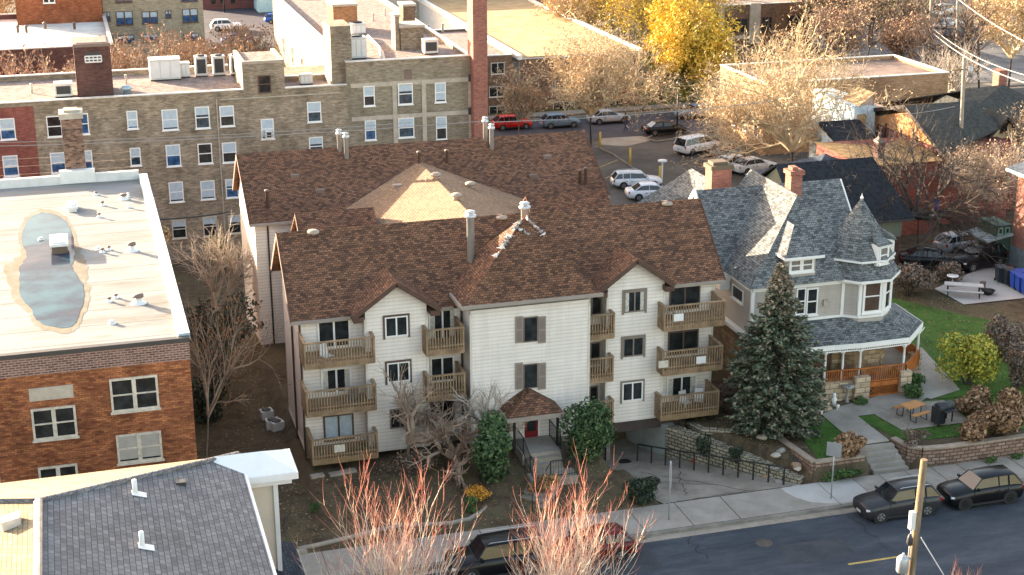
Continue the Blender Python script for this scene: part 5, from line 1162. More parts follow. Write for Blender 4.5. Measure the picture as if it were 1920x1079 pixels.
m = MB(); m.poly([(x0_+.3, 118.95, z1_), (x1_-.3, 118.95, z1_), (pk.x, 118.95, pk.z-.1)]); m.build('gable_wall', WRAPP, uc, world=True)
# brown roofed house in front of it
br = thing('brown_roofed_house', 'house with a low tan brown roof and dark square chimney behind the black garage roof', 'house', (64, 106, 0))
p0, p1 = gy(1655, 275, 112), gy(1600, 318, 106); m = MB()
xm2 = p0.x; m.poly([(xm2-4.6, 106.5, p1.z), (xm2+2.5, 106.5, p1.z), (xm2, 112, p0.z)]); m.poly([(xm2+2.5, 106.5, p1.z), (xm2+4.5, 116, p1.z), (xm2, 112, p0.z)]); m.poly([(xm2-4.6, 116, p1.z), (xm2-4.6, 106.5, p1.z), (xm2, 112, p0.z)])
m.build('roof', mottled('tan_brown_shingle', [(.35, (.14, .09, .04)), (.6, (.26, .17, .08))], 1.5, detail=6), br, world=True)
MB().prism([(xm2-4.3, 107), (xm2+2.3, 107), (xm2+4, 115.5), (xm2-4.3, 115.5)], -1, p1.z-.05).build('wall', BR_RD, br, world=True)
a, b, c, d = fa_(1644, 315, 1660, 268, 108.5); ch = MB().box(a, b, 108.5, 109.4, c-1, d); ch = ch.build('chimney', BR_DK, br, world=True)
m = MB(); 
for k in range(4): cs = [(a-.05, 108.45), (b+.05, 108.45), (b+.05, 109.45), (a-.05, 109.45)]; m.poly([(*cs[k], d), (*cs[(k+1) % 4], d), ((a+b)/2, 108.95, d+.55)])
m.lathe(((a+b)/2, 108.95, d+.45), [(.14, 0), (.14, .3), (.01, .32)], 8); m.build('chimney_cap', plain('chimney_hood', (.14, .1, .09), .7), ch, world=True)
# tudor style house, far right
td = thing('tudor_house', 'red brick and timber house with a cream gable and dark steep roofs', 'house', (74, 112, 0))
TY = 112.0; OR_ST = mottled('orange_stucco', [(.35, (.45, .2, .08)), (.6, (.62, .34, .16))], 1.0, detail=6); CRG = plain('cream_gable', (.52, .45, .26), .8, var=.1); TIM = plain('dark_timbering', (.03, .018, .014), .7)
a, b = gy(1846, 262, TY), gy(1921, 258, TY); pk = gy(1883, 222, TY); xg0, xg1 = a.x, a.x+2*(pk.x-a.x)
MB().box(xg0, xg1, TY, 124, -1, a.z).build('brick_wall', BR_RD, td, world=True)
m = MB(); m.poly([(xg0, TY, a.z), (xg1, TY, a.z), (pk.x, TY, pk.z)]); m.split('gable_wall', CRG, td, world=True)
m = MB(); m.slab([(xg0-.4, TY-.5, a.z-.2), (pk.x, TY-.5, pk.z+.25), (pk.x, 122, pk.z+.25), (xg0-.4, 122, a.z-.2)][::-1], .15).slab([(pk.x, TY-.5, pk.z+.25), (xg1+.4, TY-.5, a.z-.2), (xg1+.4, 122, a.z-.2), (pk.x, 122, pk.z+.25)][::-1], .15)
l = gy(1697, 198, 114); r_ = gy(1830, 192, 114); lz = gy(1640, 265, 110).z
m.slab([(l.x, 107.5, lz-.9), (r_.x+1, 107.5+4, lz), (r_.x, 114, l.z), (l.x, 114, l.z)], .15).slab([(l.x, 114, l.z), (r_.x, 114, l.z), (r_.x+1, 122, lz), (l.x, 122, lz)], .15)
p2 = gy(1862, 160, 120); m.slab([(r_.x-4, 113, p2.z-2.8), (p2.x+6, 114, p2.z-3), (p2.x+1, 120, p2.z), (p2.x-3, 120, p2.z-.3)], .1).slab([(p2.x-3, 120, p2.z-.3), (p2.x+1, 120, p2.z), (p2.x+6, 128, p2.z-3), (r_.x-4, 128, p2.z-3)], .1)
m.build('roof', mottled('dark_slate_shingle', [(.35, (.035, .036, .035)), (.6, (.065, .066, .06))], 3, detail=5, bump=.3), td, world=True)
m = MB(); m.poly([(l.x+.5, 108.6, lz-.8), (l.x+.5, 121.5, lz-.8), (l.x+.5, 114, l.z-.5)][::-1]); m.split('side_gable', OR_ST, td, world=True); m = MB().box(l.x+.5, r_.x+1, 109.5, 121, -1, lz-.9); m.build('side_wall', BR_RD, td, world=True)
m = MB().beam((l.x-.05, 107.2, lz-1.1), (l.x-.05, 114, l.z-.1), .12, .3).beam((l.x-.05, 114, l.z-.1), (l.x-.05, 121.8, lz-.2), .12, .3).beam((xg0-.4, TY-.55, a.z-.3), (pk.x, TY-.55, pk.z+.15), .1, .2).beam((pk.x, TY-.55, pk.z+.15), (xg1+.4, TY-.55, a.z-.3), .1, .2)
for k in range(4): m.box(l.x+.42, l.x+.5, 109.8+k*2.6, 110+k*2.6, .5, lz-.5)
m.split('bargeboard', TIM, td, world=True)
win_px(td, TY, (1875, 232, 1889, 248), style='single', frame=TIM, gl=GL); win_px(td, TY, (1868, 266, 1892, 282), style='slider', frame=TIM, gl=GL)
a2, b2, c2, d2 = fa_(1842, 385, 1897, 318, TY-1.2); MB().box(a2, b2, TY-1.2, TY-.002, c2, d2).build('bay', TIM, td, world=True)
win_px(td, TY-1.2, (1850, 328, 1870, 372), style='double', frame=TIM, gl=plain('curtained_glass', (.25, .24, .2), .25), fw=.08); win_px(td, TY-1.2, (1873, 327, 1892, 370), style='double', frame=TIM, gl=plain('curtained_glass', (.25, .24, .2), .25), fw=.08)
pb_ = MB(); 
for (u0, u1) in ((1850, 1870), (1873, 1893)):
    for (v0, v1) in ((321, 327), (374, 383)): a, b, c, d = fa_(u0, v1, u1, v0, TY-1.22); pb_.box(a, b, TY-1.26, TY-1.2, c, d)
pb_.split('bay_panel', BR_RD, td, world=True)
a, b, c, d = fa_(1872, 158, 1890, 132, 122); MB().box(a, b, 122, 123, c-2, d).build('chimney', BR_CH, td, world=True)
# brick house cut by the right edge
eh = thing('corner_brick_house', 'red brick house with a slate blue roof at the right edge', 'house', (66, 93.9, .8))
MB().box(65.8, 78, 78, 93.9, .2, 7.9).build('wall', brick('rose_brick', (.24, .09, .065), (.34, .15, .11), (.26, .18, .15), .26, .1, (.85, 1.1), grain=.2), eh, world=True)
MB().slab([(65.2, 77.4, 7.9), (69, 80, 10.5), (69, 91, 10.5), (65.2, 94.5, 7.9)][::-1], .2).slab([(65.2, 94.5, 7.9), (69, 91, 10.5), (74, 91, 10.5), (78, 94.5, 7.9)][::-1], .2).build('roof', mottled('blue_slate', [(.35, (.04, .052, .07)), (.65, (.075, .09, .115))], 3, detail=5), eh, world=True)
MB().box(65.1, 65.22, 77.4, 94.5, 7.62, 7.84).split('gutter', CAPB, eh, world=True)
MB().box(65.72, 65.79, 78, 93.9, .2, 2.1).build('stone_base', plain('blue_grey_base', (.16, .19, .2), .8, var=.3, scale=3), eh, world=True)
window(eh, 1.3, 2.2, (65.8, 91.6, 3.2), rotz=-math.pi/2, style='double', frame=WHITE, gl=GL, fw=.14); window(eh, 1.3, 2.2, (65.8, 87.6, 3.2), rotz=-math.pi/2, style='double', frame=WHITE, gl=GL, fw=.14)
TEAL = plain('teal_paint', (.03, .075, .06), .6); m = MB().box(64.5, 65.8, 94.0, 96.4, .3, 3.6); ph_ = m.build('porch', TEAL, eh, world=True)
MB().slab([(63.5, 93.6, 2.6), (65.7, 93.6, 3.0), (65.7, 96.6, 3.0), (63.5, 96.6, 2.6)], .12).build('porch_roof', CAPB, ph_, world=True)
for x in (64.8, 65.4): window(eh, .4, .5, (x, 94.0, 2.95), style='single', frame=plain('mint_paint', (.2, .34, .28), .6), gl=GL)
# ---------------------------------------------------------------- trees and shrubs
def grow(mb, p, d, L, r, lvl, rng, P, tips):
    """one branch: a few bent segments, side shoots along it, a fork at its end"""
    n = 3 if lvl < P['lv'] else 2
    pts = [p.copy()]; q = p.copy(); dd = d.copy()
    for i in range(n):
        dd = (dd + Vector((rng.gauss(0, P['bend']), rng.gauss(0, P['bend']), rng.gauss(0, P['bend'])+P['up']*(.5 if lvl else 0)))).normalized()
        q = q + dd*L/n; pts.append(q.copy())
        if lvl < P['lv'] and lvl > 0 and i < n-1:
            for _ in range(P.get('side', 1)):
                a = rng.uniform(0, 6.283); t = dd.orthogonal().normalized(); t = Matrix.Rotation(a, 3, dd) @ t
                nd = (dd*math.cos(P['ang']) + t*math.sin(P['ang']*rng.uniform(.7, 1.3))).normalized()
                grow(mb, q, nd, L*P['dec']*rng.uniform(.6, 1), r*.5, lvl+1, rng, P, tips)
    r1 = r*(.62 if lvl < P['lv'] else .35)
    sides = 7 if lvl == 0 else (4 if lvl == 1 else 3)
    mb.tube(pts, [lerp(r, r1, i/n) for i in range(n+1)], sides, cap=False)
    if lvl >= P['lv']: tips.append((q, dd)); return
    k = P['fork'] if lvl else P['limbs']; off = rng.uniform(0, 6.28)
    for i in range(k):
        t = dd.orthogonal().normalized(); t = Matrix.Rotation(off+6.283*i/k+rng.uniform(-.4, .4), 3, dd) @ t
        an = (P['ang'] if lvl else P['ang0'])*rng.uniform(.6, 1.25)
        nd = (dd*math.cos(an)+t*math.sin(an)).normalized()
        grow(mb, q, nd, L*(P['dec'] if lvl else P['dec0'])*rng.uniform(.75, 1.15), r1*(.8 if k > 2 else .9), lvl+1, rng, P, tips)
DEF = dict(lv=5, fork=3, limbs=5, side=1, ang=.6, ang0=.65, dec=.72, dec0=.9, bend=.14, up=.1)
def leaf_quads(mb, c, n, rad, size, rng, nm=1, flat=1.0, asp=.3):
    for _ in range(n):
        while True:
            v = Vector((rng.uniform(-1, 1), rng.uniform(-1, 1), rng.uniform(-1, 1)))
            if v.length < 1: break
        p = c + Vector((v.x*rad, v.y*rad, v.z*rad*flat)); a = Vector((rng.gauss(0, 1), rng.gauss(0, 1), rng.gauss(0, 1))).normalized(); b = a.orthogonal().normalized()
        s_ = size*rng.uniform(.6, 1.3); mb.mat(rng.randrange(nm)) if nm > 1 else None
        e = Matrix.Rotation(rng.uniform(0, 6.28), 3, a) @ b; f = a.cross(e)
        k_ = a*s_*.35; mb.poly([p-e*s_, p-f*s_*asp+k_, p+e*s_, p+f*s_*asp+k_])
_tc = {}
def bare_tree(label, base, h, seed, name='bare_tree', bark=None, twig=None, r=None, leaves=None, lsize=.12, ln=0, group=None, cat='tree', trunk_h=.28, wide=1.0, asp=.3, **kw):
    P = dict(DEF); P.update(kw); rng = random.Random(seed); base = Vector(base)
    root = thing(name, label, cat, base, 0, group); mb = MB(); tips = []
    grow(mb, Vector((0, 0, -.2)), Vector((rng.uniform(-.05, .05), rng.uniform(-.05, .05), 1)).normalized(), 1.0*trunk_h*10, .32, 0, rng, P, tips)
    top = max(v[2] for v in mb.v); s = h/top; rr = (r or h*.022)/.32
    # scale height to measure; keep twigs thick enough to read
    cx_, cy_ = sum(v[0] for v in mb.v[21:28])/7, sum(v[1] for v in mb.v[21:28])/7
    mb.v = [((cx_*.3+(x-cx_)*wide)*s, (cy_*.3+(y-cy_)*wide)*s, z*s) if i >= 28 else (x*s*.3+(x-x)*0, y*s*.3, z*s) for i, (x, y, z) in enumerate(mb.v)]
    nt_ = 7*4; tr_ = MB(); tr_.v = mb.v[:nt_]; tr_.f = [f for f in mb.f if max(f) < nt_]; tr_.m = [0]*len(tr_.f); tr_.sm = [True]*len(tr_.f)
    cr_ = MB(); cr_.v = mb.v[nt_:]; cr_.f = [tuple(i-nt_ for i in f) for f in mb.f if min(f) >= nt_]; cr_.m = [0]*len(cr_.f); cr_.sm = [False]*len(cr_.f)
    tr_.build('trunk', bark, root)
    if leaves:
        for (q, d) in tips: cr_.mat(1); leaf_quads(cr_, Vector(((cx_*.3+(q.x-cx_)*wide)*s, (cy_*.3+(q.y-cy_)*wide)*s, q.z*s)), ln, .4*h/9, lsize, rng, asp=asp)
    cr_.build('crown', [twig or bark] + ([leaves] if leaves else []), root)
    return root
BARK = plain('grey_bark', (.16, .125, .1), .95, var=.35, scale=4)
BARKD = plain('dark_bark', (.06, .048, .04), .95, var=.3, scale=4)
TWG = plain('tan_twigs', (.3, .225, .165), .9, var=.35, scale=1.2)
TWGY = plain('straw_twigs', (.48, .38, .24), .9, var=.3, scale=1.0)
TWGB = plain('brown_twigs', (.13, .095, .075), .9, var=.35, scale=1.2)
TWGP = plain('pale_twigs', (.42, .36, .3), .9, var=.3, scale=1.2)
LTAN = plain('curled_tan_leaves', (.5, .36, .22), .9, var=.45, scale=2.5)
LPIN = plain('pinkish_dry_leaves', (.34, .21, .13), .9, var=.4, scale=2.5)
LGOLD = plain('golden_leaves', (.62, .43, .06), .8, var=.4, scale=1.2)
LYG = plain('yellow_green_leaves', (.26, .26, .035), .8, var=.4, scale=1.5)
DKLEAF = plain('dark_hanging_leaves', (.05, .055, .03), .9, var=.4, scale=3)
LOR = plain('orange_dry_leaves', (.35, .14, .05), .85, var=.4, scale=3)
G_ = lambda x, y: ground_z(x, y)
def at(u, v, z=FZ): p = gz(u, v, z); return (p.x, p.y, z)
FAR = dict(fork=4, side=1, lv=4)
bare_tree('wide bare tree with pale curled leaves standing over the white cars', (62.2, 122.5, FZ), 17, 4, r=.5, bark=BARKD, twig=TWGY, leaves=LTAN, ln=2, lsize=.22, asp=.22, limbs=7, ang0=.85, fork=3, lv=5, ang=.6, dec=.78, trunk_h=.3, wide=1.15, bend=.24)
bare_tree('broad bare tree with pale curled leaves between the rear brown roof and the street', (50.6, 145.0, FZ), 13.5, 7, r=.42, bark=BARKD, twig=TWGY, leaves=LTAN, ln=2, lsize=.22, asp=.22, limbs=7, ang0=.85, fork=3, lv=5, ang=.6, dec=.78, wide=1.1, bend=.24)
bare_tree('smaller bare tree just left of the broad one, before the pale side wall', (44.5, 150.5, FZ), 8, 9, bark=BARK, twig=TWG, leaves=LTAN, ln=2, lsize=.17, limbs=5, **FAR)
bare_tree('yellow leaved tree beside the far street', (69.5, 163.5, FZ), 12.5, 12, name='yellow_tree', bark=BARKD, twig=LGOLD, leaves=LGOLD, ln=6, lsize=.25, asp=.5, limbs=7, lv=4, fork=4, ang0=.7, trunk_h=.18)
bare_tree('green yellow tree low behind the yellow one by the far street', (66.5, 166, FZ), 8.5, 15, name='yellow_tree', bark=BARKD, twig=LYG, leaves=LYG, ln=6, lsize=.3, limbs=6, lv=4, fork=4, trunk_h=.16)
k_ = 0
for (u, v, h, sd_, tw, lf, txt) in ((1075, 62, 13, 31, TWGY, LTAN, 'golden bare tree behind the white edged roof, left of the others'), (1150, 58, 14, 32, TWGY, LGOLD, 'golden bare tree at the top, right of the tall one'), (1215, 75, 14, 33, TWGY, LGOLD, 'tall gold tinged tree behind the yellow leaved tree'),
        (1290, 55, 13, 34, TWGY, LGOLD, 'gold tinged tree at the top edge before the brown flats'), (1030, 18, 9, 35, TWG, LTAN, 'bare tree at the very top above the white edged roof'), (1180, 15, 10, 36, TWGY, LGOLD, 'golden tree at the top edge far behind the yellow tree'), (1250, 10, 9, 37, TWGY, LGOLD, 'golden tree at the top edge left of the brown flats')):
    p = at(u, v+60, FZ); bare_tree(txt, p, h, sd_, bark=BARKD, twig=tw, leaves=lf, ln=3, lsize=.26, limbs=6, group='bare trees along the top', **FAR)
for i, (u, v, h, tw, lf, ln, txt) in enumerate(((1570, 118, 11, TWGB, LPIN, 2, 'dark bare tree at the top, just right of the brown brick flats'), (1625, 95, 12, TWGB, LTAN, 1, 'brown bare tree second right of the brown brick flats'), (1680, 128, 9, TWGB, LPIN, 2, 'low dark bare tree behind the flat roof with white trim'),
        (1715, 70, 11, TWGB, LTAN, 1, 'thin bare tree at the top left of the wooden power pole'), (1600, 45, 12, TWGB, LYG, 2, 'greenish tree at the top edge right of the brown flats'), (1660, 40, 12, TWGB, LYG, 2, 'greenish bare tree at the top edge midway to the power pole'), (1835, 150, 13, TWGB, None, 0, 'tall dark bare tree at upper right before the grey lot'),
        (1890, 130, 15, TWGY, LTAN, 3, 'sunlit golden tree in the upper right corner'), (1910, 60, 12, TWGY, LGOLD, 3, 'golden leaved tree at the top right edge'), (1780, 190, 9, TWGP, None, 0, 'pale twiggy tree between the flat roof and the power pole'), (1550, 60, 13, TWGB, LPIN, 1, 'dark tree at the top edge touching the brown flats'), (1840, 45, 10, TWGY, LGOLD, 2, 'gold tinged tree above the parked trucks'))):
    p = at(u, v+40, FZ); bare_tree(txt, p, h, 50+i, bark=BARKD if tw is not TWGP else BARK, twig=tw, leaves=lf, ln=ln, lsize=.24, limbs=6, group='trees at the upper right', **FAR)
bare_tree('pale sunlit bare tree in front of the tudor house', (70.5, 104.5, -.3), 9.8, 71, bark=BARK, twig=TWGP, leaves=LTAN, ln=1, lsize=.14, limbs=6, lv=5, ang0=.7)
bare_tree('dark drooping tree in front of the green garage wall', (61.0, 98.8, .4), 12.0, 73, name='weeping_tree', bark=BARKD, twig=BARKD, wide=1.15, limbs=9, lv=5, up=-.05, ang0=.9, fork=3, side=1, dec=.78, trunk_h=.32)
bare_tree('bare tree with tan leaves right of the cream gable', (79.5, 110.5, -.5), 9, 77, bark=BARK, twig=TWG, leaves=LTAN, ln=3, lsize=.17, limbs=5, **FAR)
for i, (u, v, y, txt) in enumerate(((25, 88, 140, 'bare brown tree behind the gravel roof at the left edge'), (95, 92, 141, 'bare brown tree behind the gravel roof, left of the brick shaft'), (245, 62, 150, 'leafy brown tree behind the gravel roof, right of the brick shaft'), (300, 52, 152, 'leafy brown tree behind the large rooftop unit'), (362, 50, 158, 'leafy brown tree above the leftmost condenser'), (425, 66, 155, 'leafy brown tree behind the condensers near the blue cars'), (480, 48, 165, 'pinkish leaved tree between the condensers and the back street'))):
    t_ = gy(u, v, y); bare_tree(txt, (t_.x, y, FZ), t_.z-FZ, 90+i, bark=BARKD, twig=TWG, leaves=LPIN, ln=2, lsize=.26, limbs=6, group='trees behind the gravel roof', wide=.9, **FAR)
bare_tree('sunlit bare tree in the top left corner over the white roof', at(12, 150, FZ), 19, 99, bark=BARK, twig=TWGY, leaves=LTAN, ln=2, lsize=.24, limbs=5, **FAR)
# the alley and the front garden
bare_tree('slender bare tree with a few orange leaves in the dark alley', (4.95, 75.2, .45), 10.2, 101, bark=BARK, twig=TWG, leaves=LOR, ln=1, lsize=.09, limbs=4, ang0=.35, ang=.5, trunk_h=.45, lv=4, r=.12, wide=.6)
bare_tree('dark bushy bare tree in the alley beside the white wall', (7.0, 86, .2), 6.6, 103, bark=BARKD, twig=TWGB, leaves=DKLEAF, ln=3, lsize=.16, asp=.5, limbs=5, ang0=.5, ang=.5, lv=4, trunk_h=.2)
bare_tree('pale topped bare tree at the far end of the alley', (7.4, 95, 0), 9.0, 104, bark=BARKD, twig=TWGP, limbs=5, ang0=.4, trunk_h=.35, lv=4, fork=4)
bare_tree('gnarled bare ornamental tree before the left gabled bay', (14.9, 71.0, .9), 6.3, 107, bark=BARK, twig=TWG, limbs=5, ang0=.7, ang=.6, lv=4, side=1, fork=3, bend=.24, trunk_h=.16, dec=.8, r=.075)
bare_tree('low tangled bare shrub tree left of the entrance', (17.4, 70.6, .9), 3.4, 109, bark=BARK, twig=TWG, limbs=4, ang0=.8, ang=.6, lv=4, bend=.22, trunk_h=.08, dec=.8, leaves=LOR, ln=1, lsize=.05, r=.06)
bare_tree('pale bare shrub branches against the stair tower wall', (19.0, 70.9, 1.0), 4.8, 111, bark=BARK, twig=TWGP, limbs=4, ang0=.5, ang=.5, lv=4, bend=.2, trunk_h=.14, r=.05)
# red tipped whip trees on the near verge
RED_T = mottled('red_whip_bark', [(.3, (.45, .13, .09)), (.6, (.58, .26, .19))], 2, detail=3, bump=0)
WHB = mottled('pale_whip_bark', [(.3, (.5, .42, .34)), (.6, (.75, .66, .56))], 2, detail=4, bump=0); ORW_ = plain('orange_whip_bark', (.62, .44, .31), .8, var=.3)
def whip_tree(label, base, h, spread, seed, n=46, cat='tree'):
    rng = random.Random(seed); root = thing('whip_tree', label, cat, base, 0, 'red tipped trees by the street')
    t = MB(); t.tube([(0, 0, -.2), (.03, .02, h*.18), (0, 0, h*.34)], [.2, .16, .12], 8); t.build('trunk', BARK, root)
    c = MB(); L0 = h*.3
    def shoot(p, d, L, r, dep):
        q = p.copy(); dd = d.copy(); pts = [q.copy()]; m = 5
        for i in range(m):
            dd = (dd+Vector((rng.gauss(0, .07), rng.gauss(0, .07), .13))).normalized(); q = q+dd*L/m; pts.append(q.copy())
            if dep and i >= 1:
                for _ in range(rng.choice((1, 1, 2))):
                    a = rng.uniform(0, 6.28); s_ = Matrix.Rotation(a, 3, dd)@dd.orthogonal().normalized(); shoot(q, (dd+s_*.55).normalized(), L*(.62-.07*i)*rng.uniform(.7, 1.1), r*.55, dep-1)
        # colour by height along the wood: pale base, orange, red tip
        for i in range(m):
            zt = pts[i+1].z/h + rng.gauss(0, .06); red = (dep == 0 and i >= 2 and zt > .62) or zt > .94; c.mat(1 if red else (2 if (dep == 0 and zt > .74) or zt > .86 else 0)); c.tube(pts[i:i+2], [lerp(r, r*.35, i/m), lerp(r, r*.35, (i+1)/m)], 3, cap=False)
    for k in range(n):
        a = 6.283*k/n+rng.uniform(-.3, .3); e = rng.uniform(.1, 1.0)*spread; d = Vector((math.cos(a)*e, math.sin(a)*e, 1)).normalized()
        shoot(Vector((0, 0, L0*rng.uniform(.5, 1.1))), d, h*.64*rng.uniform(.65, 1.05)*(1.05-.28*e), .026, 2)
    c.build('crown', [WHB, RED_T, ORW_], root); return root
w1, w2 = gy(772, 1010, 50), gy(1095, 1010, 50)
whip_tree('left of the two red tipped whip trees in front of the black car', (w1.x-.8, 50, .1), 10.0, .85, 5, 50); whip_tree('right of the two red tipped whip trees, before the red car', (w2.x-.9, 50, .1), 9.2, .85, 16, 50)
p = gy(1797, 1062, 49); whip_tree('top of a pale twiggy tree at the bottom edge right of the pole', (p.x, 49, .1), p.z-.1, .3, 8, 7)
# leafy shrubs
def shrub(name, label, c, rx, ry, rz, n, size, mats, seed=1, cat='shrub', group=None, lumps=7, inner=.55, stem=True):
    rng = random.Random(seed); root = thing(name, label, cat, c, 0, group); mb = MB(); L = []
    for i in range(lumps):
        a = rng.uniform(0, 6.28); e = rng.uniform(0, .6); L.append((math.cos(a)*rx*e, math.sin(a)*ry*e, rz*rng.uniform(.35, 1.45), rng.uniform(.35, .6)))
    for i in range(n):
        lx, ly, lz, lr = L[rng.randrange(lumps)]
        v = Vector((rng.gauss(0, 1), rng.gauss(0, 1), rng.gauss(0, 1))).normalized()*rng.uniform(inner, 1.0)
        p = Vector((lx+v.x*rx*lr, ly+v.y*ry*lr, max(.03, lz+v.z*rz*lr)))
        s_ = size*rng.uniform(.6, 1.4); a = (v+Vector((rng.gauss(0, .5), rng.gauss(0, .5), rng.gauss(0, .5)))).normalized(); e = a.orthogonal().normalized(); e = Matrix.Rotation(rng.uniform(0, 6.28), 3, a)@e; f = a.cross(e)
        mb.mat(rng.choices(range(len(mats)), weights=[3, 2, 1, 1][:len(mats)])[0]); mb.poly([p-e*s_, p-f*s_*.6, p+e*s_, p+f*s_*.6])
    mb.build('foliage', mats, root)
    if stem:
        st_ = MB()
        for i in range(5): lx, ly, lz, lr = L[i % lumps]; st_.tube([(lx*.1, ly*.1, -.1), (lx*.5, ly*.5, lz*.5), (lx, ly, lz)], [.05*rz+.01, .035, .015], 4)
        st_.build('stem', BARKD, root)
    return root
EVG = [plain('juniper_dark', (.035, .07, .025), .85, var=.4, scale=4), plain('juniper_mid', (.065, .115, .04), .85, var=.4, scale=4), plain('juniper_light', (.1, .15, .05), .85, var=.3, scale=4)]
YEL = [plain('yellow_leaf', (.42, .36, .04), .8, var=.3, scale=3), plain('yellow_green_leaf', (.2, .23, .03), .8, var=.3, scale=3), plain('lime_leaf', (.33, .33, .05), .8, var=.3)]
BRN = [plain('brown_hydrangea', (.22, .12, .06), .9, var=.4, scale=4), plain('tan_hydrangea', (.36, .23, .13), .9, var=.3, scale=4), plain('dark_leaf', (.08, .05, .025), .9, var=.3)]
GRNB = [plain('green_leaf', (.04, .09, .02), .85, var=.4, scale=4), plain('mid_green_leaf', (.08, .15, .035), .85, var=.3), plain('olive_leaf', (.12, .13, .04), .85, var=.3)]
DKB = [plain('dark_shrub_leaf', (.02, .032, .018), .9, var=.4), plain('dull_green_leaf', (.045, .06, .03), .9, var=.4)]
ORB = [plain('orange_shrub_leaf', (.55, .22, .02), .85, var=.4, scale=5), plain('amber_shrub_leaf', (.6, .38, .06), .85, var=.3)]
TWB = [plain('dead_shrub_twig', (.14, .1, .075), .9, var=.4), plain('grey_shrub_twig', (.22, .18, .15), .9, var=.3), plain('rust_shrub_twig', (.2, .1, .05), .9, var=.3)]
def sh(name, label, box, mats, n, size, zb=None, seed=1, depth=None, cat='shrub', group=None, **k):
    u0, v0, u1, v1 = box; um = (u0+u1)/2; zz = zb if zb is not None else 1.0
    for _ in range(3): p = gz(um, v1-2, zz); zz = zb if zb is not None else ground_z(p.x, p.y)
    a, b = gy(u0, v1, p.y), gy(u1, v1, p.y); t = gy(um, v0, p.y); rx = (b.x-a.x)/2; rz = (t.z-zz)/2
    return shrub(name, label, (p.x, p.y+(depth or rx)*.5, zz), rx*1.15, depth or rx, max(.1, rz*1.0), n, size, mats, seed, cat, group, **k)
sh('juniper_bush', 'loose dark evergreen left of the entrance steps', (882, 775, 985, 908), EVG, 5200, .11, .9, 3, 1.3)
sh('juniper_bush', 'dense dark green evergreen right of the entrance steps', (1050, 752, 1158, 890), EVG, 7500, .1, .5, 4, 1.5, lumps=10)
sh('dark_bush', 'low dark rounded bush beside the pavement and the driveway', (1168, 895, 1248, 945), DKB, 4200, .07, .16, 5, .9)
sh('yellow_bush', 'bright yellow green bush by the curved garden path', (1776, 628, 1884, 735), YEL, 4800, .1, 1.1, 6, 1.7, lumps=10)
sh('hydrangea_bush', 'brown faded flower bush behind the wall, highest one on the right', (1805, 725, 1885, 785), BRN, 2800, .12, 1.1, 7); sh('hydrangea_bush', 'large brown faded flower bush touching the right edge', (1850, 735, 1945, 830), BRN, 4200, .12, 1.1, 8)
sh('hydrangea_bush', 'brown faded flower bush behind the brick garden wall at right', (1808, 772, 1885, 834), BRN, 2600, .12, 1.05, 9); sh('hydrangea_bush', 'brown faded flower bush in the corner of the brick planter by the steps', (1565, 813, 1628, 862), BRN, 2000, .11, 1.0, 10)
sh('bare_shrub', 'small reddish bare shrub behind the wall by the steps', (1697, 806, 1744, 842), TWB, 1100, .06, 1.0, 11); sh('bare_shrub', 'grey bare thicket on the slope at the right edge', (1850, 580, 1940, 690), TWB, 3500, .09, .9, 12); sh('bare_shrub', 'grey bare thicket behind the yellow bush', (1885, 640, 1950, 740), TWB, 2600, .09, 1.0, 13)
sh('green_shrub', 'round green shrub at the corner of the porch', (1700, 702, 1742, 740), GRNB, 1000, .09, 1.1, 14); sh('green_shrub', 'pale green shrub before the stone pier', (1690, 722, 1732, 752), GRNB, 900, .08, 1.1, 15); sh('green_shrub', 'low green plant under the orange lattice', (1605, 748, 1636, 765), GRNB, 400, .07, 1.1, 16)
sh('ground_ivy', 'green ivy strip at the foot of the brick planter', (1548, 880, 1632, 905), GRNB, 1800, .06, .14, 17, .35, stem=False); sh('ground_ivy', 'small green weed on the pavement by the brick garden wall', (1845, 858, 1878, 872), GRNB, 350, .06, .14, 18, .25, stem=False); sh('ground_ivy', 'small green weed at the wall foot near the right edge', (1898, 852, 1925, 864), GRNB, 350, .06, .14, 19, .25, stem=False)
sh('orange_shrub', 'small bright orange shrub in the front garden', (872, 918, 924, 945), ORB, 1100, .06, None, 20); sh('green_shrub', 'low green mound under the orange shrub', (866, 936, 905, 966), GRNB, 900, .06, None, 21); sh('green_shrub', 'small green tuft in the round garden bed', (578, 945, 605, 965), GRNB, 350, .06, None, 22)
sh('ornamental_grass', 'tawny ornamental grass mound beside the steps', (990, 890, 1052, 935), [plain('tawny_grass', (.3, .2, .09), .9, var=.3), plain('rust_grass', (.28, .12, .05), .9, var=.3)], 1600, .09, None, 23, cat='grass clump')
sh('dark_bush', 'dark bush spilling over the block wall, left one', (1308, 818, 1340, 858), DKB, 1100, .06, .3, 24, .4); sh('dark_bush', 'dark bush spilling over the block wall, right one', (1368, 838, 1400, 872), DKB, 900, .06, .2, 25, .4)
sh('bare_shrub', 'reddish brown thicket beside the balconies and the grey house', (1335, 720, 1390, 778), TWB, 1500, .07, 1.0, 26); sh('bare_shrub', 'dark brown thicket below the green garage wall', (1665, 500, 1765, 565), TWB, 3800, .1, .8, 27); sh('bare_shrub', 'brown bare bush right of the thicket by the picnic slab', (1765, 480, 1820, 535), TWB, 1800, .09, .8, 28)
sh('conifer', 'small gold topped evergreen at the far end of the alley', (385, 432, 440, 500), [EVG[1], plain('gold_needles', (.4, .26, .1), .9, var=.4)], 1500, .12, 2.5, 29, cat='tree')
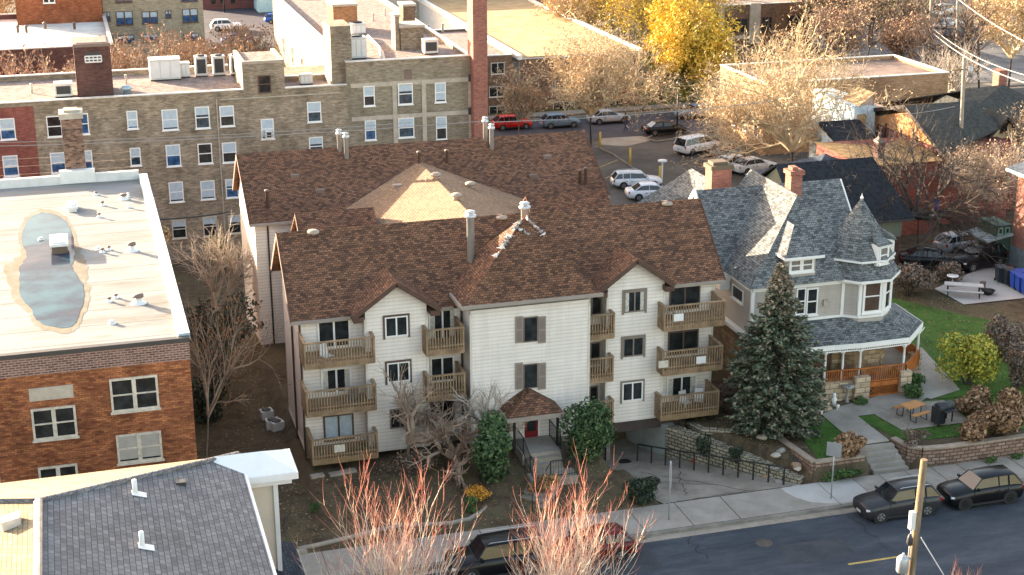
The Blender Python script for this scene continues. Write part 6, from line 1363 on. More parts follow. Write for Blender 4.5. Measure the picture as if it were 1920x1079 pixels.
sh('dark_bush', 'dark tangled undergrowth in front of the brick end wall', (355, 700, 440, 800), DKB+[TWB[0]], 2200, .1, .5, 30); sh('bare_shrub', 'tangled brown undergrowth under the ornamental tree', (700, 840, 860, 900), TWB, 1300, .05, .9, 31, 1.0); sh('bare_shrub', 'hanging dry vine on the edge of the flat roof', (292, 425, 322, 470), [plain('straw_vine', (.42, .28, .14), .9, var=.4)], 900, .09, 9.0, 32, .5)
# the big spruce
def spruce(label, base, h, rad, seed):
    rng = random.Random(seed); root = thing('spruce_tree', label, 'tree', base); t = MB(); t.tube([(0, 0, -.2), (0, 0, h*.5), (0, 0, h*.97)], [.22, .13, .02], 8); t.build('trunk', BARKD, root)
    c = MB(); z = h*.03
    prof = [(0, .84), (.1, .93), (.25, 1.0), (.45, .88), (.6, .68), (.72, .45), (.83, .25), (.92, .12), (1, .03)]
    while z < h*.985:
        f = 1-z/h; q_ = z/h; j_ = max(i for i in range(len(prof)-1) if prof[i][0] <= q_); R_ = rad*lerp(prof[j_][1], prof[j_+1][1], (q_-prof[j_][0])/(prof[j_+1][0]-prof[j_][0])) + .06; nb_ = int(9+16*f)
        for k in range(nb_):
            a = rng.uniform(0, 6.28); L = R_*rng.uniform(.72, 1.12); d = Vector((math.cos(a), math.sin(a), 0)); drop = -.16-.25*f; m = max(4, int(L/.13))
            for i in range(m):
                s_ = (i+1)/m
                if s_ < .3 and f < .9: continue
                p = d*L*s_ + Vector((0, 0, z+L*(drop*s_+.28*s_*s_)))
                wdt = .25*(1-s_)+.1
                for q in range(5):
                    o_ = Vector((-d.y, d.x, 0))*rng.uniform(-wdt, wdt)*1.4; e = (d+Vector((rng.gauss(0, .5), rng.gauss(0, .5), rng.gauss(0, .35)))).normalized(); fz = e.cross(Vector((rng.gauss(0, .4), rng.gauss(0, .4), 1))).normalized()
                    cc = p+o_+Vector((0, 0, rng.uniform(-.08, .08))); w_ = .115*rng.uniform(.7, 1.3)
                    c.mat((2 if rng.random() < (.75 if z > h*.84 else .5 if z > h*.72 else .14) else (1 if rng.random() < .45 else 0))); c.poly([cc-e*w_, cc-fz*w_*.6, cc+e*w_, cc+fz*w_*.6])
            c.mat(3); c.tube([(0, 0, z), tuple(d*L*.5+Vector((0, 0, z+L*(drop*.5+.07)))), tuple(d*L*.95+Vector((0, 0, z+L*(drop+.25))))], [.03, .02, .008], 3, cap=False)
        z += .13+.11*f
    c.build('crown', [plain('blue_green_needles', (.055, .08, .045), .85, var=.4, scale=6), plain('grey_green_needles', (.15, .175, .1), .85, var=.3, scale=6), plain('cone_tan', (.33, .26, .18), .9, var=.35, scale=6), BARKD], root)
sp_t = gy(1478, 490, 70.3); spruce('tall blue green spruce with tan cones at its top, between the two houses', (sp_t.x-.35, 70.3, .9), sp_t.z-.9, 2.6, 3)
# leaf litter and weeds in the beds: uncountable
lt = MB(); rng = random.Random(77)
for i in range(11000):
    x, y = rng.choice(((rng.uniform(0, 60), 62.22-abs(rng.gauss(0, .12))), (rng.uniform(7.5, 26), rng.uniform(65.3, 71.8)), (rng.uniform(4.3, 9.6), rng.uniform(66, 100)), (rng.uniform(29, 36), rng.uniform(66.5, 75)), (rng.uniform(48, 60), rng.uniform(80, 95))))
    if side_of_drive(x, y) < .3 and x > 25 and y < 76: continue
    z = ground_z(x, y)+.05; s_ = rng.uniform(.03, .075); a = rng.uniform(0, 6.28); e = Vector((math.cos(a)*s_, math.sin(a)*s_, rng.uniform(-.02, .02))); f = Vector((-e.y, e.x, rng.uniform(-.02, .02)))*.7
    p = Vector((x, y, z)); lt.mat(rng.choice((0, 0, 1, 2, 3))); lt.poly([p-e, p-f, p+e, p+f])
o = lt.build('leaf_litter', [plain('litter_brown', (.2, .12, .06), .9), plain('litter_tan', (.35, .25, .15), .9), plain('litter_dark', (.05, .035, .02), .9), GRNB[0]]); o['kind'] = 'stuff'; o['label'] = 'fallen leaves and debris scattered over the garden beds'
gr_ = MB()
for i in range(14000):
    x, y = rng.uniform(36, 60), rng.uniform(66, 90)
    if not ((y < 71.4 and 36 < x < 38.2) or (40.3 < x < 56 and y < 71.2) or (x > 47.5+.0*(y) and y > 72 and x < 57)): continue
    z = ground_z(x, y)+.03; h = rng.uniform(.05, .11); a = rng.uniform(0, 6.28); w_ = .022; lx, ly = rng.uniform(-.05, .05), rng.uniform(-.05, .05)
    gr_.mat(rng.choice((0, 0, 1, 2))); gr_.poly([(x-w_*math.cos(a), y-w_*math.sin(a), z), (x+w_*math.cos(a), y+w_*math.sin(a), z), (x+lx, y+ly, z+h)])
o = gr_.build('grass', [plain('grass_blade', (.05, .12, .02), .9), plain('grass_blade_light', (.1, .18, .035), .9), plain('grass_blade_dry', (.2, .17, .06), .9)]); o['kind'] = 'stuff'; o['label'] = 'grass blades of the lawn around the grey house'

# belt of bare trees closing the view at the top
_src = [o for o in C.objects if o.name.startswith('bare_tree') and o.get('group') in ('bare trees along the top', 'trees at the upper right')][:12]
rng = random.Random(41)
for i in range(44):
    x = rng.uniform(60, 190); y = rng.uniform(205, 300)
    if y < 258 and x < 92: continue
    o = copy_thing(rng.choice(_src), (x, y, FZ), rng.uniform(0, 6.28), 'bare tree in the distant belt of trees closing the view at the top right', 'distant belt of trees at the top right', rng.uniform(.8, 1.25))
# ---------------------------------------------------------------- vehicles
TYRE = plain('tyre_rubber', (.012, .012, .012), .8, var=0); RIM = plain('alloy_rim', (.45, .45, .46), .3, .8, var=0); RIMD = plain('dark_rim', (.03, .03, .03), .35, .6, var=0)
CGL = glass('car_glass', (.012, .016, .02), .03); LAMP = plain('headlamp_lens', (.6, .62, .65), .15, var=0); TAIL = plain('tail_lens', (.35, .01, .008), .25, var=0)
PLAS = plain('black_plastic', (.015, .015, .016), .55, var=0); PLATE = plain('number_plate', (.5, .52, .55), .5, var=.1)
def paint(name, col): return plain(name, col, .3, .0, var=.04, coat=.12, spec=.25)
CT = {  # length, width, height, belt, hood front z, hood rear z, windscreen foot/top, rear top/foot (fractions of length from the front), deck z
 'suv': (4.6, 1.86, 1.70, 1.10, .94, 1.07, .285, .42, .87, .98, 1.06, .37),
 'bigsuv': (5.1, 2.0, 1.85, 1.15, 1.02, 1.14, .25, .35, .93, .99, 1.12, .40),
 'sedan': (4.7, 1.82, 1.45, .94, .74, .90, .29, .43, .74, .88, .95, .33),
 'wagon': (4.7, 1.75, 1.50, .94, .74, .90, .28, .41, .90, .98, .95, .33),
 'hatch': (4.3, 1.76, 1.50, .96, .78, .92, .25, .39, .84, .97, .98, .32),
 'van': (5.1, 1.95, 1.75, 1.05, .85, 1.0, .16, .33, .92, .985, 1.05, .34)}
def gb_(h): return h*.86
def car(name, label, kind, loc, ang, col_m, rim=None, group=None, scale=1.0, rails=False, two=None, cat='car'):
    L, W, H, B, hf, hr, a1, a2, a3, a4, dk, wr = CT[kind]; hw = W/2
    root = thing(name, label, cat, loc, ang, group); root.scale = (scale,)*3
    X_ = lambda f: L/2 - f*L                     # front at +x
    b = MB(); b.smooth = False
    st_ = [(0.0, .72, .42, hf-.12), (.012, .86, .30, hf-.04), (.05, .95, .24, hf), (.13, 1.0, .22, lerp(hf, hr, .45)), (a1, 1.0, .22, hr), ((a1+a2)/2, 1.0, .22, B), ((a2+a3)/2, 1.0, .22, B+.02), (a3, 1.0, .22, lerp(B, dk, .5)+.02), (a4-.04 if a4 > .95 else a4, .985, .24, dk), (.975 if a4 < .95 else .965, .95, .28, dk-.03), (1.0, .84, .42, dk-.18)]
    rings = []
    for f, wf, zl, zt in st_:
        w_ = hw*wf; x = X_(f)
        rings.append([(x, -w_*.9, zl), (x, -w_, zl+.16), (x, -w_*1.0, (zl+zt)/2+.06), (x, -w_*.965, zt-.09), (x, -w_*.86, zt), (x, w_*.86, zt), (x, w_*.965, zt-.09), (x, w_, (zl+zt)/2+.06), (x, w_, zl+.16), (x, w_*.9, zl)])
    n0 = len(b.v); nr = 10
    for rg in rings: b.v += rg
    for i in range(len(rings)-1):
        for k in range(nr):
            k2 = (k+1) % nr; b.f.append((n0+i*nr+k, n0+i*nr+k2, n0+(i+1)*nr+k2, n0+(i+1)*nr+k)); b.m.append(1 if (two and k in (0, 8, 9)) else 0); b.sm.append(k not in (9,))
    b.f.append(tuple(n0+k for k in reversed(range(nr)))); b.f.append(tuple(n0+(len(rings)-1)*nr+k for k in range(nr))); b.m += [0, 0]; b.sm += [False]*2
    # roof, pillars
    gb, gt = hw*.86, hw*.68; zr = H-.06
    rc = MB(); xs_ = [X_(a2-.005), X_(a2+.05), X_((a2+a3)/2), X_(a3-.04), X_(a3+.008)]; zs = [zr-.02, zr+.02, H, zr+.035, zr-.01]
    n1 = len(b.v)
    for x, z in zip(xs_, zs): b.v += [(x, -gt-.03, z-.07), (x, -gt*.9, z), (x, 0, z+.015), (x, gt*.9, z), (x, gt+.03, z-.07)]
    for i in range(4):
        for k in range(4): b.f.append((n1+i*5+k, n1+i*5+k+1, n1+(i+1)*5+k+1, n1+(i+1)*5+k)); b.m.append(0); b.sm.append(True)
    for sg in (-1, 1):
        pts = [(X_(a1+.01), sg*gb*.99, hr), (X_(a2), sg*(gt+.01), zr-.04)]; b.tube(pts, .035, 4)
        b.tube([(X_(a4-.01), sg*gb*.98, dk), (X_(a3), sg*(gt+.01), zr-.04)], .06 if kind != 'sedan' else .045, 4)
        xm = X_((a2+a3)/2); b.tube([(xm, sg*gb*1.0, B), (xm, sg*(gt+.02), zr-.03)], .03, 4)
        if kind in ('suv', 'bigsuv', 'wagon', 'van', 'hatch'): xm = X_(lerp(a2, a3, .8)); b.tube([(xm, sg*gb*1.0, B), (xm, sg*(gt+.02), zr-.03)], .045, 4)
        b.obox((X_(a1+.05), sg*(hw+.06), B+.06), (.06, 0, 0), (0, .09, 0), (0, 0, .06))
    b.build('body', [col_m] + ([two] if two else []), root)
    sm_ = MB()
    for sg in (-1, 1):
        for f in ((a1+.015), (a2+a3)/2-.005, min(.76, a3-.08)): sm_.box(X_(f)-.008, X_(f)+.008, min(sg*(hw-.06), sg*(hw+.004)), max(sg*(hw-.06), sg*(hw+.004)), .36, B-.1)
        for f in ((a2+a3)/2-.035, min(.73, a3-.1)): sm_.box(X_(f)-.09, X_(f)+.09, min(sg*(hw-.03), sg*(hw+.02)), max(sg*(hw-.03), sg*(hw+.02)), B-.22, B-.18)
    sm_.box(X_(a1)-.02, X_(a1)+.02, -gb_(hw)*.95, gb_(hw)*.95, hr-.03, hr+.012)
    sm_.build('door_seam', PLAS, root)
    g = MB(); P_ = lambda f, y, z: (X_(f), y, z)
    fb, ft, rt, rb = (a1+.005, hr-.02), (a2, zr-.04), (a3, zr-.03), (a4, dk-.02)
    for sg in (-1, 1):
        q = [P_(fb[0], sg*gb, fb[1]), P_(ft[0], sg*gt, ft[1]), P_(rt[0], sg*gt, rt[1]), P_(rb[0], sg*gb, rb[1])]; g.poly(q if sg < 0 else q[::-1])
    g.poly([P_(fb[0], -gb, fb[1]), P_(fb[0], gb, fb[1]), P_(ft[0], gt, ft[1]), P_(ft[0], -gt, ft[1])]); g.poly([P_(rb[0], gb, rb[1]), P_(rb[0], -gb, rb[1]), P_(rt[0], -gt, rt[1]), P_(rt[0], gt, rt[1])])
    g.build('cabin_glass', CGL, root)
    for x in (X_(.185), X_(.795)):
        for sg in (-1, 1):
            w_ = MB(); t_ = MB(); y0 = sg*(hw-.2); y1 = sg*(hw+.012)
            w_.tube([(0, y0-0, 0), (0, y1, 0)], wr, 18); wo = w_.build('wheel', TYRE, root); wo.location = (x, 0, wr)
            t_.tube([(0, y1, 0), (0, y1+sg*.012, 0)], wr*.62, 14)
            ro = t_.build('rim', rim or RIM, wo)
            s_ = MB()
            for k in range(5): a = 6.283*k/5; s_.obox((math.cos(a+.63)*wr*.38, y1+sg*.014, math.sin(a+.63)*wr*.38), (math.cos(a+.63)*wr*.17, 0, math.sin(a+.63)*wr*.17), (-math.sin(a+.63)*wr*.11, 0, math.cos(a+.63)*wr*.11), (0, .003, 0))
            s_.build('rim_gap', TYRE, wo)
            ar = MB(); ar.tube([(x, sg*(hw-.05), wr), (x, sg*(hw+.004), wr)], wr*1.16, 18); ar.build('wheel_arch', PLAS, root)
    for sg in (-1, 1):
        MB().obox((X_(.03), sg*hw*.72, hf-.16), (.09, sg*-.03, 0), (.03, hw*.17, 0), (0, 0, .055)).build('headlight', LAMP, root)
        MB().obox((X_(.978), sg*hw*.82, dk-.16), (.05, 0, 0), (0, hw*.12, 0), (0, 0, .09)).build('tail_light', TAIL, root)
        if rails: MB().tube([(X_(a2+.03), sg*gt*.92, H-.02), (X_(a2+.06), sg*gt*.95, H+.05), (X_(a3-.05), sg*gt*.95, H+.05), (X_(a3-.02), sg*gt*.92, H-.01)], .022, 5).build('roof_rail', RIM, root)
    MB().box(X_(0)-.05, X_(0)+.012, -hw*.55, hw*.55, .42, hf-.22).build('grille', PLAS, root); MB().box(X_(0)+.012, X_(0)+.022, -.2, .2, .42, .54).build('number_plate', PLATE, root)
    MB().box(X_(1)-.015, X_(1)+.05, -.2, .2, dk-.45, dk-.32).build('number_plate', PLATE, root)
    MB().box(X_(.17+.09), X_(.795-.09), -hw*1.004, -hw*.97, .2, .33).box(X_(.17+.09), X_(.795-.09), hw*.97, hw*1.004, .2, .33).build('sill', PLAS, root)
    return root
def car_px(name, label, kind, u, v, z, ang, m, **k):
    p = gz(u, v, z); return car(name, label, kind, (p.x, p.y, z), R(ang), m, **k)
BLKP = paint('black_paint', (.006, .0065, .008)); GRYP = paint('dark_grey_paint', (.03, .031, .034)); WHP = paint('white_paint_car', (.7, .71, .73)); REDP = paint('red_paint', (.55, .02, .015))
SILP = paint('silver_paint', (.38, .4, .43)); BLUP = paint('blue_paint', (.02, .09, .4)); BLGP = paint('blue_grey_paint', (.14, .2, .26)); MARP = paint('maroon_paint', (.1, .01, .01)); NAVP = paint('navy_paint', (.03, .05, .1)); TEALP = paint('teal_grey_paint', (.06, .11, .14)); GLD = paint('lower_grey_paint', (.17, .2, .22))
KA = 180  # near cars face left
s1 = (gz(1637, 969, 0)+gz(1737, 955, 0))/2; car('parked_suv', 'dark grey SUV parked at the kerb before the garden steps', 'suv', (s1.x-.15, 61.15, 0), R(180), GRYP, scale=.92, rails=True, group='cars parked on the near kerb')
s2 = (gz(1800, 950, 0)+gz(1890, 940, 0))/2; car('parked_suv', 'black SUV with black wheels parked behind the dark grey one', 'suv', (s2.x+.0, 61.2, 0), R(180), BLKP, rim=RIMD, scale=.92, group='cars parked on the near kerb')
p = gz(925, 1050, 0); car('parked_suv', 'large black SUV parked at the kerb behind the red tipped tree', 'bigsuv', (p.x-.1, 61.2, 0), R(180), BLKP, rails=True, scale=.93, group='cars parked on the near kerb')
p = gz(1130, 1010, 0); car('parked_car', 'dark red car mostly hidden by the right whip tree', 'hatch', (p.x-1.1, 61.2, 0), R(180), MARP, scale=.92, group='cars parked on the near kerb')
for (nm, lb, kd, u, v, ang, m, kw) in (
    ('parked_car', 'bright red hatchback on the far street', 'hatch', 960, 241, 0, REDP, {}), ('parked_car', 'silver blue car parked right of the red hatchback', 'hatch', 1049, 238, 0, BLGP, {}),
    ('parked_car', 'silver sedan on the far street behind the broad bare tree', 'sedan', 1141, 230, 0, SILP, {}), ('parked_car', 'black sedan on the near lane of the far street', 'sedan', 1245, 251, 0, BLKP, {}), ('parked_car', 'blue grey sedan at the far kerb right of the black lamp post', 'sedan', 1302, 220, 180, BLGP, {}),
    ('minivan', 'white minivan parked in the lot behind the grey house', 'van', 1306, 285, 22, WHP, dict(cat='minivan')), ('station_wagon', 'white and grey station wagon in the car park beside the rear brown roof', 'wagon', 1193, 350, -8, WHP, dict(two=GLD, rails=True, cat='station wagon')),
    ('parked_car', 'white car half hidden behind the grey house roof near the wagon', 'sedan', 1222, 372, -8, WHP, {}), ('parked_car', 'red and blue car behind the roof chimney', 'hatch', 1365, 303, 20, MARP, {}), ('parked_car', 'white hatchback behind the chimney nose to the red car', 'hatch', 1378, 318, 20, WHP, {}), ('parked_car', 'white sedan nearest the trunk of the big bare tree', 'sedan', 1412, 322, 14, WHP, {}),
    ('parked_suv', 'white and blue SUV on the back street above the condensers', 'suv', 424, 57, 0, WHP, {}), ('parked_car', 'blue car low on the back street behind leafy trees', 'sedan', 446, 82, 0, BLUP, {}), ('parked_car', 'bright blue car on the back street left of the lit wall', 'hatch', 522, 43, 0, BLUP, {}), ('parked_suv', 'teal grey SUV in front of the pale blue building', 'suv', 557, 27, 0, TEALP, {}), ('parked_car', 'navy car at the corner of the lit wall on the back street', 'sedan', 578, 33, 20, NAVP, {}), ('parked_car', 'pale blue car behind the rightmost condenser', 'hatch', 478, 96, 60, BLGP, {}),
    ('parked_car', 'white car on the lot at the upper right behind bare trees', 'hatch', 1772, 52, 30, WHP, {}), ('parked_car', 'blue car on the lot at the upper right', 'hatch', 1790, 70, 30, NAVP, {}), ('parked_van', 'white van highest on the lot at the upper right', 'van', 1770, 28, 30, WHP, dict(cat='van')), ('parked_van', 'white van behind the gold tree near the right edge', 'van', 1885, 55, 0, WHP, dict(cat='van'))):
    car_px(nm, lb, kd, u, v, FZ+.02, ang, m, **kw)
car_px('parked_car', 'dark car under the drooping tree with a white front', 'sedan', 1745, 500, .6, -25, BLKP); car_px('parked_suv', 'black SUV by the red paved terrace under the drooping tree', 'suv', 1832, 500, .6, 195, BLKP); car_px('parked_car', 'silver car behind the drooping tree', 'hatch', 1800, 470, .5, 10, SILP)
car_px('parked_van', 'white van half hidden between the garage roof and the drooping tree', 'van', 1712, 405, 0, 80, WHP, cat='van')
# ---------------------------------------------------------------- walls and steps by the pavement
BLKW = brick('split_block', (.26, .23, .16), (.4, .36, .27), (.07, .06, .045), .42, .2, (.75, 1.15), grain=.25, msize=.03); BRW = brick('garden_wall_block', (.22, .14, .1), (.36, .25, .19), (.09, .06, .045), .45, .2, (.8, 1.15), grain=.3, msize=.028)
m = MB(); pts = [(0, 0), (30.1, 72.5), (31.6, 70.2), (33.0, 68.1), (34.0, 66.6), (34.8, 65.6)]; zt = [1.0, 1.0, .85, .65, .42, .25]
for i in range(len(pts)-1):
    a, b = pts[i], pts[i+1]; d = Vector((b[0]-a[0], b[1]-a[1])).normalized(); n = Vector((-d.y, d.x))*.3; z0 = min(drive_z(a[1]), drive_z(b[1]))-.3
    k = 3
    for j in range(k):
        p, q = Vector(a).lerp(Vector(b), j/k), Vector(a).lerp(Vector(b), (j+1)/k); z = lerp(zt[i], zt[i+1], (j+.5)/k)
        if i > 0: m.poly([(p.x-n.x, p.y-n.y, z0), (q.x-n.x, q.y-n.y, z0), (q.x-n.x, q.y-n.y, z), (p.x-n.x, p.y-n.y, z)]) if False else m.prism([(p.x-n.x, p.y-n.y), (q.x-n.x, q.y-n.y), (q.x+n.x, q.y+n.y), (p.x+n.x, p.y+n.y)], z0, z)
tag(m.build('retaining_wall', BLKW), 'stepped pale block retaining wall along the driveway railing', 'retaining wall')
m = MB().box(28.2, 29.8, 73.4, 73.75, -1.6, 1.5); 
m = MB(); a = gz(1265, 788, 1.0); m.prism([(29.85, 72.5), (30.4, 72.5), (30.4, 74.35), (28.95, 77.2), (28.4, 77.2)], -1.9, .98); tag(m.build('painted_wall', mottled('pale_block_wall', [(0.3, (0.3, 0.31, 0.28)), (0.7, (0.48, 0.5, 0.46))], 0.8)), 'pale painted wall under the lowest right balcony', 'wall')
m = MB(); m.tube([(31.2, 72.4, 1.0), (31.6, 71.2, 1.0), (32.8, 70.6, 1.0), (34.0, 71.2, 1.0), (34.2, 72.4, 1.0)], .22, 5); tag(m.build('garden_wall', BLKW), 'low curved stone edging on the terrace beside the balconies', 'garden wall')
def brickwall(label, pts, z1, z0=0, w=.3, mat=BRW, capm=None, name='garden_wall'):
    root = thing(name, label, 'garden wall', (pts[0][0], pts[0][1], z0)); mm = MB(); cm = MB(); P_ = [Vector(p) for p in pts]
    for i in range(len(P_)-1):
        d = (P_[i+1]-P_[i]).normalized(); n = Vector((-d.y, d.x))*w/2; e = d*(w*.45 if i < len(P_)-2 else 0)
        zz0 = z0; p, q = P_[i], P_[i+1]
        mm.prism([(p.x-n.x, p.y-n.y), (q.x-n.x, q.y-n.y), (q.x+n.x, q.y+n.y), (p.x+n.x, p.y+n.y)], zz0, z1+.003*i); n *= 1.2
        cm.prism([(p.x-n.x, p.y-n.y), (q.x-n.x, q.y-n.y), (q.x+n.x, q.y+n.y), (p.x+n.x, p.y+n.y)], z1+.003*i+.001, z1+.1+.003*i)
    mm.build('wall', mat, root, world=True); cm.build('coping', capm or plain('wall_coping', (.32, .25, .19), .9, var=.25, scale=3), root, world=True); return root
brickwall('brown block garden wall running right from the steps', [(40.9, 67.1), (41.15, 66.0), (41.7, 65.45), (43, 65.3), (60, 65.3)], 1.08)
brickwall('corner of brown block planter wall left of the steps', [(35.0, 69.5), (35.45, 65.6), (38.3, 65.6), (38.75, 66.6)], 1.05)
MB_ = MB().obox((33.9, 68.3, .9), (.9, -1.9, -.0), (.07, .03, 0), (0, 0, .35)); 
gsx = thing('garden_steps', 'wide concrete steps from the pavement up to the lawn path', 'steps', (39.7, 65.2, .14)); m = MB()
for i in range(5): m.obox((39.78-.03*i, 65.35+.34*i, .09+.09*(i+1)), (1.0, -.04, 0), (.0, .18, 0), (0, 0, .09*(i+1)+.02))
m.build('treads', CONC, gsx, world=True)
lr_ = thing('retaining_timber', 'sloping dark timber edge below the spruce', 'garden edging', (34.6, 69, .9)); MB().obox((34.7, 68.2, .75), (.35, -1.7, -.25), (.09, .02, 0), (0, 0, .22)).build('timber', BARKD, lr_, world=True)
rk_ = random.Random(9)
for i in range(9):
    x, y = rk_.uniform(33.3, 35), rk_.uniform(66, 69.5); b_ = bmesh.new(); bmesh.ops.create_icosphere(b_, subdivisions=2, radius=1)
    for v in b_.verts: v.co *= 1+.25*noise.noise(v.co*1.7+Vector((i*3, 0, 0)))
    me = bpy.data.meshes.new('boulder'); b_.to_mesh(me); b_.free(); me.materials.append((STONE, BR_SP and plain('tan_rock', (.3, .2, .13), .9, var=.3), plain('grey_rock', (.25, .23, .21), .9, var=.3))[i % 3])
    o = bpy.data.objects.new('boulder', me); C.objects.link(o); o.location = (x, y, ground_z(x, y)+.08); o.scale = (rk_.uniform(.18, .4), rk_.uniform(.15, .3), rk_.uniform(.12, .22)); o.rotation_euler.z = rk_.uniform(0, 3)
    tag(o, 'rock among the stones on the bank left of the planter wall', 'rock', 'rocks on the bank')
# driveway railing
rlr = thing('driveway_railing', 'black iron railing that follows the right side of the driveway', 'railing', (31, 69, 0)); m = MB(); A, B_ = Vector((28.15, 72.2)), Vector((33.7, 65.5)); top_ = []
for i in range(11):
    p = A.lerp(B_, i/10); z = drive_z(p.y); top_.append((p.x, p.y, z+1.0)); mm = MB().box(p.x-.035, p.x+.035, p.y-.035, p.y+.035, z-.1, z+1.0); mm.build('post', IRON, rlr, world=True)
MB().tube(top_, .045, 6).build('handrail', IRON, rlr, world=True)
# low stone border of the front beds
m = MB(); m.tube([gz(u, v, .3)+Vector((0, 0, -.05)) for u, v in ((560, 1028), (590, 1022), (640, 1010), (740, 985), (845, 980), (880, 972), (930, 940), (950, 910))], .12, 5); tag(m.build('bed_edging', CONCD), 'low worn stone edging between the front beds and the pavement', 'garden edging')
m = MB(); m.tube([gz(u, v, .45) for u, v in ((533, 1000), (535, 975), (555, 950), (590, 935), (640, 930))], .05, 5); tag(m.build('bed_edging', BARKD), 'thin dark curved edging round the left garden bed', 'garden edging')
for i, (u, v) in enumerate(((630, 898), (655, 893), (595, 902), (560, 1015))):
    p = gz(u, v, .8); o = MB().obox((p.x, p.y, ground_z(p.x, p.y)+.05), (.35, .05, 0), (-.03, .16, 0), (0, 0, .09)).build('edging_stone', CONCD); tag(o, ('grey edging stone under the lowest left balcony', 'grey edging stone right of the one under the lowest left balcony', 'grey edging stone left of the balcony edge', 'small pale edging stone by the cornice')[i], 'stone')
# ---------------------------------------------------------------- poles, signs, lamps, wires
POLE = mottled('pole_timber', [(.3, (.1, .07, .045)), (.5, (.24, .175, .11)), (.7, (.36, .27, .18))], 3, detail=6, uvs=(1, 1, .15)); GREYM = plain('grey_metal', (.4, .42, .43), .45, .5, var=.1)
pt = gy(1733, 862, 47.3); pb = gy(1708, 1079, 47.3); d = (pt-pb)/(pt.z-pb.z); base = pb-d*pb.z; up = thing('utility_pole', 'weathered timber utility pole in the near foreground with a grey conduit', 'utility pole', (base.x, base.y, 0))
MB().tube([base, pt], [.17, .135], 12).build('pole', POLE, up, world=True)
cdt = [base+d*z+Vector((-.24, -.06, 0)) for z in (0, pb.z+1.0, pt.z-3.0)]; MB().tube(cdt, .035, 6).build('conduit', GREYM, up, world=True)
q = pt-d*2.55+Vector((-.26, -.05, 0)); MB().box(q.x-.1, q.x+.1, q.y-.1, q.y+.1, q.z-.35, q.z+.4).build('meter_box', WVENT, up, world=True); q = pt-d*3.6+Vector((-.26, -.05, 0)); MB().lathe((q.x, q.y, q.z), [(.1, 0), (.13, .1), (.1, .35), (.04, .5)], 8).build('insulator', CAPD, up, world=True)
q = gy(1688, 1048, 47.3); MB().lathe((q.x, 47.1, q.z-.5), [(.2, 0), (.24, .08), (.24, .6), (.17, .7), (.05, .74), (.05, .85)], 12).build('transformer', GREYM, up, world=True); MB().beam((q.x, 47.1, q.z), (pb.x, 47.3, q.z), .08).build('bracket', GREYM, up, world=True)
a = gy(1727, 1008, 47.3); b = gy(1770, 1079, 47.3); e = a+(b-a)*3.2; MB().tube([a, e], .022, 5).build('guy_wire', GREYM, up, world=True)
def sign(label, u, vb, vt, board, facing=0, name='street_sign'):
    p = gz(u, vb, .14); t = gy(u, vt, p.y); r_ = thing(name, label, 'sign', (p.x, p.y, .14)); MB().tube([(p.x, p.y, .05), (p.x, p.y, t.z)], .035, 6).build('post', GREYM, r_, world=True)
    w_, h_, dz, mt = board; c = Vector((p.x, p.y, t.z-dz)); ax_ = Vector((math.cos(facing), math.sin(facing), 0)); n = Vector((-ax_.y, ax_.x, 0)); MB().obox(c-n*.045, ax_*w_/2, n*.006, (0, 0, h_/2)).build('sign_board', mt, r_, world=True); return r_
sign('white edge-on street sign on a thin post beside the driveway', 1254, 975, 865, (.34, 1.3, .75, WVENT), R(72)); sign('grey backed sign leaning on its post beside the planter wall', 1558, 935, 830, (.75, .75, .4, GREYM), R(-40))
# garden lamp
p = gz(835, 908, .5); lp = thing('garden_lamp', 'black lantern lamp post in the front garden', 'lamp post', (p.x, p.y, .5)); MB().lathe((p.x, p.y, .3), [(.12, 0), (.08, .15), (.04, .3), (.035, 2.0), (.08, 2.1)], 8).build('post', IRON, lp, world=True); MB().lathe((p.x, p.y, 2.4), [(.1, 0), (.17, .3), (.2, .32), (.04, .5), (.01, .6)], 6).build('lantern', plain('dark_lantern', (.05, .045, .04), .3), lp, world=True)
def post(name, label, cat, u, vb, vt, r, mat, zb=FZ, extra=None, group=None):
    p = gz(u, vb, zb); t = gy(u, vt, p.y); rt_ = thing(name, label, cat, (p.x, p.y, zb), 0, group); MB().tube([(p.x, p.y, zb-.1), (p.x, p.y, t.z)], [r, r*.85], 8).build('post', mat, rt_, world=True); return rt_, p, t
YP = plain('yellow_paint', (.6, .4, .05), .6, var=.2)
for i, (u, vb, vt, tx) in enumerate(((1125, 278, 248, 'yellow bollard nearest the broad bare tree in the car park'), (1181, 312, 278, 'middle yellow bollard on the car park kerb'), (1237, 345, 312, 'yellow bollard beside the round topped white lamp'))): post('bollard', tx, 'bollard', u, vb, vt, .13, YP, group='yellow bollards in the car park')
r_, p, t = post('car_park_lamp', 'white lamp with a round flat head in the car park', 'lamp post', 1241, 350, 303, .09, WVENT); MB().lathe((p.x, p.y, t.z-.1), [(.15, 0), (.45, .08), (.42, .22), (.01, .28)], 12).build('lamp_head', WVENT, r_, world=True)
r_, p, t = post('street_lamp', 'tall thin black street lamp beside the black sedan', 'lamp post', 1269, 250, 162, .09, IRON); MB().lathe((p.x, p.y, t.z-.05), [(.08, 0), (.2, .15), (.2, .45), (.02, .65)], 8).build('lamp_head', IRON, r_, world=True)
r_, p, t = post('street_lamp', 'black street lamp before the maroon building on the back street', 'lamp post', 421, 24, -30, .1, IRON)
r_, p, t = post('traffic_sign', 'dark litter bin post on the far verge', 'post', 1207, 207, 192, .2, plain('bin_grey', (.2, .2, .19), .7))
ups = []
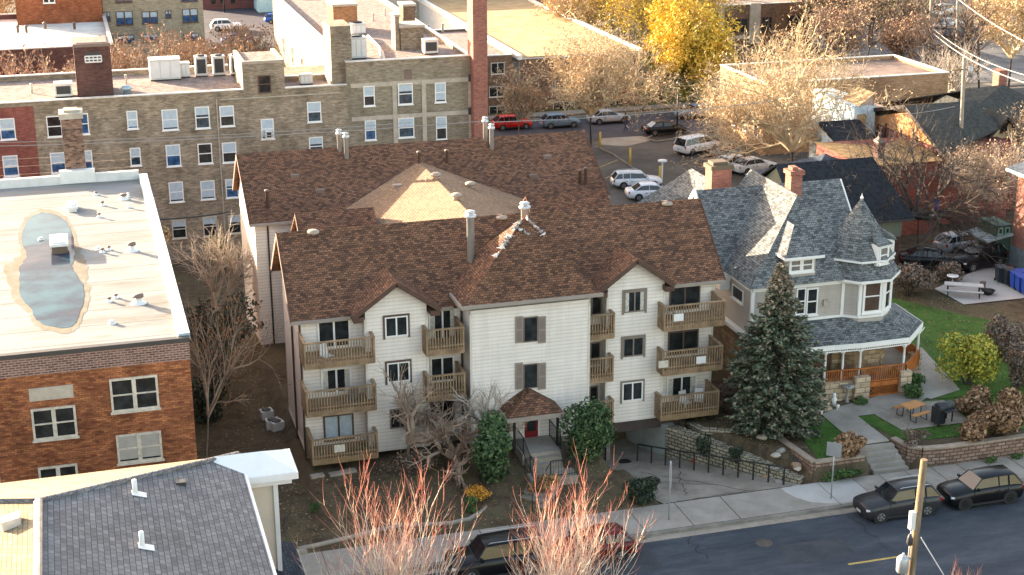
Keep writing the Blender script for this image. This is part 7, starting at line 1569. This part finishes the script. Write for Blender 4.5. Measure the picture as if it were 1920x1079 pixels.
for (u, vb, u2, vt, zb, lb) in ((1741, 150, 1748, -60, FZ, 'tall pale utility pole at the top behind the flat roof'), (1796, 400, 1808, 108, -.5, 'pale timber utility pole with a crossarm before the tudor house'), (1793, 190, 1796, -30, FZ, 'pale utility pole between the gold trees at the upper right')):
    p = gz(u, vb, zb); t = gy(u2, vt, p.y); r_ = thing('utility_pole', lb, 'utility pole', (p.x, p.y, zb)); MB().tube([p, t], [.2, .14], 8).build('pole', plain('silvered_timber', (.3, .26, .21), .9, var=.2), r_, world=True); ups.append(t)
    if u == 1796: a_ = t+Vector((0, 0, -1.0)); MB().beam(a_+Vector((-1.1, 0, 0)), a_+Vector((1.1, 0, 0)), .12, .12).build('crossarm', POLE, r_, world=True); q = t+Vector((.5, -.3, -1.6)); MB().lathe(q, [(.22, 0), (.22, .8), (.05, .9)], 8).build('transformer', GREYM, r_, world=True)
WIRE = plain('wire', (.35, .33, .3), .5, .3, var=0); WIRED = plain('dark_wire', (.04, .04, .04), .5, var=0)
def wire(label, pts, r=.02, sag=.6, m=WIRE, n=14, group=None):
    a, b = map(Vector, pts); P_ = []
    for i in range(n+1): t = i/n; p = a.lerp(b, t); p.z -= sag*4*t*(1-t); P_.append(p)
    tag(MB().tube(P_, r, 4).build('power_line', m), label, 'power line', group)
W1 = Vector(ups[0]); W1.z = gy(1748, 52, W1.y).z; W2 = ups[1]+Vector((0, 0, -.95))
wire('upper wire falling right from the tall pole to the right edge', (gy(1790, -6, 150), gy(1935, 85, 125)), .05, .3); wire('thicker wire from the tall pole past the timber pole to the right edge', (W1, gy(1935, 160, 100)), .05, .8, WIRE); wire('wire just above the thicker one', (W1+Vector((0, 0, .5)), gy(1935, 145, 100)), .035, .8, WIRE)
wire('long thin wire crossing the left brick facades, lower', (gy(-20, 275, 112), gy(900, 228, 108)), .028, .25); wire('long thin wire crossing the left brick facades, upper', (gy(-20, 268, 112), gy(770, 230, 110)), .025, .25); wire('service wire from the tall conduit to the brown roof', (gy(296, 412, 117), gy(430, 398, 117)), .05, .1, WIRED)
wire('wire across the far street in front of the parked cars', (gy(900, 230, 112), gy(1450, 190, 118)), .03, .3); wire('short wire across the dark slate roof', (gy(1683, 216, 111), gy(1790, 200, 111)), .03, .1)
# pedestrian on the far street
def person_mesh(h, stride=.28, lean=0):
    s = h/1.75; J = {'pel': (0, 0, .95), 'wa': (0, 0, 1.1), 'ch': (0.01, 0, 1.35), 'nk': (.02, 0, 1.5), 'hd': (.05, 0, 1.62), 'tp': (.05, 0, 1.75), 'hl': (0, .1, .9), 'kl': (.16, .1, .5), 'al': (stride, .1, .08), 'tl': (stride+.2, .1, .03), 'hr': (0, -.1, .9), 'kr': (0, -.1, .48), 'ar': (-stride, -.1, .12), 'tr': (-stride+.18, -.1, .03),
         'sl': (0, .19, 1.42), 'el': (-.08, .25, 1.15), 'wl': (.05, .24, .92), 'fl': (.1, .24, .84), 'sr': (0, -.19, 1.42), 'er': (.04, -.25, 1.15), 'wr': (.2, -.22, .98), 'fr': (.26, -.22, .92)}
    E_ = [('pel','wa'),('wa','ch'),('ch','nk'),('nk','hd'),('hd','tp'),('pel','hl'),('hl','kl'),('kl','al'),('al','tl'),('pel','hr'),('hr','kr'),('kr','ar'),('ar','tr'),('ch','sl'),('sl','el'),('el','wl'),('wl','fl'),('ch','sr'),('sr','er'),('er','wr'),('wr','fr')]
    Rr = dict(pel=.15, wa=.14, ch=.16, nk=.06, hd=.1, tp=.08, hl=.1, kl=.065, al=.05, tl=.035, hr=.1, kr=.065, ar=.05, tr=.035, sl=.08, el=.05, wl=.035, fl=.035, sr=.08, er=.05, wr=.035, fr=.035)
    K = list(J); me = bpy.data.meshes.new('person'); me.from_pydata([tuple(c*s for c in J[k]) for k in K], [(K.index(a), K.index(b)) for a, b in E_], []); return me, [Rr[k]*s for k in K]
me, rad = person_mesh(1.75); p = gz(1173, 247, FZ); o = bpy.data.objects.new('person', me); C.objects.link(o); o.location = (p.x, p.y, FZ+.03); o.rotation_euler.z = R(200); o.scale = (1.2,)*3
md = o.modifiers.new('skin', 'SKIN'); o.modifiers.new('sub', 'SUBSURF').levels = 1; o.modifiers['sub'].render_levels = 2
for i, r_ in enumerate(rad): me.skin_vertices[0].data[i].radius = (r_, r_)
me.skin_vertices[0].data[0].use_root = True
pmat, pnt, pb_ = _new('dark_clothes'); gg = pnt.nodes.new('ShaderNodeTexCoord'); sx_ = pnt.nodes.new('ShaderNodeSeparateXYZ'); pnt.links.new(gg.outputs['Object'], sx_.inputs[0]); pnt.links.new(_ramp(pnt, sx_.outputs[2], [(0, (.02, .03, .09)), (.94, (.02, .03, .09)), (.95, (.04, .035, .035))]), pb_.inputs['Base Color']); me.materials.append(pmat)
tag(o, 'pedestrian in dark clothes walking on the far street', 'person')
# ---------------------------------------------------------------- garden furniture
def table_set(name, label, c, rz, L, wood, fr, zb):
    r_ = thing(name, label, 'picnic table', (c[0], c[1], zb), rz); MB().box(-L/2, L/2, -.38, .38, .7, .75).build('tabletop', wood, r_)
    for sg in (-1, 1): MB().box(-L/2, L/2, sg*.7-.14, sg*.7+.14, .42, .46).build('bench', wood, r_)
    for x in (-L/2+.25, L/2-.25): MB().tube([(x, -.7, .42), (x, -.75, 0), (x, -.3, .0), (x, -.25, .7), (x, .25, .7), (x, .3, 0), (x, .75, 0), (x, .7, .42)], .03, 5).build('leg', fr, r_)
    return r_
p = gz(1806, 552, .9); table_set('picnic_table', 'long grey picnic table with benches on the pale slab', (p.x, p.y), R(-30), 2.6, plain('silver_wood', (.42, .42, .4), .7, var=.15), IRON, .88)
p = gz(1712, 783, 1.15); table_set('picnic_table', 'orange wood picnic table on the patio beside the smoker grill', (p.x-.1, p.y), R(15), 1.3, ORW if False else plain('orange_table', (.45, .2, .06), .7, var=.2), IRON, 1.2)
p = gz(1768, 792, 1.15); sm = thing('smoker_grill', 'black barrel smoker grill on the patio', 'grill', (p.x, p.y, 1.2), R(10)); m = MB().tube([(-.5, 0, .85), (-.48, 0, .85), (.5, 0, .85)], [.2, .32, .32], 14); m.build('barrel', plain('smoker_black', (.035, .038, .042), .5, .3, var=.2), sm); MB().box(-.62, -.2, -.3, .3, 0, .95).build('firebox', plain('smoker_black', (.035, .038, .042), .5, .3), sm)
for x in (-.1, .42): MB().box(x-.03, x+.03, -.25, -.2, 0, .7).box(x-.03, x+.03, .2, .25, 0, .7).build('leg', IRON, sm)
MB().box(-.4, .45, -.62, -.32, .78, .81).build('shelf', IRON, sm)
p = gz(1852, 551, .9); fp = thing('fire_pit', 'low round dark fire pit on the pale slab', 'fire pit', (p.x, p.y, .88)); MB().lathe((0, 0, 0), [(.3, 0), (.45, .25), (.5, .28), (.42, .26), (.1, .1)], 14).build('bowl', IRON, fp)
for k in range(3): MB().tube([(.25*math.cos(2.1*k), .25*math.sin(2.1*k), .2), (.42*math.cos(2.1*k), .42*math.sin(2.1*k), 0)], .03, 4).build('leg', IRON, fp)
p = gz(1842, 540, .9); tag(MB().lathe((p.x, p.y, .88), [(.2, 0), (.2, .4), (.24, .45), (.01, .46)], 12).build('stool', plain('brown_stool', (.12, .09, .07), .8)), 'small brown round stool behind the fire pit', 'stool')
p = gz(1785, 535, .9); rt_ = thing('side_table', 'small round pale table left of the long picnic table', 'table', (p.x, p.y, .88)); MB().lathe((0, 0, 0), [(.25, 0), (.05, .06), (.04, .7)], 10).build('stem', GREYM, rt_); MB().lathe((0, 0, .7), [(.42, 0), (.42, .04), (.01, .05)], 16).build('tabletop', WVENT, rt_)
BINB = plain('blue_bin', (.015, .06, .35), .5, var=.1); BIND = plain('dark_bin', (.02, .03, .04), .5, var=.1)
def bin_(label, u, v, m):
    p = gz(u, v, .9); r_ = thing('wheelie_bin', label, 'bin', (p.x, p.y, .88), R(-10), 'bins along the brick wall'); b_ = MB(); n0 = len(b_.v); b_.v += [(-.26, -.28, .08), (.26, -.28, .08), (.26, .28, .08), (-.26, .28, .08), (-.33, -.36, 1.1), (.33, -.36, 1.1), (.33, .36, 1.1), (-.33, .36, 1.1)]
    for f in ((0,3,2,1),(4,5,6,7),(0,1,5,4),(1,2,6,5),(2,3,7,6),(3,0,4,7)): b_.f.append(f); b_.m.append(0); b_.sm.append(False)
    b_.build('body', m, r_); MB().obox((0, -.02, 1.14), (.36, 0, 0), (0, .4, .02), (0, 0, .035)).build('lid', m, r_)
    for s_ in (-1, 1): MB().tube([(s_*.24, .3, .1), (s_*.3, .3, .1)], .1, 10).build('wheel', TYRE, r_)
for i, (u, v, m, tx) in enumerate(((1875, 528, BIND, 'dark bin at the left end of the row'), (1890, 533, BIND, 'dark bin second in the row, beside the blue ones'), (1903, 540, BINB, 'blue bin nearest the dark ones'), (1913, 546, BINB, 'blue bin third from the left end of the blue ones'), (1911, 536, BINB, 'blue bin closest to the brick wall'), (1924, 552, BINB, 'blue bin cut by the right edge'))): bin_(tx, u, v, m)
p = gz(1688, 388, .3); 
for (u, v, m, tx) in ((1740, 392, BINB, 'blue bin beside the brick house behind the drooping tree'), (1748, 398, BINB, 'blue bin in front of another behind the drooping tree')): p = gz(u, v, .3); r_ = thing('wheelie_bin', tx, 'bin', (p.x, p.y, .3)); MB().box(-.33, .33, -.35, .35, .05, 1.05).build('body', m, r_); MB().box(-.36, .36, -.4, .38, 1.051, 1.12).build('lid', m, r_)
for i, (u, v, tx) in enumerate(((516, 803, 'outdoor unit in the middle of the three in the alley'), (505, 785, 'outdoor unit farthest back of the three in the alley'), (524, 806, 'outdoor unit nearest the white wall in the alley'))):
    p = gz(u, v, .45); r_ = thing('outdoor_unit', tx, 'air conditioner', (p.x-.15, p.y, .4), R(10*i), 'outdoor units in the alley'); MB().box(-.35, .35, -.3, .3, 0, .6).build('cabinet', HVAC, r_); MB().lathe((0, 0, .6), [(.27, 0), (.27, .03), (.1, .035), (.01, .03)], 14).build('fan_grille', GRILL, r_)
WORN = plain('white_ornament', (.7, .69, .66), .7, var=.1)
def ornament(label, u, v, zb, h, prof, m=WORN, name='garden_ornament'):
    p = gz(u, v, zb); tag(MB().lathe((p.x, p.y, ground_z(p.x, p.y)+.02), [(r*h, z*h) for r, z in prof], 10).build(name, m), label, 'ornament' if name == 'garden_ornament' else 'pot')
URN = [(.2, 0), (.1, .12), (.12, .25), (.34, .6), (.38, .85), (.3, .9), (.01, .8)]
FIG = [(.22, 0), (.18, .25), (.26, .5), (.12, .68), (.17, .82), (.12, .97), (.01, 1)]
ornament('small white urn at the top of the garden steps', 1677, 838, 1.05, .65, URN); ornament('white figure by the foot of the porch steps', 1563, 758, 1.2, .75, FIG); ornament('low white ornament beside the white figure', 1570, 766, 1.2, .35, URN); ornament('small white ornament at the path edge by the spruce', 1540, 776, 1.15, .35, FIG)
ornament('grey stone birdbath beside the porch steps', 1588, 752, 1.2, 1.1, [(.16, 0), (.06, .15), (.06, .7), (.34, .85), (.36, .92), (.1, .86)], plain('birdbath_stone', (.3, .29, .27), .9)); ornament('small red bucket on the terrace behind the block wall', 1302, 818, 1.0, .4, [(.2, 0), (.26, .5), (.24, .52), (.01, .1)], plain('red_bucket', (.5, .04, .02), .5), 'bucket')
# things on balconies and the porch
CHM = plain('grey_chair_frame', (.1, .1, .1), .6)
def chair(label, loc, rz, m=CHM, group=None):
    r_ = thing('balcony_chair', label, 'chair', loc, rz, group); MB().box(-.25, .25, -.25, .25, .4, .45).build('seat', m, r_); MB().obox((0, .27, .72), (.25, 0, 0), (0, .02, 0), (0, .05, .28)).build('backrest', m, r_)
    for x in (-.22, .22):
        for y in (-.22, .22): MB().box(x-.02, x+.02, y-.02, y+.02, 0, .4).build('leg', m, r_)
chair('dark chair on the top right balcony', (30.6, 73.0, 6.75), R(60)); chair('pale chair on the lowest right balcony', (31.2, 72.9, 1.65), R(20), WVENT); chair('second pale chair at the right of the lowest right balcony', (32.0, 73.0, 1.65), R(-30), WVENT); chair('pale chair on the top left balcony', (11.3, 72.9, 6.6), R(30), WVENT); chair('dark chair on the grey house porch', (43.4, 73.6, 2.0), R(-20)); chair('brown chair by the porch door of the grey house', (41.6, 73.5, 2.0), R(30), plain('brown_wicker', (.14, .07, .04), .8)); chair('dark chair on the middle left balcony', (12.6, 72.9, 4.0), R(-10))
def pot(label, x, y, z, r, mats, n, seed): shrub('potted_plant', label, (x, y, z), r, r, r*1.1, n, .07, mats, seed, 'potted plant', lumps=4, stem=False); 
pot('small green plant on the top balcony left of the stair tower', 16.9, 72.6, 6.6, .25, GRNB, 160, 61); pot('green plant on the lowest left balcony', 12.9, 72.4, 1.5, .3, GRNB, 200, 62); pot('brown dried plant on the middle right balcony', 31.9, 72.5, 4.1, .28, BRN, 180, 63); pot('green plant on the grey house porch rail', 44.2, 73.2, 2.0, .3, GRNB, 200, 64)
for (x, z, tx, mt) in ((30.2, 6.75, 'pale towel hung on the top right balcony rail', WVENT), (31.6, 4.15, 'white rack hung on the middle right balcony rail', WVENT), (29.4, 4.15, 'tan box on the corner of the middle right balcony rail', CREAM), (11.6, 1.5, 'pale cloth over the lowest left balcony rail', CREAM)):
    tag(MB().obox((x, 71.9, z+.75), (.28, 0, 0), (0, .012, 0), (0, .01, .2)).build('hung_cloth', mt), tx, 'cloth')
hs_r = window(hs, 1.0, 1.3, (42.0, 74.05, 2.9), style='double', frame=HW, gl=GL); window(hs, 1.0, 2.1, (40.2, 74.1, 2.05), style='single', frame=BROWNT, gl=plain('dark_door', (.1, .05, .03), .4))
